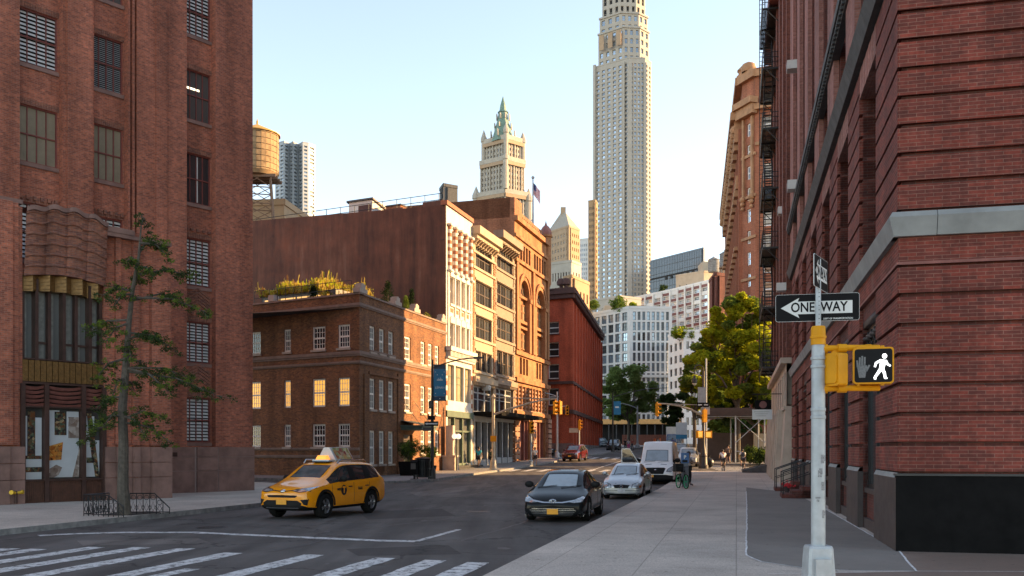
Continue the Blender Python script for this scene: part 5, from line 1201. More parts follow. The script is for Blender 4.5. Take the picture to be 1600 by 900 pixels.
M['b15']=brick('dusky_red_brick',(.22,.075,.05),(.14,.05,.04),(.2,.12,.1),.21,.075,.006,.25,.5)
M['beige_far']=mat('beige_far_brick',(.44,.37,.28),.85,var=.1,scale=.4)
BB,bf=block('beige_building','plain beige building with two round water tanks on its roof','building',[X_(1056,400),X_(1100,390),X_(1136,397)],0,hz(428,394),M['beige_far'],[dict(cols=4,rows=6,fw=.16,fh=.25,lo=40,glass=[M['gl_dark']],d=.3),dict(cols=3,rows=6,fw=.2,fh=.25,lo=40,glass=[M['gl_dark']],d=.3)],20)
mb=MB();o=BB.location;a=X_(1098,400);mb.box(a[0]-o.x,a[0]-o.x+12,a[1]-o.y,a[1]-o.y+10,hz(428,394),hz(404,394));mb.build('penthouse',M['beige_far'],BB)
M['tank_grey']=mat('weathered_grey_planks',(.20,.20,.20),.8,var=.3,scale=1)
def tank(px,py0,py1,w_px,Y,lab,mm,leg):
 k=Y/F;r=w_px/2*k;zb_,zt_=hz(py1,Y),hz(py0,Y);t=thing('water_tank',lab,'water tank',(*X_(px,Y),zb_-leg),0,None);h=zt_-zb_;cone=h*.22
 mb=MB();n=28
 for i in range(n):
  a0,a1=2*math.pi*i/n,2*math.pi*(i+.94)/n;rr=r*(1+.006*(i%2));mb.add([(rr*math.cos(a),rr*math.sin(a),zz_)for zz_ in(leg,leg+h-cone)for a in(a0,a1)],[(0,1,3,2)])
 mb.lathe([(r*.985,leg),(r*.985,leg+h-cone)],n=28);mb.lathe([(r*.9,leg-h*.07),(r*1.0,leg)],n=20);mb.lathe([(.01,leg-h*.07),(r*.9,leg-h*.07)],n=20);mb.build('barrel',mm[0],t)
 mb=MB();mb.lathe([(r*1.08,leg+h-cone-.06),(r*1.08,leg+h-cone+.05),(.04,leg+h)],n=16,smooth=False);mb.lathe([(.1,leg+h-.1),(.13,leg+h+r*.12),(.05,leg+h+r*.2),(.01,leg+h+r*.28)],n=8);mb.build('roof',mm[1],t)
 mb=MB()
 for i in range(7):zz_=leg+(h-cone)*(.04+i*.15);mb.lathe([(r*1.006,zz_),(r*1.02,zz_+.03),(r*1.006,zz_+.06)],n=24)
 mb.build('hoop',M['black_iron'],t)
 if leg>1:
  mb=MB();q=[(r*.85*math.cos(math.pi/4+i*math.pi/2+.25),r*.85*math.sin(math.pi/4+i*math.pi/2+.25))for i in range(4)];lo=[(a*1.25,b*1.25)for a,b in q]
  for i in range(4):
   j=(i+1)%4;mb.bar((*lo[i],0),(*q[i],leg-h*.07),.2,.2)
   for s in range(3):
    u0,u1=s/3,(s+1)/3;P0=Vector((*lo[i],0)).lerp(Vector((*q[i],leg)),u0);P1=Vector((*lo[j],0)).lerp(Vector((*q[j],leg)),u1);P2=Vector((*lo[j],0)).lerp(Vector((*q[j],leg)),u0);P3=Vector((*lo[i],0)).lerp(Vector((*q[i],leg)),u1)
    mb.bar(P0,P1,.07,.07);mb.bar(P2,P3,.07,.07);mb.bar(P3,P1,.1,.1)
  for k_ in(-.6,-.2,.2,.6):mb.box(-r*1.02,r*1.02,r*k_-.12,r*k_+.12,leg-h*.07-.34,leg-h*.07-.01)
  mb.build('steel_frame',mat('golden_lit_rust_steel',(.20,.12,.07),.7,.1,var=.3),t)  # rust tone lightened to imitate golden light on the tank legs
 return t
tank(1115,401,424,17,386,'grey round water tank with a conical cap on the beige roof, left of the two',(M['tank_grey'],M['tank_grey']),.6)
tank(1132,392,416,15,230,'taller grey water tank on steel legs, right of the two over the brick stub',(M['tank_grey'],M['tank_grey']),5)
block('brick_stub','plain reddish brick block below the right grey water tank','building',[X_(1108,205),X_(1117,196),X_(1140,198)],0,hz(433,198),M['b15'],[None,dict(cols=2,rows=5,fw=.15,fh=.2,lo=20,glass=[M['gl_dark']])],12)
z1=hz(455,320)
MS,mf_=block('banded_slab','long white apartment slab with maroon panels below the dark office block','building',[X_(960,345),X_(1048,320),X_(1108,302)],0,z1,M['white_conc'],[dict(cols=7,rows=21,fw=.86,fh=.50,lo=5,hi=z1-.8,glass=[M['gl_sky2'],M['gl_sky'],M['gl_sky2'],M['gl_dark']],frame=M['white_conc'],d=.5,mx=.1,pc=4,pr=1),dict(cols=5,rows=21,fw=.86,fh=.5,lo=5,hi=z1-.8,glass=[M['gl_sky2'],M['gl_sky'],M['gl_dark']],frame=M['white_conc'],d=.5,mx=.1,pc=4,pr=1)],12)
for f,L in mf_:
 mb=MB();n=7 if L==mf_[0][1]else 5;rh=(z1-.8-5)/21;cw=L/n
 for j in range(21):
  for k in range(n):
   if(k*7+j*3)%5:mb.box(cw*k+.25,cw*(k+1)-.25,-.06,-.002,5+rh*j+rh*.78,5+rh*(j+1)+rh*.16)
 f.put(mb,'spandrel',M['maroon'],MS)
 mb=MB()
 for k in range(0,n+1):mb.box(cw*k-.3,cw*k+.3,-.5,-.07,2,z1+.3)
 f.put(mb,'fin',M['white_conc'],MS)
z1=hz(484,254);zl_=hz(662,254);dgl=[M['gl_blue'],M['gl_sky'],M['gl_blue'],M['gl_dark'],M['gl_sky2']]
AB,af=block('apartment_block','pale grey modern apartment block with glass corner bays in the street distance','building',[X_(926,264),X_(984,252),X_(1050,252.6)],0,z1,M['lightgrey'],[dict(cols=5,rows=11,fw=.72,fh=.8,lo=zl_,hi=z1-.5,glass=dgl,frame=M['stone_dark'],d=.4,pc=2,mx=.6),dict(cols=8,rows=11,fw=.6,fh=.82,lo=zl_,hi=z1-.5,glass=dgl,frame=M['stone_dark'],d=.4,pc=2,mx=.6)],20)
mb=MB();f,L=af[0];zz_=f.z(960,592)
for f,L in af:mb=MB();mb.box(-.2,L+.2,-.9,-.0,zz_,zz_+.7);f.put(mb,'terrace_band',M['lightgrey'],AB)
mb=MB();a=X_(945,276);o=AB.location;mb.box(a[0]-o.x,a[0]-o.x+12,a[1]-o.y,a[1]-o.y+9,z1,z1+4.6);mb.build('penthouse',M['beige_far'],AB)
block('white_terrace_house','small white building with planted terraces right of the pale apartment block','building',[X_(1044,240),X_(1068,230),X_(1120,231)],0,hz(521,232),M['white_conc'],[dict(cols=3,rows=8,fw=.5,fh=.6,lo=gz(230)+1,glass=[M['gl_dark']]),dict(cols=6,rows=8,fw=.5,fh=.6,lo=gz(230)+1,glass=[M['gl_dark']])],12)
block('dark_roof_block','dark brown box building peeping over the roofs left of the gothic tower','building',[X_(687,210),X_(693,206),X_(715,208)],0,hz(293,207),M['stone_dark'],[None,None],8)
block('tan_building','sunlit tan brick building carrying the big wooden water tank','building',[X_(380,108.6),X_(444,108),X_(482,116)],0,hz(327,110),M['tan_brick2'],[dict(cols=4,rows=6,fw=.3,fh=.45,lo=6,glass=[M['gl_dark']]),dict(cols=3,rows=6,fw=.3,fh=.45,lo=6,glass=[M['gl_dark']])],14)
M['cedar']=mat('cedar_planks',(.30,.20,.10),.8,var=.3,scale=1.4)  # plain brown plank colour
tank(402,194,272,66,104,'big wooden water tank with a cone roof on steel legs, beside the left brick block',(M['cedar'],mat('ochre_tank_roof',(.50,.29,.07),.7,var=.15)),5.4)
M['base_stone']=mat('warm_grey_stone',(.44,.36,.29),.8,var=.2,scale=1,bump=.1)
f15=Fr(*on(RC,56,0),math.atan2(-D1.y,-D1.x));L15=56-LEN-.05;TOP15=33
B15=thing('brick_building','red brick building with iron fire escape and pale stone foot beyond the corner building','building',(*on(RC,56,0),0))
g15=gz(60)+KERB;bay=L15/5
rows15=[8.4+4.0*i for i in range(6)];xs15=[bay*(i+.5)for i in range(5)]
mb=MB();wall(mb,0,L15,7.0,TOP15,[(x-1.0,x+1.0,z,z+2.6)for x in xs15 for z in rows15],.45)
for i in range(6):x=bay*i;mb.box(max(0,x-.6),min(L15,x+.6),-.3,-.001,7.0,TOP15)
for z in rows15:mb.box(0,L15,-.16,-.002,z-.45,z-.15,1)
mb.box(.01,L15,1.2,18,0,TOP15-.02);mb.quad((0,18,0),(0,0,0),(0,0,TOP15),(0,18,TOP15));mb.quad((0,0,TOP15),(L15,0,TOP15),(L15,18,TOP15),(0,18,TOP15));mb.box(-.3,L15,-.8,.1,TOP15-1.2,TOP15+.3,1)
f15.put(mb,'wall',[M['b15'],M['redbrown']],B15)
windows(B15,f15,[(x,z)for x in xs15 for z in rows15],1.9,2.55,1,2,.32,M['white_wood'],M['gl_old'],.04,.1,.5)
mb=MB()
for i in range(8):
 a,b=L15*i/8+.5,L15*(i+1)/8-.5;mb.add([(a-.5,-.6,0),(b+.5,-.6,0),(b+.5,-.35,4.2),(a-.5,-.35,4.2)],[(0,1,2,3)])
 x=L15*i/8;mb.add([(x-.0,-.85,0),(x+.55,-.85,0),(x+.55,-.62,4.3),(x,-.62,4.3),(x,0,4.3),(x+.55,0,4.3),(x,0,0),(x+.55,0,0)],[(0,1,2,3),(3,2,5,4),(0,3,4,6),(1,7,5,2)])
wall(mb,0,L15,4.2,7.0,[(L15*(i+.5)/8-.6,L15*(i+.5)/8+.7,4.5,6.3)for i in range(8)],.4,-.3)
mb.box(0,L15,-.6,.0,6.7,7.0);mb.box(0,L15,-.45,.0,4.2,4.4);mb.quad((0,.4,0),(0,-.6,0),(0,-.35,4.2),(0,.4,4.2));mb.quad((L15,-.6,0),(L15,.4,0),(L15,.4,4.2),(L15,-.35,4.2));mb.quad((0,.4,4.2),(0,-.3,4.2),(0,-.3,7),(0,.4,7))
f15.put(mb,'stone_foot',M['base_stone'],B15)
mb=MB();mb.box(.2,L15-.2,.05,.09,4.4,6.5);f15.put(mb,'window',M['gl_dark'],B15)
FE=f15.put(MB(),'fire_escape',M['black_iron'],B15);fx0,fx1,fy=3.2,9.6,-1.2
levels=[7.6+4.0*i for i in range(7)]
lad=MB();rail=MB();plat=MB()
for k,z in enumerate(levels):
 for i in range(24):y_=fy+(1.15)*i/24;plat.box(fx0,fx1,y_,y_+.04,z,z+.04)
 for x in(fx0,(fx0+fx1)/2,fx1):plat.box(x-.04,x+.04,fy,-.02,z-.10,z-.002);plat.bar((x,fy+.2,z-.06),(x,-.02,z-1.1),.05,.05)
 plat.box(fx0,fx1,fy-.03,fy+.02,z-.08,z+.08)
 for zz_ in(.4,.72,1.05):
  rail.tube([(fx0,-.1,z+zz_),(fx0,fy,z+zz_),(fx1,fy,z+zz_),(fx1,-.1,z+zz_)],.028,5)
 n=26
 for i in range(n+1):x=fx0+(fx1-fx0)*i/n;rail.bar((x,fy,z),(x,fy,z+1.05),.026,.026)
 for i in range(8):y_=fy+.9*i/8;[rail.bar((x,y_,z),(x,y_,z+1.05),.026,.026)for x in(fx0,fx1)]
 if k<len(levels)-1:
  s=1 if k%2==0 else-1;xa,xb=((fx0+.7,fx1-1.0)if s>0 else(fx1-.7,fx0+1.0))
  for y_ in(fy+.15,fy+.7):
   lad.bar((xa,y_,z),(xb,y_,z+4.0),.05,.12);lad.tube([(xa,y_,z+.8),(xb,y_,z+4.8)],.025,5)
  for i in range(15):u=(i+.5)/15;x=xa+(xb-xa)*u;lad.box(x-.09,x+.09,fy+.15,fy+.7,z+4*u-.015,z+4*u+.015)
for i in range(96):z=7.6+i*.32;lad.box(fx0-.0,fx0+.03,fy-.06,fy+.34,z,z+.035)
for y_ in(fy-.06,fy+.34):lad.box(fx0-.01,fx0+.04,y_-.025,y_+.025,7.0,38)
for k,z in enumerate(levels):lad.bar((fx0,fy-.05,z+1),(fx0+1.2,fy,z+1),.04,.04)
for mm,nm in((plat,'landing'),(rail,'railing'),(lad,'ladder')):mm.build(nm,M['black_iron'],FE)
aircon(f15,1246,110,'white air conditioner highest of the two on the fire escape building',0)
aircon(f15,1229,335,'white air conditioner lowest of the two on the fire escape building',0)
aircon(Fr(*on(RC,40,-.3),f15.a),1228,455,'white air conditioner just above the black one way sign, left of it',0)
hs=thing('hanging_sign','small black and white sign hanging from the pale stone foot of the right buildings','sign',(*on(RC,39,-.7),0),f15.a)
mb=MB();mb.tube([(0,.9,5.35),(0,-1.3,5.35)],.03,6);mb.tube([(0,-.5,5.35),(0,-.5,5.0)],.02,5);mb.tube([(0,-1.0,5.35),(0,-1.0,5.0)],.02,5);mb.build('bracket',M['black_iron'],hs)
mb=MB();mb.box(-.05,.05,-1.15,-.2,4.45,5.0);mb.build('board',M['black_paint'],hs);mb=MB();mb.box(-.056,.056,-1.3,-.15,3.85,4.43);mb.build('white_board',M['poster_white'],hs)
mb=MB();mb.lathe([(.001,0),(.22,0),(.22,.012)],n=14);o_=mb.build('emblem',M['maroon'],hs,(.052,-.68,4.72),(0,R(90),0))
mb=MB()
for i in range(3):mb.box(.057,.060,-1.2+.05*i,-.3-.1*i,4.28-.12*i,4.32-.12*i)
mb.build('lettering',M['slat_grey'],hs)
ch=thing('cellar_hatch','sloping dark cellar hatch at the far end of the right pavement','hatch',(*on(RC,53.6,-1.0),gz(70)),f15.a)
mb=MB();mb.add([(-1.2,-1.5,.15),(1.2,-1.5,.15),(1.2,.9,.15),(-1.2,.9,.15),(-1.2,.9,.9),(1.2,.9,.9),(-1.2,-1.5,.3),(1.2,-1.5,.3)],[(0,1,7,6),(6,7,5,4),(0,6,4,3),(1,2,5,7),(2,3,4,5)]);mb.build('hatch',M['stone_dark'],ch)
mb=MB();mb.bar((0,-1.45,.36),(0,.85,.94),.08,.04);mb.bar((-1.0,-.4,.62),(1.0,-.4,.62),.05,.04);mb.build('hinge_strap',M['black_iron'],ch)
M['b13']=brick('apricot_brick',(.42,.145,.07),(.32,.10,.05),(.3,.18,.13),.3,.1,.008,.2,.3);M['terra13']=mat('apricot_terracotta',(.38,.20,.10),.8,var=.25,scale=1.2,bump=.3,bscale=6)
a13=X_(1160,120);t13=hz(128,120);B13,fr13=block('ornate_tower','tall apricot brick tower with ornate terracotta crown behind the trees on the right','tower',[X_(1137,172),a13,X_(1180,117.5),(44,110)],0,t13,M['b13'],[dict(cols=13,rows=14,fw=.5,fh=.6,lo=6,hi=t13-6,glass=[M['gl_dark'],M['gl_sky']],frame=M['terra13'],d=.35,piers=.9,pd=.5,pm=M['b13']),dict(cols=1,rows=14,fw=.42,fh=.62,lo=6,hi=t13-5.2,glass=[M['gl_bld'],M['gl_sky2']],frame=M['white_wood'],d=.3,bw=.14),dict(cols=5,rows=14,fw=.62,fh=.66,lo=6,hi=t13-2,glass=[M['gl_bld'],M['gl_sky2'],M['gl_bld']],frame=M['white_wood'],d=.35,bw=.16)],20)
f,L=fr13[0];mb=MB()
for i in range(26):
 x=L*(i+.5)/26;mb.box(x-.5,x+.5,-1.0,0,t13-7.5,t13-4.8);mb.sphere((x,-1.0,t13-5.8),.55,7,5);mb.box(x-.35,x+.35,-.8,0,t13-13.5,t13-11.8);mb.lathe([(.5,t13+.2),(.5,t13+1.6),(.7,t13+1.8),(.01,t13+2.5)],(x,0,0),6)
[mb.box(L*(i+.3)/13,L*(i+.7)/13,-1.0,0,z_,z_+.5)for i in range(13)for z_ in(14,21,28,35,41)];mb.box(0,L,-1.5,0,t13-4.8,t13-3.8);mb.box(0,L,-1.0,0,t13-3.79,t13-3);mb.box(0,L,-.9,0,t13-.4,t13+.6);f.put(mb,'terracotta_crown',M['terra13'],B13)
mb=MB();f,L=fr13[1]
mb.box(-.4,L+.4,-.8,0,t13-5,t13-3.8);mb.box(-.6,L+.6,-1.2,0,t13-3.79,t13-3);mb.box(-.3,L+.3,-.6,0,t13-.4,t13+.7);[mb.box(x,x+.35,-.3,0,t13-15,t13-5.1)for x in(L*.1,L*.9-.35)];mb.lathe([(.9,t13+.7),(1.0,t13+1.0),(.8,t13+1.7),(.01,t13+2.1)],(L*.5,0,0),10)
for x in(L*.1+.17,L*.9-.17):
 for q in range(3):mb.sphere((x,-.3,t13-15.3-q*.6),.4-.08*q,8,6)
for q in range(8):mb.box(-.15,L+.15,-.18,0,8+q*5.2,8.35+q*5.2)
f.put(mb,'terracotta_crown',M['terra13'],B13)
mb=MB();f,L=fr13[2];mb.box(.0,L,-.6,0,t13-4.6,t13-3.9);mb.box(0,L,-.4,0,t13-.4,t13+.4);mb.box(0,L,-.2,0,t13-9,t13-8.6);f.put(mb,'terracotta_crown',M['terra13'],B13)
def carpaint(name,c,rough=.25,metal=0):return mat(name,c,rough,metal,.06,2,coat=.08 if max(c)<.1 else .6,spec=.12 if max(c)<.1 else .5)
M['car_glass']=glass('car_glass',(.022,.026,.028),.03,0,.9,.3,2);M['car_ws']=glass('windscreen_glass',(.20,.23,.245),.04,.2,1.0,.6,2.5)  # windscreen: pale blue-grey base and blotches painted in place of sky reflections
M['rubber']=mat('tyre_rubber',(.010,.010,.010),.85,var=.2,spec=.2);M['trim']=mat('black_plastic_trim',(.010,.010,.010),.6,var=.1,spec=.2);M['rim']=mat('alloy_rim',(.33,.33,.34),.3,.8,var=.1)
M['chrome']=mat('chrome',(.6,.6,.6),.15,.95,var=.05);M['lens']=mat('headlamp_lens',(.30,.31,.32),.08,.35,var=.75,scale=11,coat=1);M['tail']=mat('red_lens',(.28,.01,.01),.2,var=.1,coat=1)
M['plate_y']=mat('yellow_plate',(.78,.34,.02),.5,var=.1,scale=20);M['plate_w']=mat('white_plate',(.5,.5,.52),.5,var=.15,scale=20);M['amber']=mat('amber_lens',(.55,.16,.02),.25,var=.1,coat=1)
M['under']=mat('underbody_black',(.008,.008,.008),.9,var=0)
def loft(name,st,W,slots,glassf,crease=((4,.55),(2,.35),(5,.25))):
 """body from cross-section stations; returns the evaluated mesh"""
 vs,fs,ms=[],[],[];NR_=8
 for(y,zb,zbelt,zt,wf,wrf)in st:
  w=W/2*wf;wr=W/2*wrf;zm=zb+(zbelt-zb)*.52
  half=[(0,zb),(w*.82,zb),(w*.975,zb+.10),(w,zm),(w*.962,zbelt),(wr,max(zt-.06,zbelt+.005)),(wr*.84,zt-.012),(0,zt)]
  vs+=[(x,y,z)for x,z in half]+[(-x,y,z)for x,z in half[1:-1]]
 def id_(i,k,s):b=i*14;return b+k if(s>0 or k in(0,7))else b+7+k
 for i in range(len(st)-1):
  for k in range(7):
   for s in(1,-1):
    q=(id_(i,k,s),id_(i+1,k,s),id_(i+1,k+1,s),id_(i,k+1,s));fs.append(q if s>0 else q[::-1]);ms.append(glassf(i,k))
 for i,rev in((0,False),(len(st)-1,True)):
  for k in range(7):
   q=[id_(i,k,1),id_(i,k+1,1),id_(i,k+1,-1),id_(i,k,-1)];q=list(dict.fromkeys(q));fs.append(tuple(q[::-1]if rev else q));ms.append(4 if k==0 else 0)
 me=bpy.data.meshes.new(name);me.from_pydata(vs,[],fs);[me.materials.append(m)for m in slots];me.polygons.foreach_set('material_index',ms);me.update()
 bm=bmesh.new();bm.from_mesh(me);cl=bm.edges.layers.float.new('crease_edge');bm.verts.ensure_lookup_table()
 for e in bm.edges:
  a,b=e.verts[0].index,e.verts[1].index
  ka,kb=a%14,b%14;ka=ka-7 if ka>7 else ka;kb=kb-7 if kb>7 else kb
  if ka==kb and a//14!=b//14:e[cl]=dict(crease).get(ka,0)
 bmesh.ops.recalc_face_normals(bm,faces=bm.faces);bm.to_mesh(me);bm.free();return me
def wheel_mesh(r,wd,spokes=5):
 mb=MB();mb.lathe([(r*.62,-wd/2),(r*.93,-wd/2),(r,-wd*.32),(r,wd*.32),(r*.93,wd/2),(r*.62,wd/2),(r*.62,-wd/2)],n=28);ty=mb.mesh('wheel',M['rubber'])
 mb=MB();mb.lathe([(r*.62,wd*.46),(r*.66,wd*.50),(r*.60,wd*.40),(r*.56,wd*.2)],n=28);mb.lathe([(.001,wd*.18),(r*.6,wd*.18)],n=20,m=1)
 for i in range(spokes):
  a=2*math.pi*i/spokes
  for da in(-.13,.13):mb.bar((r*.08*math.cos(a),r*.08*math.sin(a),wd*.42),(r*.6*math.cos(a+da),r*.6*math.sin(a+da),wd*.42),r*.10,wd*.14)
 mb.lathe([(.001,wd*.5),(r*.12,wd*.5),(r*.16,wd*.4)],n=12);mb.lathe([(r*.3,wd*.19),(r*.34,wd*.24),(.01,wd*.24)],n=14,m=1)
 return ty,mb.mesh('rim',[M['rim'],M['under']])
_wh={}
class Car:
 def __init__(s,name,lab,cat,loc,ang,st,W,paint,wheels,r,slots_glass,lower=None,group=None,cls=None,spokes=5,wheel_w=.22,crease=((4,.55),(2,.35),(5,.25))):
  s.t=thing(name,lab,cat,loc,ang,group);s.W=W;s.paint=paint;low=lower or paint
  slots=[paint,M['car_ws'],M['car_glass'],M['car_glass'],M['trim'],M['under'],low]
  me=loft('body',st,W,slots,slots_glass,crease);o=bpy.data.objects.new('tmp',me);col.objects.link(o)
  mo=o.modifiers.new('sub','SUBSURF');mo.levels=mo.render_levels=2;mo.boundary_smooth='PRESERVE_CORNERS'
  tmp=[]
  for y in wheels:
   for sx in(-1,1):
    mb=MB();R_=r*1.16;n=26;x0,x1=sx*(W/2-.34),sx*(W/2+.3)
    if x0>x1:x0,x1=x1,x0
    prof=[(y+R_*math.cos(2*math.pi*i/n),r*1.0+R_*math.sin(2*math.pi*i/n))for i in range(n)]
    vs=[(x,a,b)for x in(x0,x1)for a,b in prof]
    mb.add(vs,[tuple(range(n-1,-1,-1)),tuple(range(n,2*n))]+[(i,(i+1)%n,(i+1)%n+n,i+n)for i in range(n)],5)
    cme=mb.mesh('cut',slots);bm=bmesh.new();bm.from_mesh(cme);bmesh.ops.recalc_face_normals(bm,faces=bm.faces);bm.to_mesh(cme);bm.free()
    c=bpy.data.objects.new('cut',cme);col.objects.link(c);tmp.append(c)
    b=o.modifiers.new('b','BOOLEAN');b.object=c;b.operation='DIFFERENCE';b.solver='EXACT'
  full=from_modifiers(o)
  for c in tmp:bpy.data.objects.remove(c)
  bpy.data.objects.remove(o)
  bm=bmesh.new();bm.from_mesh(full);s.bvh=BVHTree.FromBMesh(bm)
  for slot in(1,2,3):
   gf=[f for f in bm.faces if f.material_index==slot]
   if gf:
    r_=bmesh.ops.inset_region(bm,faces=gf,thickness=.028,depth=-.004,use_even_offset=True)
    for f in r_['faces']:f.material_index=4
  bm.normal_update()
  for f in bm.faces:f.smooth=True
  groups={}
  gl=[f for f in bm.faces if f.material_index in(1,2,3)];seen=set();isl=[]
  for f in gl:
   if f in seen:continue
   st_,comp=[f],[];seen.add(f)
   while st_:
    q=st_.pop();comp.append(q)
    for e in q.edges:
     for h in e.link_faces:
      if h not in seen and h.material_index==f.material_index:seen.add(h);st_.append(h)
   isl.append(comp)
  def emit(faces,name,mats,remap):
   idx={};vs,fs,ms=[],[],[]
   for f in faces:
    q=[]
    for v in f.verts:
     if v not in idx:idx[v]=len(vs);vs.append(tuple(v.co))
     q.append(idx[v])
    fs.append(q);ms.append(remap(f.material_index))
   me=bpy.data.meshes.new(name);me.from_pydata(vs,[],fs);[me.materials.append(m)for m in mats];me.polygons.foreach_set('material_index',ms);me.polygons.foreach_set('use_smooth',[True]*len(fs));me.set_sharp_from_angle(angle=R(38));me.update()
   o=bpy.data.objects.new(name,me);col.objects.link(o);o.parent=s.t;return o
  s.body=emit([f for f in bm.faces if f.material_index in(0,4,5,6)],'body',[paint,M['trim'],M['under'],low],lambda k:{0:0,4:1,5:2,6:3}[k])
  for comp in isl:
   k=comp[0].material_index;emit(comp,{1:'windscreen',2:'side_window',3:'rear_window'}[k],[slots[k]],lambda k:0)
  bm.free()
  key=(r,wheel_w,spokes)
  if key not in _wh:_wh[key]=wheel_mesh(r,wheel_w,spokes)
  for y in wheels:
   for sx in(-1,1):
    w_=bpy.data.objects.new('wheel',_wh[key][0]);col.objects.link(w_);w_.parent=s.t;w_.location=(sx*(W/2-wheel_w/2-.02),y,r);w_.rotation_euler=(0,R(90)*sx,0)
    k=bpy.data.objects.new('rim',_wh[key][1]);col.objects.link(k);k.parent=w_
 def ray(s,a,b,side):
  if side=='front':h=s.bvh.ray_cast(Vector((a,-2,b)),Vector((0,1,0)))
  elif side=='top':h=s.bvh.ray_cast(Vector((a,b,4)),Vector((0,0,-1)))
  else:sx=1 if side=='right' else-1;h=s.bvh.ray_cast(Vector((sx*3,a,b)),Vector((-sx,0,0)))
  return h[0],h[1]
 def decal(s,name,m,poly,side='front',off=.006,step=.06,depth=.02):
  bm=bmesh.new();bm.faces.new([bm.verts.new((p[0],p[1],0))for p in poly]);bmesh.ops.triangulate(bm,faces=bm.faces[:])if len(poly)>6 else None
  for ax in(0,1):
   lo=min(p[ax]for p in poly);hi=max(p[ax]for p in poly);n=int((hi-lo)/step)
   for i in range(1,n+1):
    c=[0,0,0];c[ax]=lo+(hi-lo)*i/(n+1);no=[0,0,0];no[ax]=1
    bmesh.ops.bisect_plane(bm,geom=bm.verts[:]+bm.edges[:]+bm.faces[:],plane_co=c,plane_no=no)
  out={'front':Vector((0,-1,0)),'left':Vector((-1,0,0)),'right':Vector((1,0,0)),'top':Vector((0,0,1))}[side]
  pos={};last=None
  for v in bm.verts:
   p,n=s.ray(v.co.x,v.co.y,side);pos[v]=(p,n)
  good=[p for p,n in pos.values()if p]
  if not good:bm.free();return
  avg=sum((q.dot(out)for q in good))/len(good)
  for v in bm.verts:
   p,n=pos[v];a,b=v.co.x,v.co.y
   if p is None:base={'front':Vector((a,0,b)),'left':Vector((0,a,b)),'right':Vector((0,a,b)),'top':Vector((a,b,0))}[side];p=base+out*(avg-base.dot(out));n=out
   v.co=p+(out*.7+n*.3).normalized()*off
  bmesh.ops.recalc_face_normals(bm,faces=bm.faces)
  if sum(f.normal.dot(out)for f in bm.faces)<0:bmesh.ops.reverse_faces(bm,faces=bm.faces[:])
  r=bmesh.ops.extrude_edge_only(bm,edges=[e for e in bm.edges if e.is_boundary])
  for g in r['geom']:
   if isinstance(g,bmesh.types.BMVert):g.co-=out*depth
  me=bpy.data.meshes.new(name);bm.to_mesh(me);bm.free();me.materials.append(m)
  for p in me.polygons:p.use_smooth=True
  me.set_sharp_from_angle(angle=R(35));o=bpy.data.objects.new(name,me);col.objects.link(o);o.parent=s.t;return o
 def both(s,name,m,poly,**k):
  s.decal(name,m,poly,**k);s.decal(name,m,[(-x,z)for x,z in poly][::-1],**k)
 def rect(s,name,m,x0,x1,z0,z1,**k):return s.decal(name,m,[(x0,z0),(x1,z0),(x1,z1),(x0,z1)],**k)
 def mirrors(s,y,z,m,sz=.11):
  for sx in(-1,1):
   mb=MB();p,n=s.ray(y,z-.05,'right' if sx>0 else 'left');x=abs(p.x)if p else s.W/2
   mb.bar((sx*(x-.06),y+.02,z-.04),(sx*(x+.10),y,z),.05,.04);k=len(mb.v);mb.sphere((0,0,0),1,12,8,0)
   for i in range(k,len(mb.v)):v=mb.v[i];mb.v[i]=(sx*(x+.14)+v[0]*sz*1.05,y+v[1]*sz*.55,z+.03+v[2]*sz*.75)
   mb.build('wing_mirror',m,s.t)
 def handles(s,ys,z,m=None):
  for side in('left','right'):
   for y in ys:s.decal('door_handle',m or M['trim'],[(y-.09,z-.015),(y+.09,z-.015),(y+.09,z+.015),(y-.09,z+.015)],side=side,off=.025,step=.2,depth=.03)
 def seams(s,ys,z0,z1,zz=None):
  for side in('left','right'):
   for y in ys:s.decal('door_seam',M['under'],[(y-.006,z0),(y+.006,z0),(y+.006,z1),(y-.006,z1)],side=side,off=.003,step=.08,depth=.004)
 def wipers(s,y,z,w_):
  mb=MB()
  for x in(-w_*.9,w_*.1):
   pts=[]
   for i in range(5):
    xx=x+w_*.8*i/4;p,n=s.ray(xx,z+.015*i,'front');pts.append((p+Vector((0,-.015,.012)))if p else Vector((xx,y,z)))
   mb.tube(pts,.009,5)
  mb.build('wiper',M['trim'],s.t)
def sedan(L,H,cowl,roof0,roof1,tail,hood0,hood1,deck,pil,nose=.58,belt=.95):
 return[(0,.22,nose-.05,nose,.76,.66),(.09,.15,nose+.06,nose+.12,.90,.76),(.42,.14,hood0-.09,hood0,.955,.78),(cowl,.16,belt-.03,hood1,1.0,.79),(roof0,.18,belt,H-.06,1.0,.665),(pil,.18,belt+.01,H,1.0,.66),(pil+.09,.18,belt+.01,H,1.0,.66),(roof1,.18,belt+.02,H-.05,1.0,.65),(roof1+.22,.18,belt+.025,H-.11,1.0,.65),(tail,.22,belt+.03,deck,.98,.70),(L-.10,.30,deck-.10,deck-.02,.92,.70),(L,.42,deck-.22,deck-.14,.84,.68)]
def sedan_glass(i,k):
 if k==0:return 4
 if i==3 and k==6 or i==3 and k==5 and False:return 1
 if k==4 and i in(3,4,6):return 2
 if k==4 and i==5:return 4
 if i==8 and k==6:return 3
 return 0
ANG=-SA
W=1.84;p=gpx(864,818,0)
p=(p[0],p[1]+.25)
av=Car('black_sedan','shiny black sedan with a chrome grille parked nearest at the right kerb','car',(*p,0),ANG+R(1.0),sedan(4.96,1.45,1.10,1.98,3.35,4.35,.79,.91,1.08,2.62,.50,.90),W,carpaint('black_car_paint',(.012,.013,.014),.12),(.98,3.80),.335,sedan_glass)
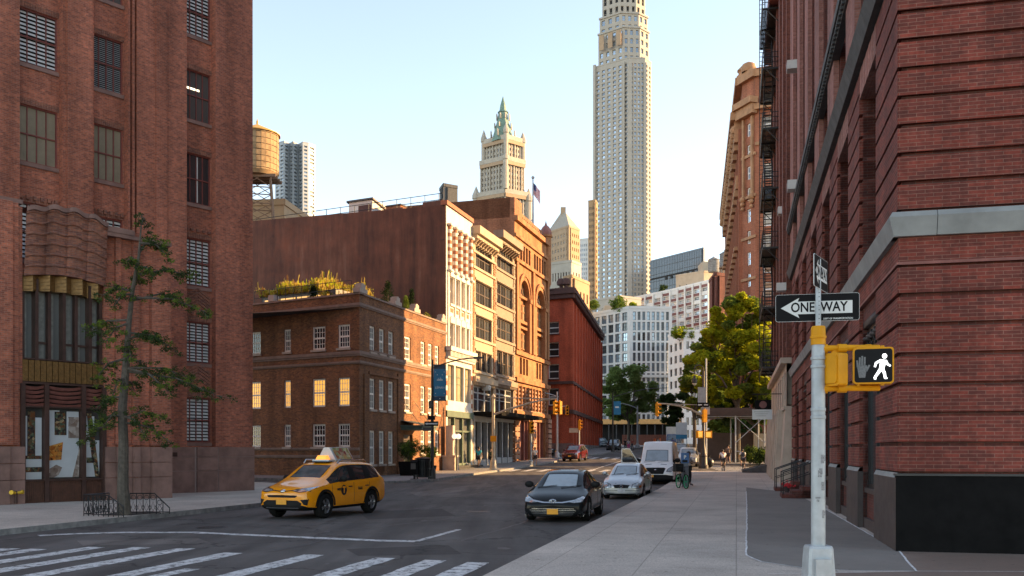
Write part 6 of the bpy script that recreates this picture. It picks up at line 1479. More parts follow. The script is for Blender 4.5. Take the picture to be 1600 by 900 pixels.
av.decal('grille',M['under'],[(-.68,.36),(-.52,.17),(.52,.17),(.68,.36),(.56,.43),(-.56,.43)],off=.012)
for i in range(5):z=.20+i*.046;w_=.54+.10*min(1,i/3)-(.05 if i==4 else 0);av.rect('grille_bar',M['chrome'],-w_,w_,z,z+.014,off=.02,step=.12)
av.decal('chrome_strip',M['chrome'],[(-.62,.60),(-.28,.545),(.28,.545),(.62,.60),(.58,.63),(.25,.575),(-.25,.575),(-.58,.63)],off=.012)
mb=MB()
for rx,rz_ in((.095,.068),(.032,.064),(.066,.028)):
 pts=[(rx*math.cos(a),rz_*math.sin(a)+(.02 if rz_<.03 else 0))for a in[2*math.pi*i/20 for i in range(21)]]
 mb.tube([(x,0,z)for x,z in pts],.011,6)
q,n=av.ray(0,.575,'front');mb.build('emblem',M['chrome'],av.t,(0,q.y-.025,.58))
av.both('headlamp_bezel',M['trim'],[(.42,.555),(.58,.53),(.82,.55),(.86,.70),(.80,.745),(.60,.68)],off=.004);av.both('headlamp',M['lens'],[(.45,.57),(.58,.55),(.80,.575),(.84,.69),(.79,.725),(.62,.655)],off=.010)
av.both('fog_lamp',M['chrome'],[(.64,.15),(.82,.16),(.87,.29),(.80,.31),(.69,.24)],off=.012);av.both('fog_lamp',M['under'],[(.67,.17),(.79,.18),(.83,.27),(.79,.28),(.71,.225)],off=.018)
av.rect('number_plate',M['plate_y'],-.155,.155,.235,.385,off=.03,step=.3);av.rect('plate_frame',M['under'],-.19,.19,.19,.41,off=.022,step=.3)
av.rect('lower_lip',M['chrome'],-.55,.55,.145,.155,off=.012)
av.mirrors(1.6,.98,M['trim'],.13);av.seams((1.35,2.66,3.62),.30,.96);av.handles((2.42,3.42),.82,M['chrome']);av.wipers(1.12,.93,.7)
for sd_ in('left','right'):av.decal('sill_trim',M['chrome'],[(1.4,.30),(3.3,.30),(3.3,.318),(1.4,.318)],side=sd_,off=.006)
p=gpx(972,781,0);p=(p[0],p[1]+.3)
co=Car('silver_sedan','silver compact sedan parked between the black sedan and the white van','car',(*p,0),ANG-R(1),sedan(4.53,1.48,1.12,1.90,3.15,3.98,.82,.95,1.05,2.45,.53,.91),1.72,carpaint('silver_car_paint',(.42,.43,.44),.3,.5),(.88,3.48),.31,sedan_glass)
co.decal('grille',M['trim'],[(-.34,.585),(-.27,.46),(.27,.46),(.34,.585),(.0,.61)],off=.010);co.both('headlamp_bezel',M['trim'],[(.40,.475),(.60,.435),(.80,.47),(.83,.64),(.62,.69),(.44,.62)],off=.004);co.both('headlamp',M['lens'],[(.42,.485),(.60,.45),(.78,.485),(.81,.63),(.62,.67),(.46,.61)],off=.010);co.both('indicator',M['amber'],[(.71,.485),(.79,.50),(.80,.60),(.73,.57)],off=.016)
co.rect('number_plate',M['plate_w'],-.155,.155,.28,.41,off=.02,step=.3);co.rect('lower_grille',M['under'],-.6,.6,.16,.24,off=.008);co.rect('bumper_line',M['trim'],-.75,.75,.36,.375,off=.006)
co.both('fog_lamp',M['lens'],[(.58,.17),(.72,.18),(.72,.26),(.58,.25)],off=.012)
mb=MB();mb.tube([(.065*math.cos(2*math.pi*i/16),0,.048*math.sin(2*math.pi*i/16))for i in range(17)],.011,6);q,n=co.ray(0,.54,'front');mb.build('emblem',M['chrome'],co.t,(0,q.y-.02,.54))
co.mirrors(1.55,1.0,carpaint('silver_mirror',(.42,.43,.44),.3,.5),.11);co.seams((1.2,2.45,3.4),.30,.94);co.handles((2.25,3.2),.80,None);co.wipers(1.1,.97,.62)
TA=R(-21.5);pt=Vector(gpx(440,812,0));ty=carpaint('taxi_yellow_paint',(.88,.31,.004),.22)
suv=lambda L,H,cowl,roof0,pil,roof1,tailz,hood0,hood1,belt,nose:[(0,.36,nose-.07,nose,.76,.68),(.08,.26,nose+.05,nose+.12,.89,.76),(.38,.23,hood0-.09,hood0,.96,.80),(cowl,.22,belt-.02,hood1,1.0,.82),(roof0,.22,belt+.01,H-.03,1.0,.72),(pil,.22,belt+.03,H,1.0,.735),(pil+.09,.22,belt+.03,H,1.0,.735),(pil+.95,.22,belt+.06,H-.005,1.0,.73),(pil+1.03,.22,belt+.07,H-.008,1.0,.73),(roof1,.24,belt+.10,H-.05,.99,.71),(L-.22,.30,belt+.09,tailz,.96,.72),(L-.04,.36,belt-.04,belt+.06,.93,.72),(L,.5,belt-.2,belt-.12,.88,.72)]
def suv_glass(i,k):
 if k==0:return 4
 if k==1:return 6
 if i==3 and k==6:return 1
 if k==4 and i in(3,4,6,8):return 2
 if k==4 and i in(5,7):return 4
 if i==9 and k==6:return 3
 return 0
tx=Car('yellow_taxi','yellow taxi SUV with a rooftop advertising board driving on the left','taxi',(pt.x,pt.y,0),TA,suv(4.6,1.67,1.18,1.88,2.45,4.18,1.24,.99,1.15,1.05,.76),1.85,ty,(.93,3.59),.365,suv_glass,lower=M['trim'],spokes=5,wheel_w=.235)
tx.decal('lower_grille',M['trim'],[(-.66,.48),(-.58,.28),(.58,.28),(.66,.48),(.52,.56),(-.52,.56)],off=.010)
tx.decal('upper_grille',M['under'],[(-.52,.70),(-.46,.64),(.46,.64),(.52,.70),(.40,.71),(-.40,.71)],off=.008)
tx.decal('grille_line',M['under'],[(-.55,.855),(0,.80),(.55,.855),(.55,.875),(0,.825),(-.55,.875)],off=.008)
tx.rect('skid_strip',M['chrome'],-.55,.55,.325,.355,off=.018)
tx.both('headlamp_bezel',M['trim'],[(.30,.835),(.56,.785),(.82,.815),(.87,.965),(.66,.92),(.40,.88)],off=.004);tx.both('headlamp',M['lens'],[(.34,.84),(.56,.80),(.80,.83),(.85,.95),(.66,.905),(.42,.865)],off=.010)
tx.both('fog_pocket',M['under'],[(.62,.58),(.82,.60),(.80,.42),(.72,.44)],off=.008);tx.rect('number_plate',M['plate_y'],-.17,.17,.44,.58,off=.035,step=.4)
mb=MB();mb.sphere((0,0,0),.1,14,8,sz=.62);q,n=tx.ray(0,.82,'front');mb.build('emblem',M['chrome'],tx.t,(0,q.y+.04,.815))
tx.mirrors(1.72,1.12,M['trim'],.13);tx.seams((1.28,2.50,3.45),.42,1.02);tx.handles((2.28,3.28),.90)
for sd_ in('left','right'):
 for y in(.93,3.59):
  pts=[(y+.50*math.cos(a),.365+.50*math.sin(a))for a in lin(.0,math.pi,15)]+[(y+.425*math.cos(a),.365+.425*math.sin(a))for a in lin(math.pi,0,15)]
  mb=MB();vs=[]
  for i in range(15):
   for(a,b)in(pts[i],pts[29-i]):
    q,n=tx.ray(a,max(b,.3),sd_);sx=1 if sd_=='right' else-1;vs.append(((abs(q.x)if q and abs(q.x)>.7 else .9)*sx+.012*sx,a,b))
  mb.add(vs,[(2*i,2*i+2,2*i+3,2*i+1)if sd_=='right' else(2*i+1,2*i+3,2*i+2,2*i)for i in range(14)],0,True);mb.build('arch_trim',M['trim'],tx.t)
q,n=tx.ray(1.88,.80,'right');mb=MB();mb.lathe([(.001,0),(.155,0),(.155,.008),(.001,.008)],n=24);bd=mb.build('door_badge',M['under'],tx.t,(q.x+.004,1.90,.80),(0,R(90),0));bd.rotation_euler=(0,R(90),0)
text('T',.27,.004,ty,tx.t,(q.x+.016,1.90,.80),(R(90),0,R(90)),'lettering',bold=.012)
text('NYC',.10,.003,M['under'],tx.t,(q.x+.010,1.64,.83),(R(90),0,R(90)),'lettering',bold=.004)
q2,n=tx.ray(2.72,.86,'right');text('TAXI',.12,.003,M['under'],tx.t,(q2.x+.012,2.85,.82),(R(90),0,R(90)),'lettering',bold=.003)
for sx in(-1,1):
 mb=MB();mb.tube([(sx*.60,2.0,1.60),(sx*.62,2.15,1.71),(sx*.61,3.6,1.70),(sx*.58,3.85,1.60)],.025,8);mb.build('roof_rail',M['chrome'],tx.t)
mb=MB();mb.box(-.26,.26,1.98,2.30,1.63,1.67);mb.box(-.30,.30,2.02,2.3,1.67,1.72,1);mb.add([(-.19,2.03,1.72),(.19,2.03,1.72),(.15,2.09,1.85),(-.15,2.09,1.85),(-.15,2.22,1.85),(.15,2.22,1.85),(.19,2.28,1.72),(-.19,2.28,1.72)],[(0,1,2,3),(3,2,5,4),(4,5,6,7),(0,3,4,7),(1,6,5,2)],2)
mb.build('roof_light',[M['trim'],M['poster_white'],mat('lit_roof_lamp',(.8,.35,.08),.3,emit=((1,.32,.04),.45))],tx.t)
mb=MB();mb.prism([(-.34,1.70),(.34,1.70),(.10,2.10),(-.10,2.10)],2.36,3.42);mb.box(-.3,.3,2.4,3.3,1.64,1.70);mb.build('advert_board',M['poster_white'],tx.t)
for sx in(-1,1):
 mb=MB();mb.quad((sx*.332,2.44,1.73),(sx*.332,3.36,1.73),(sx*.116,3.36,2.085),(sx*.116,2.44,2.085));ao=mb.build('advert',photo_mat('advert_print'+('a' if sx>0 else 'b'),[(.28,.05,.02),(.45,.28,.10),(.12,.20,.06),(.55,.50,.30),(.20,.02,.02)],3.2),tx.t,(sx*.012,0,.004))
p=gpx(1024,757,gz(54));pv=(p[0],p[1])
vw=carpaint('white_van_paint',(.74,.74,.73),.35)
van_st=[(0,.32,.60,.66,.86,.74),(.08,.18,.76,.84,.95,.80),(.35,.16,1.0,1.08,.98,.84),(.85,.16,1.12,1.24,.99,.84),(1.55,.18,1.24,2.06,1.0,.77),(2.0,.2,1.28,2.42,1.0,.76),(2.1,.2,1.28,2.45,1.0,.77),(2.6,.22,1.3,2.5,1.0,.80),(5.3,.22,1.3,2.5,1.0,.80),(5.5,.3,1.25,2.42,.97,.80)]
def van_glass(i,k):
 if k==0:return 4
 if i==3 and k==6:return 1
 if i==3 and k==5:return 0
 if k==4 and i in(3,4):return 2
 if k==1:return 6
 return 0
vn=Car('white_van','white delivery van parked at the right kerb with its street side door wide open','van',(*pv,gz(pv[1])-.0),ANG,van_st,2.2,vw,(1.0,4.6),.345,van_glass,lower=M['trim'],crease=((4,.3),(2,.35),(5,.45)))
vn.decal('grille',M['under'],[(-.56,.92),(-.44,.60),(.44,.60),(.56,.92),(.46,.96),(-.46,.96)],off=.012)
for i in range(4):vn.rect('grille_bar',M['trim'],-.45,.45,.65+i*.07,.665+i*.07,off=.02,step=.2)
mb=MB();mb.sphere((0,0,0),.1,14,6,sz=.45);q,n=vn.ray(0,.83,'front');mb.build('emblem',M['chrome'],vn.t,(0,q.y+.05,.83))
vn.both('headlamp_bezel',M['trim'],[(.60,.74),(.84,.70),(1.0,.80),(1.03,1.02),(.94,1.05),(.68,.90)],off=.004);vn.both('headlamp',M['lens'],[(.63,.76),(.84,.72),(.98,.82),(1.01,1.0),(.94,1.02),(.70,.88)],off=.010);vn.decal('bumper',M['trim'],[(-1.03,.2),(1.03,.2),(1.03,.50),(.6,.56),(-.6,.56),(-1.03,.50)],off=.014)
vn.rect('number_plate',M['plate_y'],-.45,-.10,.42,.55,off=.03,step=.4);vn.both('hood_vent',M['under'],[(.25,1.14),(.62,1.12),(.6,1.145),(.27,1.165)],off=.006);vn.mirrors(1.4,1.34,M['trim'],.17);vn.wipers(.85,1.26,.8);vn.seams((1.4,2.5,3.7),.5,2.1)
hinge=bpy.data.objects.new('door',None)
mb=MB();fw_=.06;DW,DH0,DH1=1.0,.45,2.12
mb.prism([(0,DH0),(DW,DH0),(DW,1.30),(0,1.30)],-.04,.04);mb.prism([(0,1.30),(fw_,1.30),(.50,DH1-.05),(.50,DH1)],-.03,.03);mb.box(DW-fw_,DW,-.03,.03,1.3,DH1);mb.box(.50,DW,-.03,.03,DH1-.06,DH1)
do=mb.build('door',vw,vn.t,(-1.08,1.22,-.05),(0,0,R(187)))
mb=MB();mb.prism([(fw_,1.31),(DW-fw_,1.31),(DW-fw_,DH1-.06),(.5,DH1-.06)],-.008,.008);mb.build('door_window',M['car_glass'],do)
mb=MB();mb.box(.1,.9,.041,.07,.5,1.15);mb.build('door_lining',M['trim'],do)
def small_suv(nm,lab,px,py,ang,paint,L=4.75,W=1.92,H=1.74,plate='plate_y',zoff=0.0,group=None,warm=False,Y=None):
 if Y is None:
  Y=60.0
  for _ in range(30):Y=F*(EYE-gz(Y)-zoff)/(py-PHY)if EYE-gz(Y)-zoff>.05 else Y*.98
 x=(px-PCX)*Y/F
 c=Car(nm,lab,'car',(x,Y,gz(Y)+zoff),ang,suv(L,H,1.25,2.0,2.55,4.2,1.25,1.0,1.14,1.06,.78),W,paint,(.95,3.7),.38,suv_glass,lower=paint,group=group)
 sl_=(gz(Y+4*math.cos(ang))-gz(Y))/4;c.t.rotation_euler=(math.atan(sl_),0,ang)
 c.decal('grille',M['under'],[(-.5,.88),(-.45,.74),(.45,.74),(.5,.88)],off=.012)
 for i in range(7):x_=-.42+i*.14;c.rect('grille_slot',M['chrome'],x_-.02,x_+.02,.75,.87,off=.02,step=.2)
 c.both('headlamp',M['lens'],[(.55,.76),(.80,.74),(.86,.88),(.60,.88)],off=.012);c.decal('lower_grille',M['under'],[(-.6,.38),(.6,.38),(.55,.54),(-.55,.54)],off=.012);c.both('fog_lamp',M['lens'],[(.68,.44),(.8,.45),(.8,.53),(.68,.52)],off=.015)
 c.rect('number_plate',M[plate],-.17,.17,.52,.66,off=.035,step=.4);c.mirrors(1.75,1.15,paint,.12);return c
small_suv('maroon_suv','dark maroon SUV driving towards the viewer past the arched building',890,721,ANG-R(4),carpaint('maroon_car_paint',(.10,.012,.012),.2),Y=97)
small_suv('black_suv','black SUV waiting far up the street near the crowd',957,702,ANG+R(3),carpaint('black_suv_paint',(.02,.021,.024),.2),Y=132)
small_suv('black_suv','black SUV half hidden in the side street beside the arched building',868,704,R(62),carpaint('black_suv_paint',(.02,.021,.024),.2),Y=112)
small_suv('grey_suv','pale grey SUV parked beyond the white van under the street lamp',1073,718,ANG,carpaint('grey_suv_paint',(.36,.36,.36),.3,.4),plate='plate_w',Y=84)
small_suv('dark_suv','dark car parked behind the pale grey SUV beyond the white van',1063,706,ANG,carpaint('dark_suv_paint',(.05,.055,.06),.25),plate='plate_w',Y=101)
small_suv('blue_car','pale blue car far off by the crimson building foot, left of the black SUV',944,699,ANG+R(20),carpaint('blue_car_paint',(.22,.32,.42),.3,.3),plate='plate_w',Y=155)
tr=thing('box_truck','white and blue box truck far up the street beyond the white van','truck',(X_(1052,150)[0],150,gz(150)),ANG)
mb=MB();mb.box(-1.25,1.25,1.6,8,.9,3.6);mb.build('cargo_box',vw,tr)
mb=MB();mb.add([(-1.1,0,.5),(1.1,0,.5),(1.1,0,1.4),(-1.1,0,1.4),(-1.05,.5,2.3),(1.05,.5,2.3),(-1.1,1.5,.5),(1.1,1.5,.5),(-1.05,1.5,2.4),(1.05,1.5,2.4)],[(0,1,2,3),(3,2,5,4),(4,5,9,8),(0,3,4,8,6),(1,7,9,5,2)]);mb.build('cab',carpaint('blue_truck_paint',(.06,.14,.3),.3),tr)
mb=MB();mb.add([(-.95,.02,1.5),(.95,.02,1.5),(.92,.42,2.2),(-.92,.42,2.2)],[(0,1,2,3)]);mb.build('windscreen',M['car_ws'],tr,(0,-.02,0))
ty_,rm_=wheel_mesh(.45,.28)
for y in(.9,6.3):
 for sx in(-1,1):w_=bpy.data.objects.new('wheel',ty_);col.objects.link(w_);w_.parent=tr;w_.location=(sx*1.0,y,.45);w_.rotation_euler=(0,R(90)*sx,0)
M['galv']=mat('galvanised_grey_paint',(.38,.41,.43),.5,.2,var=.18,scale=5,bump=.06);M['sig_y']=mat('signal_yellow_paint',(.62,.27,.005),.5,var=.12,scale=4,spec=.2)
M['sign_black']=mat('black_sign_face',(.008,.008,.009),.6,var=.1,spec=.12);M['sign_white']=mat('white_sign_face',(.62,.63,.62),.4,var=.04);M['pole_dark']=mat('dark_bronze_pole',(.05,.045,.04),.5,.3,var=.2);M['pole_tan']=mat('weathered_steel_pole',(.40,.36,.29),.5,.3,var=.2)
M['walk_lit']=mat('lit_walk_symbol',(.9,.9,.9),.4,var=0,emit=((1,1,.97),.65));M['hand_off']=mat('unlit_hand_symbol',(.13,.135,.14),.5,var=.3,scale=60);M['lens_black']=mat('signal_face_black',(.012,.012,.013),.6,var=.1,spec=.12)
PX,PY=gpx(1278.5,948,KERB);PY=10.75;PX=(1278.5-PCX)*PY/F;k_=F/PY
pz=lambda py:hz(py,PY)
t=thing('signal_pole','grey steel signal pole with a square flared foot on the right street corner','signal pole',(PX,PY,KERB))
zt_=pz(520);mb=MB();r0=10.6/k_;mb.tube([(0,0,.4),(0,0,2.2),(0,0,zt_-KERB)],[r0*1.04,r0,r0*.93],20)
for py in(560,573,640,652):mb.lathe([(r0,-.02),(r0*1.09,-.015),(r0*1.09,.015),(r0,.02)],(0,0,pz(py)-KERB),20)
mb.build('pole',M['galv'],t)
zb_=pz(852)-KERB;mb=MB();a,b=23.5/k_,17/k_;c=.03
def sq(h,z):return[(-h+c,-h,z),(h-c,-h,z),(h,-h+c,z),(h,h-c,z),(h-c,h,z),(-h+c,h,z),(-h,h-c,z),(-h,-h+c,z)]
rings=[sq(a*1.15,0),sq(a*1.12,.05),sq(a,.12),sq(b*1.1,zb_-.03),sq(b,zb_)];vs=[v for r_ in rings for v in r_]
mb.add(vs,[(i*8+k,i*8+(k+1)%8,(i+1)*8+(k+1)%8,(i+1)*8+k)for i in range(4)for k in range(8)]+[tuple(range(32,40))]);mb.box(-b*.7,b*.7,-b*1.1-.06,-b,.28,zb_-.14);mb.build('foot',M['galv'],t)
mb=MB();mb.lathe([(r0*.9,0),(r0*1.06,0),(r0*1.06,.07),(r0*1.18,.075),(r0*1.18,.10),(r0*1.05,.105),(r0*1.02,.2),(r0*.9,.215),(.001,.215)],(0,0,pz(539)-KERB),20);mb.build('pole_cap',M['sig_y'],t)
mb=MB();rt=4.2/k_;mb.tube([(0,0,zt_-KERB-.1),(0,0,pz(405)-KERB)],rt,10)
for i in range(16):mb.tube([(0,-rt-.001,zt_-KERB+.06+i*.05),(0,-rt+.004,zt_-KERB+.06+i*.05)],.006,6,1)
mb.build('sign_post',[M['galv'],M['dark']],t)
mb=MB()
for i in range(14):z=rnd.uniform(.9,1.9);an=rnd.uniform(-2.6,-.5);rr=r0*1.035;w2=rnd.uniform(.02,.06);h2=rnd.uniform(.01,.05);mb.lathe([(rr,z-h2),(rr,z+h2)],n=3,a0=an,a1=an+w2/rr)
mb.build('sticker_residue',mat('torn_sticker',(.22,.23,.24),.7,var=.5,scale=60),t)
for py,x0,x1 in((545,1286,1372),(607.5,1286,1372)):
 mb=MB();mb.tube([((x0-1278.5)/k_,-.02,pz(py)-KERB),((1320-1278.5)/k_,-.05,pz(py)-KERB+.005),((x1-1278.5)/k_,-.03,pz(py-1)-KERB)],.036,10);mb.tube([((1313-1278.5)/k_-.05,-.05,pz(py)-KERB),((1313-1278.5)/k_+.05,-.05,pz(py)-KERB)],.05,10);mb.tube([(0,0,pz(py)-KERB),(.10,0,pz(py)-KERB)],.055,10);mb.build('signal_bracket',M['sig_y'],t)
def rbox(mb,x0,x1,z0,z1,y0,y1,r,m=0):
 pts=[]
 for cx,cz,a0 in((x1-r,z1-r,0),(x0+r,z1-r,90),(x0+r,z0+r,180),(x1-r,z0+r,270)):
  for i in range(6):a_=R(a0+18*i);pts.append((cx+r*math.cos(a_),cz+r*math.sin(a_)))
 mb.prism(pts,y0,y1,m)
hd=thing('pedestrian_signal','yellow pedestrian signal showing a lit walking figure, facing the viewer on the corner pole','walk signal',(PX+84.5/k_,PY-.0,KERB),R(-18))
x0,x1,z0,z1=-29.5/k_,29.5/k_,pz(601.5)-KERB,pz(545.5)-KERB
mb=MB();rbox(mb,x0,x1,z0,z1,-.20,.06,.035);mb.tube([((x0+x1)/2-.05,-.03,z0-.05),((x0+x1)/2-.05,-.03,z1+.05)],.04,8)
for x in(x0+.06,x1-.12):mb.tube([(x,-.17,z1-.005),(x,-.17,z1+.02)],.02,8);mb.tube([(x,-.17,z0-.02),(x,-.17,z0+.005)],.02,8)
mb.build('housing',M['sig_y'],hd)
mb=MB();rbox(mb,x0+.018,x1-.018,z0+.018,z1-.018,-.206,-.19,.03);mb.build('face',M['lens_black'],hd)
sy=-.210;SC=lambda px,py:((px-1363)/k_,pz(py)-KERB)
def tubes2(segs,m,nm):
 mb=MB()
 for a_,b_2,w1,w2 in segs:
  (xa,za),(xb,zb2)=SC(*a_),SC(*b_2);d_=Vector((xb-xa,zb2-za)).normalized();n_=Vector((-d_.y,d_.x));w1,w2=w1/k_/2,w2/k_/2
  mb.prism([(xa+n_.x*w1,za+n_.y*w1),(xb+n_.x*w2,zb2+n_.y*w2),(xb-n_.x*w2,zb2-n_.y*w2),(xa-n_.x*w1,za-n_.y*w1)],sy-.003,sy)
 return mb
mb=tubes2([((1377.5,565),(1374.5,580),9,7),((1374,566),(1367,569.5),4,3.4),((1367,569),(1365,576),3.4,3),((1380.5,566.5),(1383,572),3.6,3.2),((1382.5,571.5),(1387.5,575),3.2,2.6),((1373.5,579),(1368.5,587),5,4),((1369,586),(1364.5,593),4,3.6),((1375.5,579),(1379,586),5,4),((1378.6,585),(1380,593.5),4,3.6),((1364,593),(1367,594.5),3,2),((1379,593),(1383,593.5),3,2)],None,'x')
cx,cz=SC(1379,559.5);mb.prism([(cx+3.6/k_*math.cos(i*math.pi/8),cz+3.9/k_*math.sin(i*math.pi/8))for i in range(16)],sy-.003,sy);mb.build('walking_figure',M['walk_lit'],hd)
mb=tubes2([((1343,575),(1343.5,560.5),3.0,2.6),((1346.7,574),(1347,558.5),3.0,2.6),((1350.3,575),(1350.6,560),3.0,2.6),((1340.3,576),(1339.5,565),2.6,2.2),((1352.5,582),(1357.5,572.5),3.4,2.6),((1346.8,573),(1346.8,592),15,9)],None,'x');mb.build('hand_symbol',M['hand_off'],hd)
h2=thing('pedestrian_signal','yellow pedestrian signal turned away, showing its plain back beside the pole','walk signal',(PX+(1303-1278.5)/k_,PY-.02,0),R(118))
mb=MB();w2=.15;rbox(mb,-w2,w2,pz(604),pz(553),-.05,.10,.03);rbox(mb,-w2*.9,w2*.9,pz(600),pz(557),.10,.12,.03);mb.tube([(0,0,pz(609)),(0,0,pz(545))],.04,8);mb.build('housing',M['sig_y'],h2)
mb=MB();rbox(mb,-w2+.02,w2-.02,pz(602),pz(555),-.056,-.04,.03);mb.build('face',M['lens_black'],h2)
def one_way(lab,loc,rz,W_,H_,left=True,small=True):
 s=thing('one_way_sign',lab,'street sign',loc,rz);mb=MB();rbox(mb,-W_/2,W_/2,-H_/2,H_/2,-.003,.003,.025);mb.build('panel',M['sign_black'],s)
 mb=MB();e=.011;rbox(mb,-W_/2-.003,W_/2+.003,-H_/2-.003,H_/2+.003,-.0025,.005,.027);mb.build('edge',M['sign_white'],s)
 h=H_*.235;ah=H_*.38;x0,x1=-W_*.44,W_*.42;hx=x0+W_*.225;nk=hx-W_*.02;mb=MB()
 mb.prism([(x0,0),(hx,ah),(nk,h),(x1,h),(x1,-h),(nk,-h),(hx,-ah)],-.0055,-.003);mb.build('arrow',M['sign_white'],s)
 text('ONE',H_*.5,.001,M['sign_black'],s,(-W_*.175,-.0068,0),(R(90),0,0),bold=.003,sx=.82);text('WAY',H_*.5,.001,M['sign_black'],s,(W_*.2,-.0068,0),(R(90),0,0),bold=.003,sx=.82)
 if small:text('DEPT OF TRANSPORTATION',H_*.085,.0006,M['sign_white'],s,(W_*.25,-.0042,-H_*.43),(R(90),0,0),bold=.0006,sx=.95)
 mb=MB()
 for z in(-H_*.42,H_*.42):mb.lathe([(.001,0),(.012,.0),(.008,.01),(.001,.012)],(W_*.03,0,z),8)
 return s
zc_=pz(479.5);one_way('large black and white one way sign pointing left on the corner signal pole',(PX+(1278.7-1278.5)/k_,PY+rt+.012,zc_),R(-12),125/k_,42/k_)
bl=one_way('small one way sign seen edge on at the very top of the corner signal pole',(PX+5/k_,PY+.02,pz(427)),R(58),.62,.36,small=False);
mb=MB();bk=MB();bk.bar((-.0,.006,-.17),(0,.006,.17),.03,.008);bk.build('bracket',M['galv'],bl)
def cobra(nm,lab,px,py_base,Y,py_top,arm,m,rad=.09,base=True,group=None,head=True):
 g=gz(Y)+KERB;t=thing(nm,lab,'street lamp',(*X_(px,Y),g));h=hz(py_top,Y)-g;mb=MB();mb.tube([(0,0,0),(0,0,h*.5),(0,0,h)],[rad*1.15,rad,rad*.7],10)
 if base:mb.lathe([(rad*2.2,0),(rad*2.1,.5),(rad*1.5,.62),(rad*1.1,.7)],n=10)
 mb.build('pole',m,t);dx,dz=arm
 mb=MB();pts=[(0,0,h*.93)]+[(dx*u,0,h*.93+dz*math.sin(u*math.pi/2))for u in(.15,.35,.6,.85,1)];mb.tube(pts,rad*.42,8);mb.build('arm',m,t)
 if head:
  mb=MB();sx=1 if dx>0 else-1;mb.add([(dx,-.12,h*.93+dz-.06),(dx+sx*.62,-.1,h*.93+dz-.02),(dx+sx*.62,.1,h*.93+dz-.02),(dx,.12,h*.93+dz-.06),(dx,-.1,h*.93+dz+.08),(dx+sx*.6,-.06,h*.93+dz+.07),(dx+sx*.6,.06,h*.93+dz+.07),(dx,.1,h*.93+dz+.08)],[(0,3,2,1),(4,5,6,7),(0,1,5,4),(1,2,6,5),(2,3,7,6),(3,0,4,7)]);mb.build('lamp_head',m,t)
 return t,h,g
def signal_head(lab,x,Y,z,rz,group='yellow traffic lights',lamps=True):
 s=thing('traffic_light',lab,'traffic light',(x,Y,z),rz);mb=MB()
 for i in range(3):mb.box(-.17,.17,-.13,.12,-.52+i*.35,-.52+i*.35+.335)
 mb.tube([(0,0,-.58),(0,0,.62)],.05,8);mb.build('housing',M['sig_y'],s)
 mb=MB()
 for i in range(3):mb.lathe([(.145,0),(.15,.26),(.135,.26),(.13,.0)],(0,0,0),10,a0=0,a1=math.pi*1.0);
 vis=MB()
 for i in range(3):
  n=9;zc=-.35+i*.35
  for j in range(n):
   a0,a1=math.pi*j/n,math.pi*(j+1)/n;p=[(.145*math.cos(a),zc+.145*math.sin(a))for a in(a0,a1)];vis.quad((p[0][0],-.13,p[0][1]),(p[1][0],-.13,p[1][1]),(p[1][0],-.36,p[1][1]),(p[0][0],-.36,p[0][1]))
  vis.lathe([(.001,0),(.12,0)],(0,0,0),3)if 0 else None
 vis.build('visor',M['sig_y'],s);ln=MB()
 for i in range(3):zc=-.35+i*.35;ln.prism([(.12*math.cos(a),zc+.12*math.sin(a))for a in lin(0,2*math.pi,13)[:-1]],-.14,-.131)
 ln.build('lens',M['lens_black'],s);s['group']=group;return s
t,h,g=cobra('street_lamp','dark street lamp with a curved arm carrying the blue banner on the left pavement',675.5,755,58,562,(2.6,.62),M['pole_dark'],.10)
bz0,bz1=hz(626,58),hz(570,58);bw_=19.5*58/F;bx0=X_(677.5,58)[0]
b=thing('banner','blue vertical banner with white lettering hung on the left street lamp','banner',(bx0,58,bz0));M['banner_blue']=mat('banner_blue',(.015,.16,.30),.6,var=.05);M['banner_navy']=mat('banner_navy',(.012,.045,.09),.6,var=.05)
H_=bz1-bz0
mb=MB();mb.box(0,bw_,-.008,.008,H_*.12,H_*.88);mb.build('cloth',M['banner_blue'],b);mb=MB();mb.box(0,bw_,-.008,.008,0,H_*.119);mb.box(0,bw_,-.008,.008,H_*.881,H_);mb.build('border',M['banner_navy'],b)
mb=MB();[mb.box(-.05,bw_+.02,-.02,.02,z-.02,z+.02)for z in(.0,H_)];mb.build('rod',M['pole_dark'],b)
text('LÉMAN',.19,.002,M['sign_white'],b,(bw_*.5,-.011,H_*.36),(R(90),0,0),sx=.95)
mb=MB()
for i,(u,hh)in enumerate(((.30,.05),(.38,.085),(.46,.06),(.54,.11),(.62,.07),(.7,.05))):mb.prism([(bw_*u-.03,H_*.56),(bw_*u+.03,H_*.56),(bw_*u,H_*(.56+hh))],-.012,-.0085)
for u,v in((.15,.2),(.85,.2),(.15,.8),(.85,.8),(.3,.72),(.7,.72),(.5,.06)):mb.prism([(bw_*u+.03*math.cos(a),H_*v+.03*math.sin(a))for a in lin(0,2*math.pi,7)[:-1]],-.012,-.0085)
mb.build('emblem',M['sign_white'],b)
for lab,px,py,w2,h2_,m_ in(('black one way street sign on the left banner lamp',674,662,22,7,'sign_black'),('small dark street name sign above the one way sign on the banner lamp',674,653,12,6,'sign_black'),('grey street name sign low on the left banner lamp',668,671,14,5,'stone_dark')):
 Y=57.85;s=MB();s.box(-w2/2*Y/F,w2/2*Y/F,-.015,.015,-h2_/2*Y/F,h2_/2*Y/F);o=s.build('street_sign',M[m_],None,(X_(px,Y)[0],Y,hz(py,Y)),(0,0,R(-4)),label=lab,cat='street sign')
 if w2==22:mb=MB();mb.prism([(-.4,0),(-.25,.08),(-.25,.04),(.38,.04),(.38,-.04),(-.25,-.04),(-.25,-.08)],-.02,-.0155);mb.build('arrow',M['sign_white'],o)
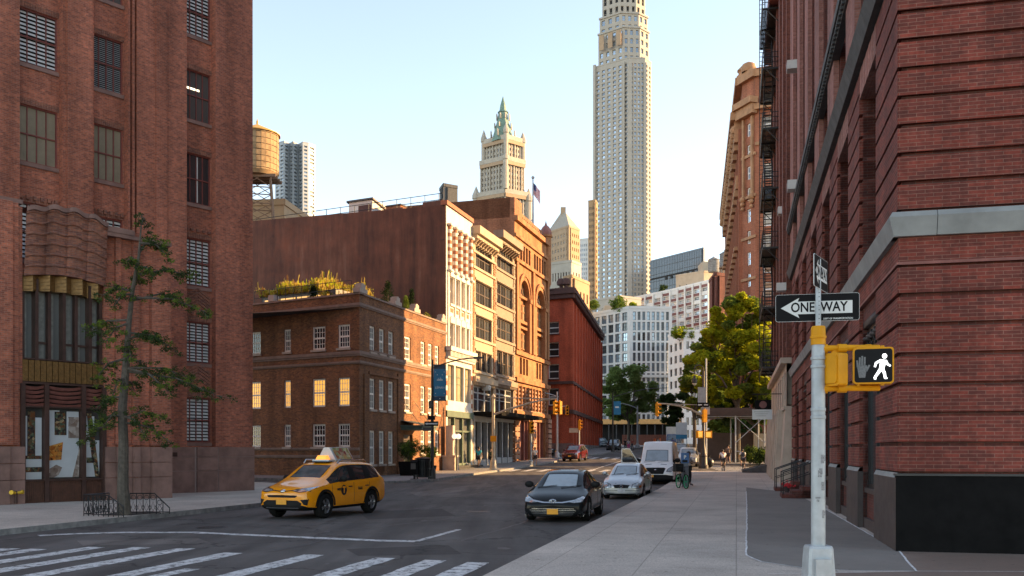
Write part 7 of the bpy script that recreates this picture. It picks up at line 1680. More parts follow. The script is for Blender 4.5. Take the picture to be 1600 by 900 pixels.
mb=MB();mb.lathe([(.12,-.25),(.16,-.2),(.16,.2),(.1,.25)],n=10);mb.build('control_box',M['pole_dark'],t,(-.05,-.12,hz(632,58)-g))
Y=75;t=thing('signal_mast','pale steel mast with a long curved signal arm in front of the loft buildings','signal mast',(*X_(771,Y),gz(Y)+KERB));g=gz(Y)+KERB;kk=Y/F;z=lambda py:hz(py,Y)-g
mb=MB();mb.tube([(0,0,0),(0,0,z(620))],[.15,.11],12);mb.lathe([(.32,0),(.30,.15),(.22,.8),(.16,.95)],n=10);mb.lathe([(.13,z(621)),(.18,z(620)),(.02,z(615))],n=10);mb.build('pole',M['pole_tan'],t)
mb=MB();P_=[((px-771)*kk,-.3*i/8,z(py))for i,(px,py)in enumerate(((771,648),(790,641),(810,635),(830,629),(850,625),(869,623.5)))];mb.tube(P_,[.09,.085,.08,.07,.06,.05],8);mb.build('arm',M['pole_tan'],t)
mb=MB();mb.tube([(-9*kk,0,z(621)),((866-771)*kk,-.2,z(623.5))],.045,6);mb.build('stay',M['pole_tan'],t)
mb=MB();mb.box(-.24,.24,-.25,-.12,z(690),z(681));mb.build('walk_signal_box',M['sig_y'],t)
signal_head('left yellow traffic light of the pair on the curved mast arm',X_(868,74.7)[0],74.7,hz(637,74.7),R(40));signal_head('right yellow traffic light of the pair on the curved mast arm',X_(874.5,74.9)[0],74.9,hz(637,74.7),R(-50))
t,h,g=cobra('street_lamp','silver lamp pole with a left pointing arm by the crimson building corner',870.5,700,104,612,(-4.2,.8),M['galv'],.13)
signal_head('small yellow traffic light on a short arm before the crimson building',X_(886,104)[0],104,hz(641,104),R(10));mb=MB();mb.tube([(0,0,hz(636,104)-g),(1.1,0,hz(634,104)-g)],.05,6);mb.build('signal_arm',M['galv'],t)
def ped_pole(lab,px,Y,py_top,sig_py,sigr=R(-20)):
 g=gz(Y)+KERB;t=thing('signal_post',lab,'signal post',(*X_(px,Y),g));mb=MB();hh=hz(py_top,Y)-g;mb.tube([(0,0,0),(0,0,hh)],.075,8);mb.lathe([(.2,0),(.18,.35),(.08,.45)],n=8);mb.build('pole',M['galv'],t);return t,g
ped_pole('slim signal post standing near the woman at the left crossing',830,86,668,676);signal_head('yellow traffic light on the slim post behind the woman',X_(830.5,85.8)[0],85.8,hz(668,85.8),R(20))
t,g=ped_pole('slim signal post in front of the crimson building',905,103,660,676);signal_head('yellow traffic light seen sideways on the post in front of the crimson building',X_(905.5,102.8)[0],102.8,hz(664,102.8),R(80));mb=MB();mb.box(-1.1,-.12,-.03,.03,hz(676,103)-g,hz(669,103)-g);mb.build('sign_panel',M['pole_tan'],t)
Y=78;g=gz(Y)+KERB;kk=Y/F;t=thing('signal_mast','dark ornate lamp mast with a hooked lantern and signal arm on the right corner','signal mast',(*X_(1099,Y),g));z=lambda py:hz(py,Y)-g;x=lambda px:(px-1099)*kk
mb=MB();mb.lathe([(.42,0),(.42,.25),(.34,.35),(.3,1.0),(.34,1.05),(.26,1.2),(.16,1.9),(.12,2.2),(.10,z(580))],n=12);mb.build('pole',M['pole_dark'],t)
mb=MB();c=(x(1092),z(577));r_=7*kk;mb.tube([(0,0,z(585))]+[(c[0]+r_*math.cos(a),0,c[1]+r_*.95*math.sin(a))for a in lin(0,math.pi*1.0,10)]+[(x(1085),0,z(584))],.05,8);mb.tube([(c[0]+r_*.6*math.cos(a),0,c[1]-.1+r_*.6*math.sin(a))for a in lin(0,math.pi*1.4,10)],.03,6);mb.build('crook',M['pole_dark'],t)
mb=MB();mb.lathe([(.03,.3),(.08,.25),(.10,.05),(.22,-.05),(.24,-.12),(.22,-.35),(.05,-.52),(.01,-.53)],(x(1085),0,z(592)),12);mb.build('lantern',M['pole_dark'],t);mb=MB();mb.lathe([(.215,0),(.2,-.2),(.06,-.36),(.01,-.37)],(x(1085),0,z(595.5)),12);mb.build('globe',mat('frosted_globe',(.6,.58,.5),.3,var=.1),t)
mb=MB();mb.tube([(0,0,z(650)),(x(1080),0,z(640)),(x(1060),0,z(634)),(x(1040),0,z(631)),(x(1026),0,z(630.5))],[.09,.08,.07,.06,.05],8);mb.tube([(0,0,z(633)),(x(1026),0,z(630.3))],.035,6);mb.build('signal_arm',M['pole_tan'],t)
mb=MB();mb.tube([(.25,.1,0),(.25,.1,z(560))],.075,8);mb.tube([(.25,.1,z(590)),(x(1078),.1,z(580))],.05,6);mb.build('second_pole',M['galv'],t)
signal_head('yellow traffic light at the free end of the right signal arm',X_(1026.5,Y)[0],Y,hz(640,Y),R(75));signal_head('upper yellow traffic light fixed to the ornate lamp mast',X_(1101,Y-.3)[0],Y-.3,hz(650,Y),R(200))
for lab,px,rz in(('lit orange pedestrian signal left of the ornate lamp mast',1093,R(25)),('lit orange pedestrian signal right of the ornate lamp mast',1107,R(-15))):
 Y2=Y-.35;s=thing('pedestrian_signal',lab,'walk signal',(X_(px,Y2)[0],Y2,hz(679,Y2)),rz);mb=MB();mb.box(-.27,.27,-.12,.12,-.30,.30);mb.build('housing',M['sig_y'],s);mb=MB();mb.box(-.2,.2,-.13,-.121,-.22,.22);mb.build('face',mat('lit_amber_face',(.6,.25,.05),.4,emit=((1,.42,.06),.35)),s)
for lab,px,py,w2,h2_,m_,nm in(('tall grey sign back high on the ornate lamp mast',1097,617,13,24,'galv','sign_back'),('smaller grey sign back under the one way signs on the mast',1102,641,14,13,'galv','sign_back'),('black one way sign with white arrow left of the mast',1093.5,632.5,8.5,7,'sign_black','one_way_sign'),('black one way sign with white arrow right of the mast',1103,632.5,9,7,'sign_black','one_way_sign')):
 Y2=Y-.2-(.06 if nm=='one_way_sign' else 0);s=MB();s.box(-w2/2*kk,w2/2*kk,-.012,.012,-h2_/2*kk,h2_/2*kk);o=s.build(nm,M[m_],None,(X_(px,Y2)[0],Y2,hz(py,Y2)),label=lab,cat='street sign')
 if nm=='one_way_sign':mb=MB();mb.prism([(-.18,0),(-.07,.1),(-.07,.05),(.17,.05),(.17,-.05),(-.07,-.05),(-.07,-.1)],-.018,-.0125);mb.build('arrow',M['sign_white'],o)
t,h,g=cobra('street_lamp','far street lamp with a blue banner against the green tree',957.5,690,125,614,(6.5,1.2),M['pole_dark'],.12)
mb=MB();hh=21*125/F;mb.box(0,11*125/F,-.01,.01,0,hh);fb=mb.build('banner',M['banner_blue'],None,(X_(958.8,125)[0],124.9,hz(648,125)),label='far blue banner on the lamp before the green tree',cat='banner');mb=MB();mb.box(.2,.7,-.02,-.011,hh*.5,hh*.62);mb.build('emblem',M['sign_white'],fb)
cobra('street_lamp','silver street lamp with a short left arm right of the far green tree',996,695,150,634,(-2.6,.8),M['galv'],.16)
Y=59.3;p=X_(661,57.6)
t=thing('litter_bin','black iron litter bin at the foot of the banner lamp','litter bin',(*p,gz(57.6)+KERB),R(-10));mb=MB()
n=22
for i in range(n):a=2*math.pi*i/n;mb.bar((.42*math.cos(a),.42*math.sin(a),.1),(.47*math.cos(a),.47*math.sin(a),1.15),.075,.03)
for zz_ in(.1,.6,1.12):mb.lathe([(.44+zz_*.03,zz_),(.48+zz_*.03,zz_),(.48+zz_*.03,zz_+.07),(.44+zz_*.03,zz_+.07)],n=22)
mb.lathe([(.36,.12),(.40,1.2)],n=18,m=1);mb.lathe([(.5,1.2),(.52,1.26),(.3,1.34),(.28,1.3)],n=22);mb.build('basket',[M['black_iron'],M['under']],t)
for s in(-1,1):mb=MB();mb.bar((s*.35,0,0),(s*.38,0,.12),.06,.06);mb.build('leg',M['black_iron'],t)
t=thing('news_box','small black newspaper box beside the litter bin','newspaper box',(*X_(647.5,56.9),gz(57)+KERB),R(-14));mb=MB();mb.box(-.22,.22,-.2,.2,.3,1.05);mb.add([(-.22,-.2,1.05),(.22,-.2,1.05),(.22,.2,1.2),(-.22,.2,1.2),(.22,.2,1.05),(-.22,.2,1.05)],[(0,1,2,3),(1,4,2),(0,3,5),(3,2,4,5)]);mb.build('case',M['black_paint'],t);mb=MB();mb.box(-.16,.16,-.21,-.201,.62,.98);mb.build('door',M['gl_room'],t);mb=MB();mb.box(-.05,.05,-.05,.05,0,.3);mb.box(-.2,.2,-.18,.18,0,.04);mb.build('stand',M['black_iron'],t)
t=thing('globe_lamp','black lamp standard with two round white globes by the school door','lamp',(*f2.w(f2.t(691),-1.2),gz(70)+KERB),f2.a);mb=MB();hh=fr0.z(691,686)-gz(70)-KERB
mb.tube([(0,0,0),(0,0,hh)],[.07,.05],8);mb.tube([(-.45,0,hh),(0,0,hh-.1),(.45,0,hh)],.03,6);mb.build('pole',M['black_iron'],t)
for s in(-.45,.45):mb=MB();mb.sphere((s,0,hh+.2),.21,14,10);mb.build('globe',mat('opal_globe',(.8,.76,.66),.3,var=0,emit=((1,.85,.6),.35)),t)
mb=MB();x_,z_=f2.t(689),G3 if 0 else gz(70);mb.box(-.5,.5,-.5,.5,0,1.1);mb.box(-.6,.6,-.6,.6,1.1,1.25);mb.box(-.3,.3,-.3,.3,1.25,3.6);mb.build('gate_pier',M['lime'],None,(*f2.w(f2.t(694),-.55),gz(70)+KERB),(0,0,f2.a),label='pale stone gate pier at the right end of the school front',cat='pier')
ky=thing('parking_meter','blue parking meter with a white P behind the parked bicycle','parking meter',(*X_(1070.5,47),KERB+gz(47)),ANG);mb=MB();mb.box(-.17,.17,-.13,.13,0,1.2);mb.build('post',mat('grey_meter_case',(.12,.13,.15),.45,.2),ky);mb=MB();rbox(mb,-.2,.2,1.2,1.72,-.15,.15,.04);mb.build('head',mat('meter_blue',(.015,.09,.26),.4,var=.1),ky)
text('P',.24,.003,M['sign_white'],ky,(0,-.154,1.5),(R(90),0,0),bold=.006);mb=MB();mb.box(-.13,.13,-.155,-.15,1.24,1.36);mb.build('screen',M['lens_black'],ky)
mb=MB();mb.sphere((0,0,.42),.42,10,7,sz=1.05);mb.lathe([(.1,.8),(.06,.9),(.16,1.02)],n=8);mb.build('rubbish_bag',mat('black_bin_liner',(.015,.015,.016),.35,var=.2,bump=.4,bscale=12),None,(*X_(1108,80),gz(80)+KERB),label='tied black rubbish bag standing behind the ornate lamp mast',cat='rubbish bag')
M['cone']=mat('orange_cone',(.75,.14,.02),.5,var=.1)
for i,(px,Y,lab)in enumerate(((1023,150,'orange traffic cone far up the street left of the others'),(1031,158,'orange traffic cone far up the street by the brown hoarding'))):
 t=thing('traffic_cone',lab,'traffic cone',(*X_(px,Y),gz(Y)));mb=MB();mb.lathe([(.32,.05),(.28,.5),(.18,1.5),(.12,1.7),(.01,1.7)],n=10);mb.box(-.4,.4,-.4,.4,0,.05);mb.build('cone',M['cone'],t);mb=MB();mb.lathe([(.262,.7),(.235,.95)],n=10);mb.build('band',M['sign_white'],t)
t=thing('sidewalk_shed','long low construction shed with a timber fascia coloured as if sunlit, across the far street','construction shed',(X_(938,205)[0],205,gz(205)),R(-4));W2=X_(1062,205)[0]-X_(938,205)[0];z1=hz(655,205)-gz(205);z0=hz(662.5,205)-gz(205)
mb=MB();mb.box(-2,W2,0,.4,z0,z1);mb.box(-2,W2,.4,5,z0,z0+.3);mb.build('fascia',mat('sunlit_tone_plywood',(.80,.45,.16),.7,var=.15),t)  # sun patch on the fascia is put into the plywood colour
for i in range(12):x_=-1.5+(W2+1)*i/11;mb=MB();mb.box(x_-.1,x_+.1,.1,.3,0,z0);mb.build('post',M['stone_dark'],t)
mb=MB();mb.box(-2,W2,4.6,5,0,z0);mb.build('back_panel',M['dark'],t)
t=thing('hoarding','reddish brown timber hoarding across the far end of the street','hoarding',(X_(972,185)[0],185,gz(185)),R(-4));W2=X_(1064,185)[0]-X_(972,185)[0];mb=MB()
for i in range(10):mb.box(W2*i/10+.02,W2*(i+1)/10-.02,0,.12,0,2.2)
mb.box(0,W2,-.05,0,1.9,2.05);mb.build('panel',mat('brown_hoarding',(.20,.07,.045),.7,var=.2),t)
t=thing('notice_board','tall white and blue notice banner standing beyond the white van','notice board',(*X_(1065,128),gz(128)),R(-8));z0,z1=hz(688,128)-gz(128),hz(660,128)-gz(128);mb=MB();mb.box(-.75,.75,0,.1,z0+.8,z1);mb.build('board',M['poster_white'],t);mb=MB();mb.box(-.75,.75,0,.1,z0+.2,z0+.79);mb.build('blue_foot',M['banner_blue'],t);mb=MB();[mb.box(x_-.05,x_+.05,.02,.08,0,z0+.2)for x_ in(-.7,.7)];mb.build('leg',M['galv'],t)
t=thing('scaffold_shed','steel pipe pavement shed with cross braces under the right hand trees','scaffold',(*X_(1104,90.5),gz(91)+KERB),R(-8));W2=8.2;H2=hz(641,91)-gz(91)-KERB;H3=hz(650,91)-gz(91)-KERB
mb=MB();mb.box(-.3,W2+1,-.2,5.5,H3,H3+.3);mb.box(-.3,W2+1,-.25,-.2,H3+.3,H3+.75);mb.build('deck',M['dark_wood'],t)
for i in range(4):
 for y_ in(0,5):mb=MB();x_=W2*i/3;mb.tube([(x_,y_,0),(x_,y_,H3)],.07,6);mb.box(x_-.2,x_+.2,y_-.2,y_+.2,0,.03);mb.build('post',M['galv'],t)
for i in range(3):
 if i==0:continue
 a,b_2=W2*i/3,W2*(i+1)/3;mb=MB();mb.tube([(a,-.02,H3*.42),(b_2,-.02,H3*.98)],.035,5);mb.tube([(a,.03,H3*.98),(b_2,.03,H3*.42)],.035,5);mb.build('cross_brace',M['galv'],t)
mb=MB();mb.tube([(0,0,H3*.98),(W2,0,H3*.98)],.05,6);mb.tube([(W2/3,0,1.1),(W2,0,1.1)],.04,6);mb.tube([(0,5,H3*.98),(W2,5,H3*.98)],.05,6);mb.build('rail',M['galv'],t)
mb=MB();mb.box(-.5,W2+3,6.2,6.6,0,3.0);mb.box(W2*.62,W2+.6,5.6,6.1,0,2.9,1);mb.build('back_wall',[M['dark_wood'],M['beige_far']],t)
def guard():
 t=thing('tree_guard','low black wrought iron guard round the foot of the young left tree','tree guard',(-11.15,26.9,KERB),math.atan2(D1.x*0+.97,.24)*0);
 w1=Vector(gpx(131,806,KERB));w2=Vector(gpx(193,808.5,KERB));w3=Vector(gpx(203,803,KERB));w4=Vector(gpx(265,803,KERB));w0=Vector(gpx(131,806,KERB));o=Vector((-11.15,26.9))
 sides=[(w2,w1+(w1-w2)*0,.56,.30),(w1,w3+D1*.9,.56,.56),(w3+D1*.9,w4,.62,.1)]
 for a,b_2,h1,h2_ in((w1,w2,.60,.30),(w3-D1*.0,w4,.60,.18),(w1,w1+D1*1.1,.6,.6)):
  a,b_2=a-o,b_2-o;L=(b_2-a).length;d=(b_2-a)/L;mb=MB();n=max(2,round(L/.19))
  if h2_<h1:brk=.62
  else:brk=1
  hh=lambda u:h1 if u<brk else h1+(h2_-h1)*(u-brk)/(1.0001-brk)
  P=lambda u,z:(a.x+d.x*L*u,a.y+d.y*L*u,z)
  mb.tube([P(0,.06),P(1,.06)],.014,5);mb.tube([P(0,hh(0)),P(brk,hh(brk)),P(1,hh(1))]if brk<1 else[P(0,h1),P(1,h1)],.018,5)
  for i in range(n):
   u0,u1,um=i/n,(i+1)/n,(i+.5)/n;ht=hh(um)
   mb.tube([P(u0,.0),P(u0,hh(u0))],.012,4);c_=ht-.12
   if ht>.3:
    mb.tube([P(um+.07/L*math.cos(q),c_+.07*math.sin(q))for q in lin(0,2*math.pi,9)],.008,4)
    mb.tube([P(u0,ht*.45),P(um,.08),P(u1,ht*.45)],.008,4);mb.tube([P(u0,.08),P(um,ht*.6),P(u1,.08)],.008,4)
  mb.tube([P(1,0),P(1,hh(1))],.014,4);mb.build('rail_panel',M['black_iron'],t)
guard()
def skin(name,verts,edges,radii,m,parent,root=0,sub=1,loc=(0,0,0)):
 me=bpy.data.meshes.new(name);me.from_pydata([tuple(v)for v in verts],edges,[]);o=bpy.data.objects.new(name,me);col.objects.link(o)
 md=o.modifiers.new('skin','SKIN');md.use_smooth_shade=True
 for i,r in enumerate(radii):me.skin_vertices[0].data[i].radius=(r,r)if not isinstance(r,tuple)else r;me.skin_vertices[0].data[i].use_root=(i==root)
 s=o.modifiers.new('sub','SUBSURF');s.levels=s.render_levels=sub
 nm=from_modifiers(o);bpy.data.objects.remove(o);nm.materials.clear();nm.materials.append(m)
 for p in nm.polygons:p.use_smooth=True
 o=bpy.data.objects.new(name,nm);col.objects.link(o);o.parent=parent;o.location=loc;return o
M['skin_a']=mat('skin_tone',(.42,.25,.17),.55,var=.08);M['skin_b']=mat('darker_skin_tone',(.24,.13,.08),.55,var=.08);M['hair_dark']=mat('dark_hair',(.02,.014,.01),.6,var=.2);M['hair_blond']=mat('blond_hair',(.35,.22,.09),.6,var=.2)
def cloth(n,c):return mat(n,c,.8,var=.15,scale=6)
def person(lab,loc,rz,pose='stand',h=1.75,shirt=(.6,.6,.6),legs=(.03,.03,.03),short=True,sk='skin_a',hair='hair_dark',sleeves=False,cat='person',longhair=False,group=None,step=.0):
 t=thing('person',lab,cat,loc,rz,group);k=h/1.75
 J=dict(pel=(0,0,.95),spi=(0,.02,1.15),chest=(0,.01,1.36),neck=(0,.0,1.50),jaw=(0,-.02,1.57),head=(0,-.015,1.66),top=(0,-.005,1.73))
 lean=Vector((0,0,0));S=step
 for s,q in((1,'r'),(-1,'l')):
  f=S*s
  J['sh'+q]=(s*.19,.01,1.42);J['el'+q]=(s*.25,.02+.10*f,1.15);J['wr'+q]=(s*.27,-.08+.22*f,.92);J['hp'+q]=(s*.095,0,.92);J['kn'+q]=(s*.10,-.02-.22*f-(.06 if f<0 else 0),.50);J['an'+q]=(s*.10,.04-.34*f+(.10 if f<0 else 0),.09+(.05 if f<0 else 0));J['to'+q]=(s*.12,-.14-.34*f+(.06 if f<0 else 0),.03+(.0 if f<0 else 0))
 if pose=='cycle':
  J.update(pel=(0,.10,1.02),spi=(0,.02,1.20),chest=(0,-.14,1.38),neck=(0,-.24,1.49),jaw=(0,-.30,1.54),head=(0,-.31,1.63),top=(0,-.30,1.70))
  for s,q in((1,'r'),(-1,'l')):
   up=s>0;J['sh'+q]=(s*.19,-.18,1.42);J['el'+q]=(s*.25,-.34,1.22);J['wr'+q]=(s*.24,-.52,1.08);J['hp'+q]=(s*.10,.08,.99);J['kn'+q]=(s*.12,-.25 if up else-.12,.82 if up else .58);J['an'+q]=(s*.12,-.02,.44 if up else .16);J['to'+q]=(s*.13,-.18,.42 if up else .12)
 if pose=='reach':
  J['elr']=(.24,-.16,1.22);J['wrr']=(.16,-.40,1.15);J['ell']=(-.24,-.14,1.2);J['wrl']=(-.12,-.38,1.2)
 V=[];E=[];Rr=[];ix={}
 def v(n,p,r):ix[n]=len(V);V.append(Vector(p)*k);Rr.append(r*k)
 rad=dict(pel=.125,spi=.115,chest=.135,neck=.055,jaw=.07,head=.098,top=.055)
 for n in('pel','spi','chest','neck','jaw','head','top'):v(n,J[n],rad[n])
 ch=['pel','spi','chest','neck','jaw','head','top'];E+=[(ix[a],ix[b])for a,b in zip(ch,ch[1:])]
 v('nose',Vector(J['head'])+Vector((0,-.115,-.02)),.018);E.append((ix['head'],ix['nose']))
 for q in 'rl':
  s=1 if q=='r' else-1
  for n,r in(('sh',.062),('el',.042),('wr',.028),('hp',.09),('kn',.058),('an',.04),('to',.035)):v(n+q,J[n+q],r)
  E+=[(ix['chest'],ix['sh'+q]),(ix['sh'+q],ix['el'+q]),(ix['el'+q],ix['wr'+q]),(ix['pel'],ix['hp'+q]),(ix['hp'+q],ix['kn'+q]),(ix['kn'+q],ix['an'+q]),(ix['an'+q],ix['to'+q])]
  w_=Vector(J['wr'+q]);e_=Vector(J['el'+q]);d=(w_-e_).normalized();sd_=Vector((0,-1,0))if abs(d.y)<.8 else Vector((s,0,0));sd_=(sd_-d*sd_.dot(d)).normalized()
  v('pa'+q,w_+d*.07,.036);E.append((ix['wr'+q],ix['pa'+q]));nrm=d.cross(sd_)
  for f in range(4):
   b_=w_+d*.10+sd_*(.028-.019*f);L=(.075,.085,.08,.06)[f];v('f%d'%f+q,b_+d*L*.55,.010);v('g%d'%f+q,b_+d*L*.85+nrm*.02*s,.008);E+=[(ix['pa'+q],ix['f%d'%f+q]),(ix['f%d'%f+q],ix['g%d'%f+q])]
  v('th'+q,w_+d*.06+sd_*.055,.011);v('tt'+q,w_+d*.10+sd_*.07,.009);E+=[(ix['pa'+q],ix['th'+q]),(ix['th'+q],ix['tt'+q])]
 skin('body',V,E,Rr,M[sk],t)
 def wear(name,names,edges,rad,m):
  i={n:j for j,n in enumerate(names)};P_=[]
  for n in names:
   if '>' in n:a,b_,u=n.split('>');P_.append(Vector(J[a]).lerp(Vector(J[b_]),float(u))*k)
   else:P_.append(Vector(J[n])*k)
  skin(name,P_,[(i[a],i[b_])for a,b_ in edges],[r*k for r in rad],m,t)
 sl_='1' if sleeves else '.7';en=['shr>elr>'+('.98' if sleeves else '.65'),'shl>ell>'+('.98' if sleeves else '.65')]
 names=['pel','spi','chest','chest>neck>.55','shr','shl']+en;edges=[('pel','spi'),('spi','chest'),('chest','chest>neck>.55'),('chest','shr'),('chest','shl'),('shr',en[0]),('shl',en[1])];rr=[.145,.138,.155,.08,.08,.08,.068,.068]
 if sleeves:names+=['wrr','wrl'];edges+=[(en[0],'wrr'),(en[1],'wrl')];rr+=[.045,.045]
 wear('shirt',names,edges,rr,cloth('shirt_cloth',shirt))
 u='.95' if short else '.5';names=['pel','hpr','hpl','hpr>knr>'+('.75' if short else '.98'),'hpl>knl>'+('.75' if short else '.98')];edges=[('pel','hpr'),('pel','hpl'),('hpr',names[3]),('hpl',names[4])];rr=[.138,.108,.108,.088 if short else .075,.088 if short else .075]
 if not short:names+=['knr>anr>.92','knl>anl>.92'];edges+=[(names[3],names[5]),(names[4],names[6])];rr+=[.06,.06]
 wear('shorts' if short else 'trousers',names,edges,rr,cloth('leg_cloth',legs))
 for q in 'rl':wear('shoe',['an'+q+'>to'+q+'>-.05','an'+q+'>to'+q+'>.5','to'+q],[('an'+q+'>to'+q+'>-.05','an'+q+'>to'+q+'>.5'),('an'+q+'>to'+q+'>.5','to'+q)],[.052,.05,.045],M['pier_stone'])
 mb=MB();c=(Vector(J['head'])+Vector((0,.022,.028)))*k;mb.sphere(c,.105*k,12,8,sz=1.0)
 if longhair:mb.tube([c+Vector((0,.06,.02))*k,c+Vector((0,.12,-.12))*k,c+Vector((0,.11,-.28))*k],[.07*k,.06*k,.03*k],8)
 mb.build('hair',M[hair],t);return t
def bicycle(lab,loc,rz,frame,tyre=None,group=None,basket=False):
 """wheels along y, front wheel towards -y"""
 t=thing('bicycle',lab,'bicycle',loc,rz,group);r=.34
 for y in(-.52,.52):
  mb=MB();n=24;mb.tube([(0,r*math.cos(2*math.pi*i/n),r*math.sin(2*math.pi*i/n))for i in range(n+1)],.024,6);w_=mb.build('wheel',M['rubber'],t,(0,y,r))
  mb=MB();mb.tube([(0,(r-.045)*math.cos(2*math.pi*i/n),(r-.045)*math.sin(2*math.pi*i/n))for i in range(n+1)],.016,6);mb.tube([(-.05,0,0),(.05,0,0)],.02,6)
  for i in range(12):a=2*math.pi*i/12;mb.tube([(.02*(-1)**i,0,0),(0,(r-.05)*math.cos(a),(r-.05)*math.sin(a))],.003,3)
  mb.build('rim',tyre or M['rim'],w_)
 bb=(0,.08,.30);st=(0,.20,.78);hd=(0,-.34,.84);mb=MB()
 for a,b_ in((bb,st),(bb,(0,-.36,.72)),(st,hd),((0,.2,.74),(.0,.52,.34)),(bb,(0,.52,.34))):mb.tube([a,b_],.018,6)
 mb.tube([(0,-.33,.9),(0,-.37,.68),(.0,-.45,.5),(0,-.52,.34)],.018,6);mb.build('frame',frame,t)
 mb=MB();mb.tube([(0,-.33,.88),(0,-.33,1.04)],.014,6);mb.tube([(-.28,-.28,1.06),(-.12,-.36,1.05),(.12,-.36,1.05),(.28,-.28,1.06)],.014,6);mb.build('handlebar',M['black_iron'],t)
 mb=MB();mb.tube([st,(0,.23,.94)],.014,6);mb.add([(-.07,.36,.97),(.07,.36,.97),(.02,.06,.97),(-.02,.06,.97),(-.06,.36,.93),(.06,.36,.93),(.02,.06,.94),(-.02,.06,.94)],[(0,1,2,3),(4,7,6,5),(0,4,5,1),(1,5,6,2),(2,6,7,3),(3,7,4,0)]);mb.build('saddle',M['under'],t)
 mb=MB();mb.lathe([(.001,-.01),(.09,-.01),(.09,.01),(.001,.01)],n=14);o=mb.build('chainring',M['black_iron'],t,(.04,.08,.30),(0,R(90),0));mb=MB();mb.bar((.06,.08,.30),(.06,.0,.44),.02,.015);mb.bar((-.06,.08,.30),(-.06,.16,.16),.02,.015);mb.box(.06,.16,-.04,.04,.43,.45);mb.box(-.16,-.06,.12,.2,.15,.17);mb.build('pedal_crank',M['black_iron'],t)
 if basket:mb=MB();mb.box(-.2,.2,.32,.75,.80,.83);mb.box(-.2,.2,.34,.74,.83,1.2);mb.build('delivery_box',M['under'],t)
 return t
def g_at(px,Y,k=KERB):return(*X_(px,Y),gz(Y)+k)
AW=math.pi+ANG
person('man in a bright turquoise t-shirt and dark shorts walking away on the left pavement',g_at(748,80),AW+R(-6),'stand',1.76,(.02,.30,.40),(.02,.02,.03),True,sk='skin_b',step=.45)
person('person in dark clothes half hidden behind the signal mast on the left pavement',g_at(767.5,80.5),AW,'stand',1.72,(.03,.05,.035),(.02,.02,.02),True,step=.6)
person('woman in a white top and black shorts crossing at the left kerb',g_at(836,84,.1),ANG+R(30),'stand',1.70,(.62,.55,.5),(.012,.012,.014),True,hair='hair_blond',longhair=True,step=.5)
c1=g_at(1130,76.5,.0);person('cyclist in a plain white t-shirt riding away over the right crosswalk',c1,math.pi+R(-4),'cycle',1.78,(.66,.66,.66),(.05,.05,.06));bicycle('dark bicycle under the cyclist in the plain white shirt',c1,math.pi+R(-4),M['black_paint'])
c2=g_at(1161,77.2,.0);person('cyclist with a dark backpack riding away over the right crosswalk',c2,math.pi+R(-2),'cycle',1.80,(.62,.62,.64),(.04,.04,.06));bicycle('dark bicycle under the cyclist with the backpack',c2,math.pi+R(-2),M['black_paint'])
bp_=MB();bp_.sphere((0,0,0),.2,10,8,sz=1.3);o=bp_.build('backpack',cloth('backpack_cloth',(.03,.04,.06)),None,(c2[0],c2[1]-.04,c2[2]+1.32),(R(20),0,0),label='dark backpack worn by the cyclist farther right',cat='backpack')
person('man in a brown jacket walking under the scaffold shed',g_at(1138,89),math.pi,'stand',1.76,(.16,.11,.08),(.05,.04,.04),True,sleeves=True,step=.4)
person('man in a white shirt standing behind the blue parking meter',g_at(1076,48.6),R(60),'reach',1.75,(.45,.46,.5),(.02,.02,.022),False,sk='skin_b',step=.2)
bicycle('black delivery bicycle with bright green rims parked at the meter',g_at(1066,45.6),ANG+R(24),M['black_paint'],mat('green_rim',(.0,.42,.16),.4,var=.05),basket=True)
for px,Y,lab,sh_,lg,st_ in((982,134,'person in pink trousers in the far crowd by the black SUV',(.35,.3,.32),(.5,.05,.2),.3),(988,138,'person in a reddish top in the far crowd by the black SUV',(.3,.08,.06),(.04,.04,.05),-.3),(977,140,'person in black nearest the black SUV in the far crowd',(.02,.02,.02),(.02,.02,.025),.2),(1029,152,'far person in a pale shirt by the traffic cones',(.5,.45,.4),(.2,.15,.1),.2),(1051,146,'far person in a blue shirt by the white notice banner',(.08,.1,.3),(.05,.05,.06),.2)):
 person(lab,g_at(px,Y,.0),ANG+R(40*st_),'stand',1.72,sh_,lg,False,step=st_)
d=thing('dog','small fluffy white dog walking beside the man in turquoise','dog',g_at(731.5,79.5),AW+R(50));V=[(0,.16,.26),(0,0,.25),(0,-.15,.27),(0,-.22,.36),(0,-.30,.39),(0,-.38,.37),(0,.24,.34),(0,.26,.42)];E=[(0,1),(1,2),(2,3),(3,4),(4,5),(0,6),(6,7)];Rr=[.085,.085,.095,.06,.065,.03,.03,.035]
for s in(-1,1):
 b_=len(V);V+=[(s*.06,-.15,.16),(s*.06,-.15,.03),(s*.06,.15,.18),(s*.06,.19,.11),(s*.06,.16,.03),(s*.05,-.29,.46)];Rr+=[.035,.025,.045,.025,.025,.025];E+=[(2,b_),(b_,b_+1),(0,b_+2),(b_+2,b_+3),(b_+3,b_+4),(4,b_+5)]
skin('body',V,E,Rr,mat('white_fur',(.6,.57,.52),.9,var=.15,scale=20,bump=.5,bscale=60),d,1)
M['bark']=mat('grey_bark',(.085,.07,.055),.9,var=.35,scale=9,bump=.4,bscale=25)
M['lf_dark']=leafmat('dark_leaves',(.035,.06,.022),(.065,.095,.035),.3);M['lf_mid']=leafmat('green_leaves',(.11,.17,.03),(.18,.24,.05),.45);M['lf_gold']=leafmat('golden_green_leaves',(.30,.35,.02),(.46,.48,.035),.6)
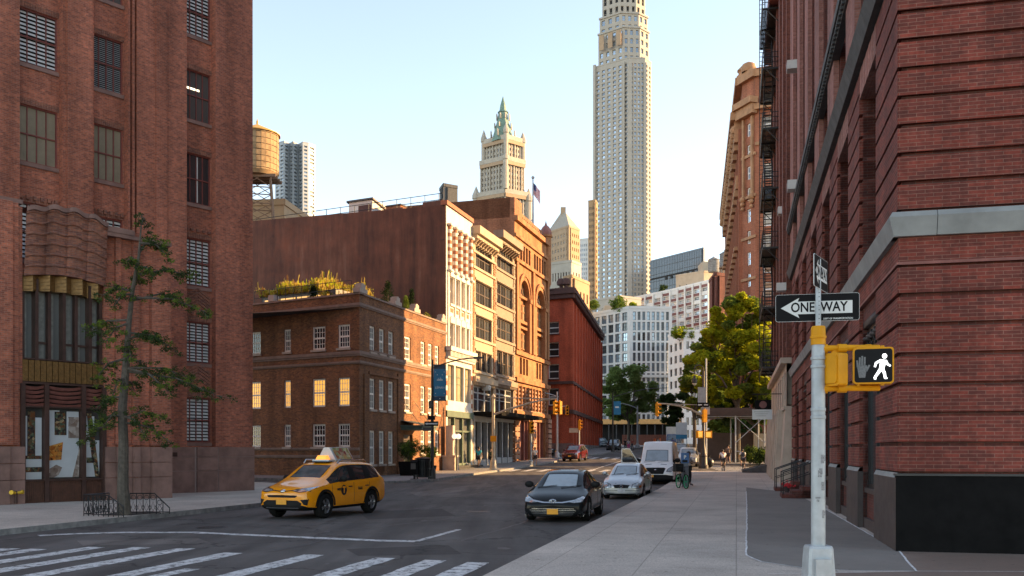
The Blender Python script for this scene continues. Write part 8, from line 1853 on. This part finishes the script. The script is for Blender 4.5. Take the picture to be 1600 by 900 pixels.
M['lf_far']=leafmat('mid_green_leaves',(.17,.25,.08),(.25,.33,.11),.5);M['lf_conifer']=leafmat('conifer_leaves',(.018,.035,.016),(.035,.055,.022),.2);M['lf_straw']=leafmat('straw_grass',(.42,.33,.08),(.55,.42,.11),.5);M['lf_rust']=leafmat('rusty_leaves',(.22,.10,.04),(.3,.15,.05),.4)
def leaves(mb,c,rad,n,size,rr,m=0,flat=.0,shell=.45):
 for _ in range(n):
  d=Vector((rr.gauss(0,1),rr.gauss(0,1),rr.gauss(0,1)));d.normalize();q=rr.random()**.5;q=shell+(1-shell)*q if rr.random()<.75 else q
  p=Vector(c)+Vector((d.x*rad[0],d.y*rad[1],d.z*rad[2]))*q
  s=size*rr.uniform(.6,1.3);a=Vector((rr.gauss(0,1),rr.gauss(0,1),rr.gauss(0,.6))).normalized();b=a.cross(Vector((rr.gauss(0,1),rr.gauss(0,1),rr.gauss(0,1)))).normalized()
  mb.add([p-a*s,p-b*s*.5,p+a*s,p+b*s*.5],[(0,1,2,3)],m)
def crown(lab,base,h,blobs,nleaf,size,mats,seed,trunk=.28,group=None,name='tree',fork=.35):
 rr=random.Random(seed);t=thing(name,lab,'tree',base,0,group);mb=MB();hf=h*fork
 mb.tube([(0,0,0),(.05,.03,hf*.5),(0,.05,hf)],[trunk,trunk*.8,trunk*.7],10);mb.lathe([(trunk*1.5,0),(trunk*1.05,.35)],n=10)
 for(x,y,z,r)in blobs:
  e=Vector((x,y,z));s=Vector((0,.05,hf*rr.uniform(.8,1.0)));mid=s.lerp(e,.5)+Vector((rr.uniform(-.4,.4),rr.uniform(-.4,.4),rr.uniform(.2,.8)));mb.tube([s,mid,e],[trunk*.45,trunk*.28,trunk*.1],6)
  for k in range(4):d=Vector((rr.uniform(-1,1),rr.uniform(-1,1),rr.uniform(-.3,.9)))*r*.8;mb.tube([mid.lerp(e,.6),e+d],[trunk*.15,trunk*.04],4)
 mb.build('trunk',M['bark'],t);lf=MB();tot=sum(b[3]**2 for b in blobs)
 for(x,y,z,r)in blobs:
  n=int(nleaf*r*r/tot);sub=12
  for k in range(sub):
   d=Vector((rr.gauss(0,1),rr.gauss(0,1),rr.gauss(0,.8))).normalized()*r*rr.uniform(.35,.95);q=r*rr.uniform(.22,.45);leaves(lf,Vector((x,y,z))+d,(q*1.25,q*1.25,q*.8),n//sub,size,rr,rr.randrange(len(mats)),shell=.3)
 lf.build('crown',mats,t);return t
G=lambda px,Y:(*X_(px,Y),gz(Y)+KERB)
def blobs_at(base,Y,lst,rr):return[((px-PCX)*Y/F-base[0],rr.uniform(-1,1)*r*Y/F*.7,hz(py,Y)-base[2],r*Y/F)for px,py,r in lst]
rr=random.Random(3);Y=92;b=G(1152,Y)
crown('tall golden green street tree in front of the apricot tower',b,19,blobs_at(b,Y,[(1160,478,30),(1140,505,32),(1178,510,32),(1112,535,26),(1150,545,36),(1190,560,34),(1098,568,22),(1128,575,30),(1165,590,34),(1200,610,26),(1110,605,20)],rr),46000,.19,[M['lf_gold'],M['lf_gold'],M['lf_mid']],11,.33)
b=(30,87.6,gz(87.6)+KERB);crown('unseen street tree added to shade the loft fronts, behind the fire escape building',b,18,[(rr.uniform(-2.2,2.2),rr.uniform(-2.4,2.4),rr.uniform(8,16.5),rr.uniform(1.4,2.0))for _ in range(12)],9000,.28,[M['lf_mid'],M['lf_gold']],17,.3)  # hidden tree, added for the shadow it throws on the lower loft fronts
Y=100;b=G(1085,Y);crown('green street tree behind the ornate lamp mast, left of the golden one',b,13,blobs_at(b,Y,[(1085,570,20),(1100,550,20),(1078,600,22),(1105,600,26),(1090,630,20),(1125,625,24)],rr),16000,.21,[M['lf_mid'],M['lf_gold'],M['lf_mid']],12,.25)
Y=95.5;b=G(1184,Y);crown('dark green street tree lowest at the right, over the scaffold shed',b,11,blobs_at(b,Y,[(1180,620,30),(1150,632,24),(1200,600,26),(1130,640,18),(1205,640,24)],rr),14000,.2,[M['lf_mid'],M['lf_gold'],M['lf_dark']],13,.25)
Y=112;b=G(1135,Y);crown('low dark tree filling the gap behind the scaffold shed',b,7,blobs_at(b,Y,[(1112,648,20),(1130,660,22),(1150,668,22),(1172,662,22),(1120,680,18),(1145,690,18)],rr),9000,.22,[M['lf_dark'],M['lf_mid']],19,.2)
Y=165;b=G(982,Y);crown('round green street tree in the middle distance before the pale apartment block',b,15,blobs_at(b,Y,[(972,585,20),(992,590,20),(956,605,20),(1008,612,22),(980,615,26),(950,632,16),(1016,636,18),(985,640,26),(965,642,18)],rr),17000,.27,[M['lf_far']],14,.3)
Y=172;b=G(1046,Y);crown('dark green tree in the distance behind the notice banner',b,9,blobs_at(b,Y,[(1040,630,16),(1055,640,18),(1068,620,16),(1048,655,14)],rr),6000,.3,[M['lf_dark']],15,.25)
def young():
 rr=random.Random(5);Y=26.75;b=X_(193,Y);t=thing('young_tree','thin young street tree with sparse drooping branches inside the iron guard','tree',(*b,KERB));o=Vector((*b,KERB));P=lambda px,py,dy=0:Vector(((px-PCX)*(Y+dy)/F,Y+dy,hz(py,Y+dy)))-o
 mb=MB();tr_=[P(194,806),P(192,760),P(193,690),P(191,640),P(197,570),P(201,510),P(207,455),P(217,400),P(222,335)]
 mb.tube(tr_,[.20,.155,.135,.125,.10,.075,.06,.04,.012],10);lf=MB()
 def along(py):
  for a,c in zip(tr_,tr_[1:]):
   za,zc=a.z,c.z;z=hz(py,Y)-KERB
   if za<=z<=zc:return a.lerp(c,(z-za)/(zc-za))
  return tr_[-1]
 br=[(395,(245,372),.3),(380,(262,400),.2),(420,(240,432),-.5),(430,(300,432),.4),(410,(196,412),-.3),(455,(160,462),.3),(460,(178,478),-.6),(470,(285,468),.6),(465,(318,486),.2),(500,(140,520),.4),(505,(165,535),-.5),(520,(270,545),.5),(530,(250,530),-.7),(560,(150,590),.2),(575,(300,592),.4),(580,(340,618),0),(575,(262,610),-.6),(590,(175,620),-.7),(560,(232,585),.8),(620,(150,640),.6),(640,(130,690),.2),(650,(160,668),-.5),(655,(250,650),.3),(660,(265,690),0),(650,(225,678),-.5),(600,(210,610),.3),(545,(205,560),-.4),(350,(228,350),.1),(440,(222,440),.5)]
 for y0,(px,py),dy in br:
  s=along(y0);e=P(px,py,dy);mid=s.lerp(e,.55)+Vector((0,0,.18));mb.tube([s,mid,e],[.042,.026,.008],6);L=(e-s).length
  for q in range(int(10+L*11)):
   u=rr.uniform(.35,1.08);c=(s.lerp(mid,u*2)if u<.5 else mid.lerp(e,u*2-1))+Vector((rr.gauss(0,.13),rr.gauss(0,.16),rr.gauss(0,.08)-.04));leaves(lf,c,(.12,.12,.08),24,.038,rr,1 if rr.random()<.35 else 0,shell=.2)
   mb.tube([s.lerp(mid,u*2)if u<.5 else mid.lerp(e,min(1,u*2-1)),c],[.009,.003],3)
 mb.build('trunk',M['bark'],t);lf.build('crown',[M['lf_dark'],M['lf_mid']],t)
 mb=MB();w_=[gpx(*q,KERB)for q in((135,806),(200,808),(262,803),(205,800))];
young()
sp=MB();q=[gpx(*q,KERB)for q in((158,805.5),(205,805.5),(252,801.5),(238,799),(180,800.5))];sp.slab(q,KERB-.02,KERB+.006);sp.build('soil',mat('tree_pit_soil',(.04,.033,.027),.95,var=.4,scale=6,bump=.6,bscale=20),kind='structure')
def bush(lab,loc,r,mats,n,size,seed,box=None,cat='shrub',name='bush',sz=1.0):
 rr=random.Random(seed);t=thing(name,lab,cat,loc);mb=MB();z0=box[2]if box else 0
 mb.tube([(0,0,z0-.1),(.02,0,z0+r*.9)],[.06,.03],6)
 for i in range(7):a=i*.9;mb.tube([(0,0,z0+.1),(r*.6*math.cos(a),r*.6*math.sin(a),z0+r*sz*(.5+.12*i))],[.03,.01],4)
 mb.build('stem',M['bark'],t);lf=MB()
 for k in range(26):d=Vector((rr.gauss(0,1),rr.gauss(0,1),rr.gauss(0,1))).normalized()*r*rr.uniform(.4,.8);leaves(lf,(d.x,d.y,z0+r*sz+d.z*sz),(r*.36,)*3,n//26,size,rr,rr.randrange(len(mats)),shell=.3)
 lf.build('foliage',mats,t)
 if box:mb=MB();a,b_,h=box;mb.add([(-a,-a,0),(a,-a,0),(a,a,0),(-a,a,0),(-b_,-b_,h),(b_,-b_,h),(b_,b_,h),(-b_,b_,h)],[(0,3,2,1),(0,1,5,4),(1,2,6,5),(2,3,7,6),(3,0,4,7),(4,5,6,7)]);mb.build('planter',M['black_paint'],t)
 return t
bush('clipped round green bush in a dark planter left of the school door',G(638,63.5),.85,[M['lf_mid'],M['lf_dark']],2600,.06,21,(.5,.62,.95))
bush('loose green bush behind the banner lamp by the stone pier',G(668,66),.8,[M['lf_mid'],M['lf_gold']],2000,.06,22,(.5,.6,.6))
for i,(px,Y,r,lab)in enumerate(((1172,86.5,1.0,'left'),(1187,86.8,1.05,'middle'),(1202,87,1.05,'right'))):bush('dense dark hedge shrub at the foot of the right trees, %s one of three'%lab,G(px,Y),r,[M['lf_dark'],M['lf_mid']],2200,.09,30+i,sz=.9)
zr=TOP2-.9
def conifer(lab,loc,h,r,seed,m=None):
 rr=random.Random(seed);t=thing('conifer',lab,'shrub',loc);mb=MB();mb.tube([(0,0,0),(0,0,h*.9)],[.07,.02],6);mb.build('trunk',M['bark'],t);lf=MB()
 for k in range(150):u=rr.random()**.7;a=rr.uniform(0,6.3);q=r*(1-u)*rr.uniform(.5,1.05);leaves(lf,(q*math.cos(a),q*math.sin(a),.15+u*h*.9),(.2,.2,.24),12,.06,rr,0,shell=.2)
 lf.build('foliage',m or[M['lf_conifer']],t)
conifer('dark spreading conifer on the dark brick roof by the planted pavilion',(*g2.w(g2.t(458),2.0),zr),hz(428,60)-zr,1.0,41)
fr_t=Fr(*f2.w(0,2.0),f2.a)
for px,py,r,lab,mm in((606,438,1.7,'large dark evergreen on the dark brick roof above the middle parapet block',None),(643,450,.75,'narrow pointed evergreen on the dark brick roof',None),(634,462,.7,'low round shrub next to the narrow evergreen on the roof',[M['lf_mid']])):x=fr_t.t(px);p=fr_t.w(x);conifer(lab,(*p,zr),hz(py,p[1])-zr,r,px,mm)
for px,py,lab in((662,488,'small round roof shrub left above the sunlit brick part'),(682,492,'small round roof shrub right above the sunlit brick part')):fq=Fr(*f2.w(0,.9),f2.a);p=fq.w(fq.t(px));bush(lab,(*p,zr),max(.3,(hz(py,p[1])-zr)/2),[M['lf_gold'],M['lf_mid']],700,.06,px)
rr=random.Random(9);mb=MB()
for _ in range(4600):
 x=rr.uniform(-4.7,3.5);y=rr.uniform(-.2,4.8);z=2.3+(y+.3)*.17 if x<.6 else 2.3-1.4*(x-.6)/3+(y+.3)*.17*(1-(x-.6)/3);h=rr.uniform(.25,.7)*(1.6 if rr.random()<.04 else 1)*(1+.5*math.sin(x*2.1+y));a=rr.uniform(0,6.3);dx,dy=.05*math.cos(a),.05*math.sin(a);lx,ly=rr.gauss(0,.14),rr.gauss(0,.14)
 k=0 if rr.random()<.55 else 1 if rr.random()<.7 else 2
 mb.add([(x-dx,y-dy,z-.1),(x+dx,y+dy,z-.1),(x+lx+dx*.5,y+ly,z+h),(x+lx-dx,y+ly+dy,z+h*.9)],[(0,1,2,3)],k)
 if rr.random()<.75:leaves(mb,(x+lx,y+ly,z+h*.55),(.2,.2,.2),7,.06,rr,k)
mb.build('roof_meadow',[M['lf_straw'],M['lf_gold'],M['lf_rust']],None,gh.location,gh.rotation_euler,kind='stuff',label='wild straw coloured meadow planting on the sloping pavilion roof',cat='planting')
def far_shrub(px,py,Y,r,lab,m):bush(lab,(*X_(px,Y),hz(py,Y)-r),r,m,900,.16*max(1,r),int(px*7+py))
far_shrub(966,476,256,2.5,'terrace bush on top of the pale apartment block, left of two',[M['lf_mid']]);far_shrub(990,480,254,1.5,'terrace bush on top of the pale apartment block, right of two',[M['lf_mid'],M['lf_gold']]);far_shrub(928,476,268,1.8,'shrub on the roof edge between the crimson building and apartment block',[M['lf_mid']]);far_shrub(1062,520,231,2.2,'terrace bush on the small white building',[M['lf_mid'],M['lf_gold']]);far_shrub(1078,522,231,1.6,'second terrace bush on the small white building, nearer the golden tree',[M['lf_mid']]);far_shrub(1036,452,326,1.8,'dark bush on the long banded slab roof',[M['lf_dark']])
def split_parts(o,gap=.06):
 me=o.data;n=len(me.vertices);par=list(range(n))
 def fd(a):
  while par[a]!=a:par[a]=par[par[a]];a=par[a]
  return a
 for p in me.polygons:
  v=p.vertices
  for k in v[1:]:
   a,b=fd(v[0]),fd(k)
   if a!=b:par[a]=b
 isl={}
 for i in range(n):isl.setdefault(fd(i),[]).append(i)
 bx=[]
 for k,vs in isl.items():
  c=[me.vertices[i].co for i in vs];bx.append([[min(q[a]for q in c)-gap/2 for a in range(3)],[max(q[a]for q in c)+gap/2 for a in range(3)],{k}])
 ch=True
 while ch:
  ch=False;out=[]
  for b in bx:
   for q in out:
    if all(b[0][a]<=q[1][a]and q[0][a]<=b[1][a]for a in range(3)):
     q[0]=[min(x,y)for x,y in zip(b[0],q[0])];q[1]=[max(x,y)for x,y in zip(b[1],q[1])];q[2]|=b[2];ch=True;break
   else:out.append(b)
  bx=out
 if len(bx)<2 or len(bx)>60:return
 root={k:j for j,b in enumerate(bx)for k in b[2]};uv=me.uv_layers[0].data;F_=[[]for _ in bx]
 for p in me.polygons:F_[root[fd(p.vertices[0])]].append(p)
 for j,ps in enumerate(F_):
  ix={};vs=[];fs=[]
  for p in ps:
   q=[]
   for k in p.vertices:
    if k not in ix:ix[k]=len(vs);vs.append(me.vertices[k].co[:])
    q.append(ix[k])
   fs.append(q)
  m2=bpy.data.meshes.new(me.name);m2.from_pydata(vs,[],fs);[m2.materials.append(m)for m in me.materials]
  m2.polygons.foreach_set('material_index',[p.material_index for p in ps]);m2.polygons.foreach_set('use_smooth',[p.use_smooth for p in ps])
  u2=m2.uv_layers.new(name='UVMap');u2.data.foreach_set('uv',[c for p in ps for li in p.loop_indices for c in uv[li].uv]);m2.update()
  if j==0:o.data=m2
  else:c=o.copy();c.data=m2;col.objects.link(c)
for o in[q for q in bpy.data.objects if q.type=='MESH' and q.parent and not q.children and q.name.split('.')[0]in('base','quoin','lintel','striped_column','coping','pier','transom_panel','stall_riser','corner_pier','rusticated_pier','colonette','parapet_block','mullion','poster','poster_photo','dormer','wavy_louvre','timber_panel','louvre_band','shop_front','sticker_residue','rod')]:split_parts(o)
GR={'car':'cars on the street','person':'people on the street','bicycle':'bicycles','tree':'street trees','street lamp':'street lamps','walk signal':'pedestrian signals','street sign':'street signs','traffic cone':'traffic cones','water tank':'rooftop water tanks','shrub':'shrubs and bushes','signal post':'signal posts','chimney':'rooftop chimneys','steps':'brick steps','banner':'lamp post banners','roof vent':'roof vents','building':'city buildings','tower':'skyline towers','roof box':'roof boxes','signal mast':'signal masts'}
for o in list(bpy.data.objects):
 if o.parent is None and o.get('category')in GR and not o.get('group'):o['group']=GR[o['category']]
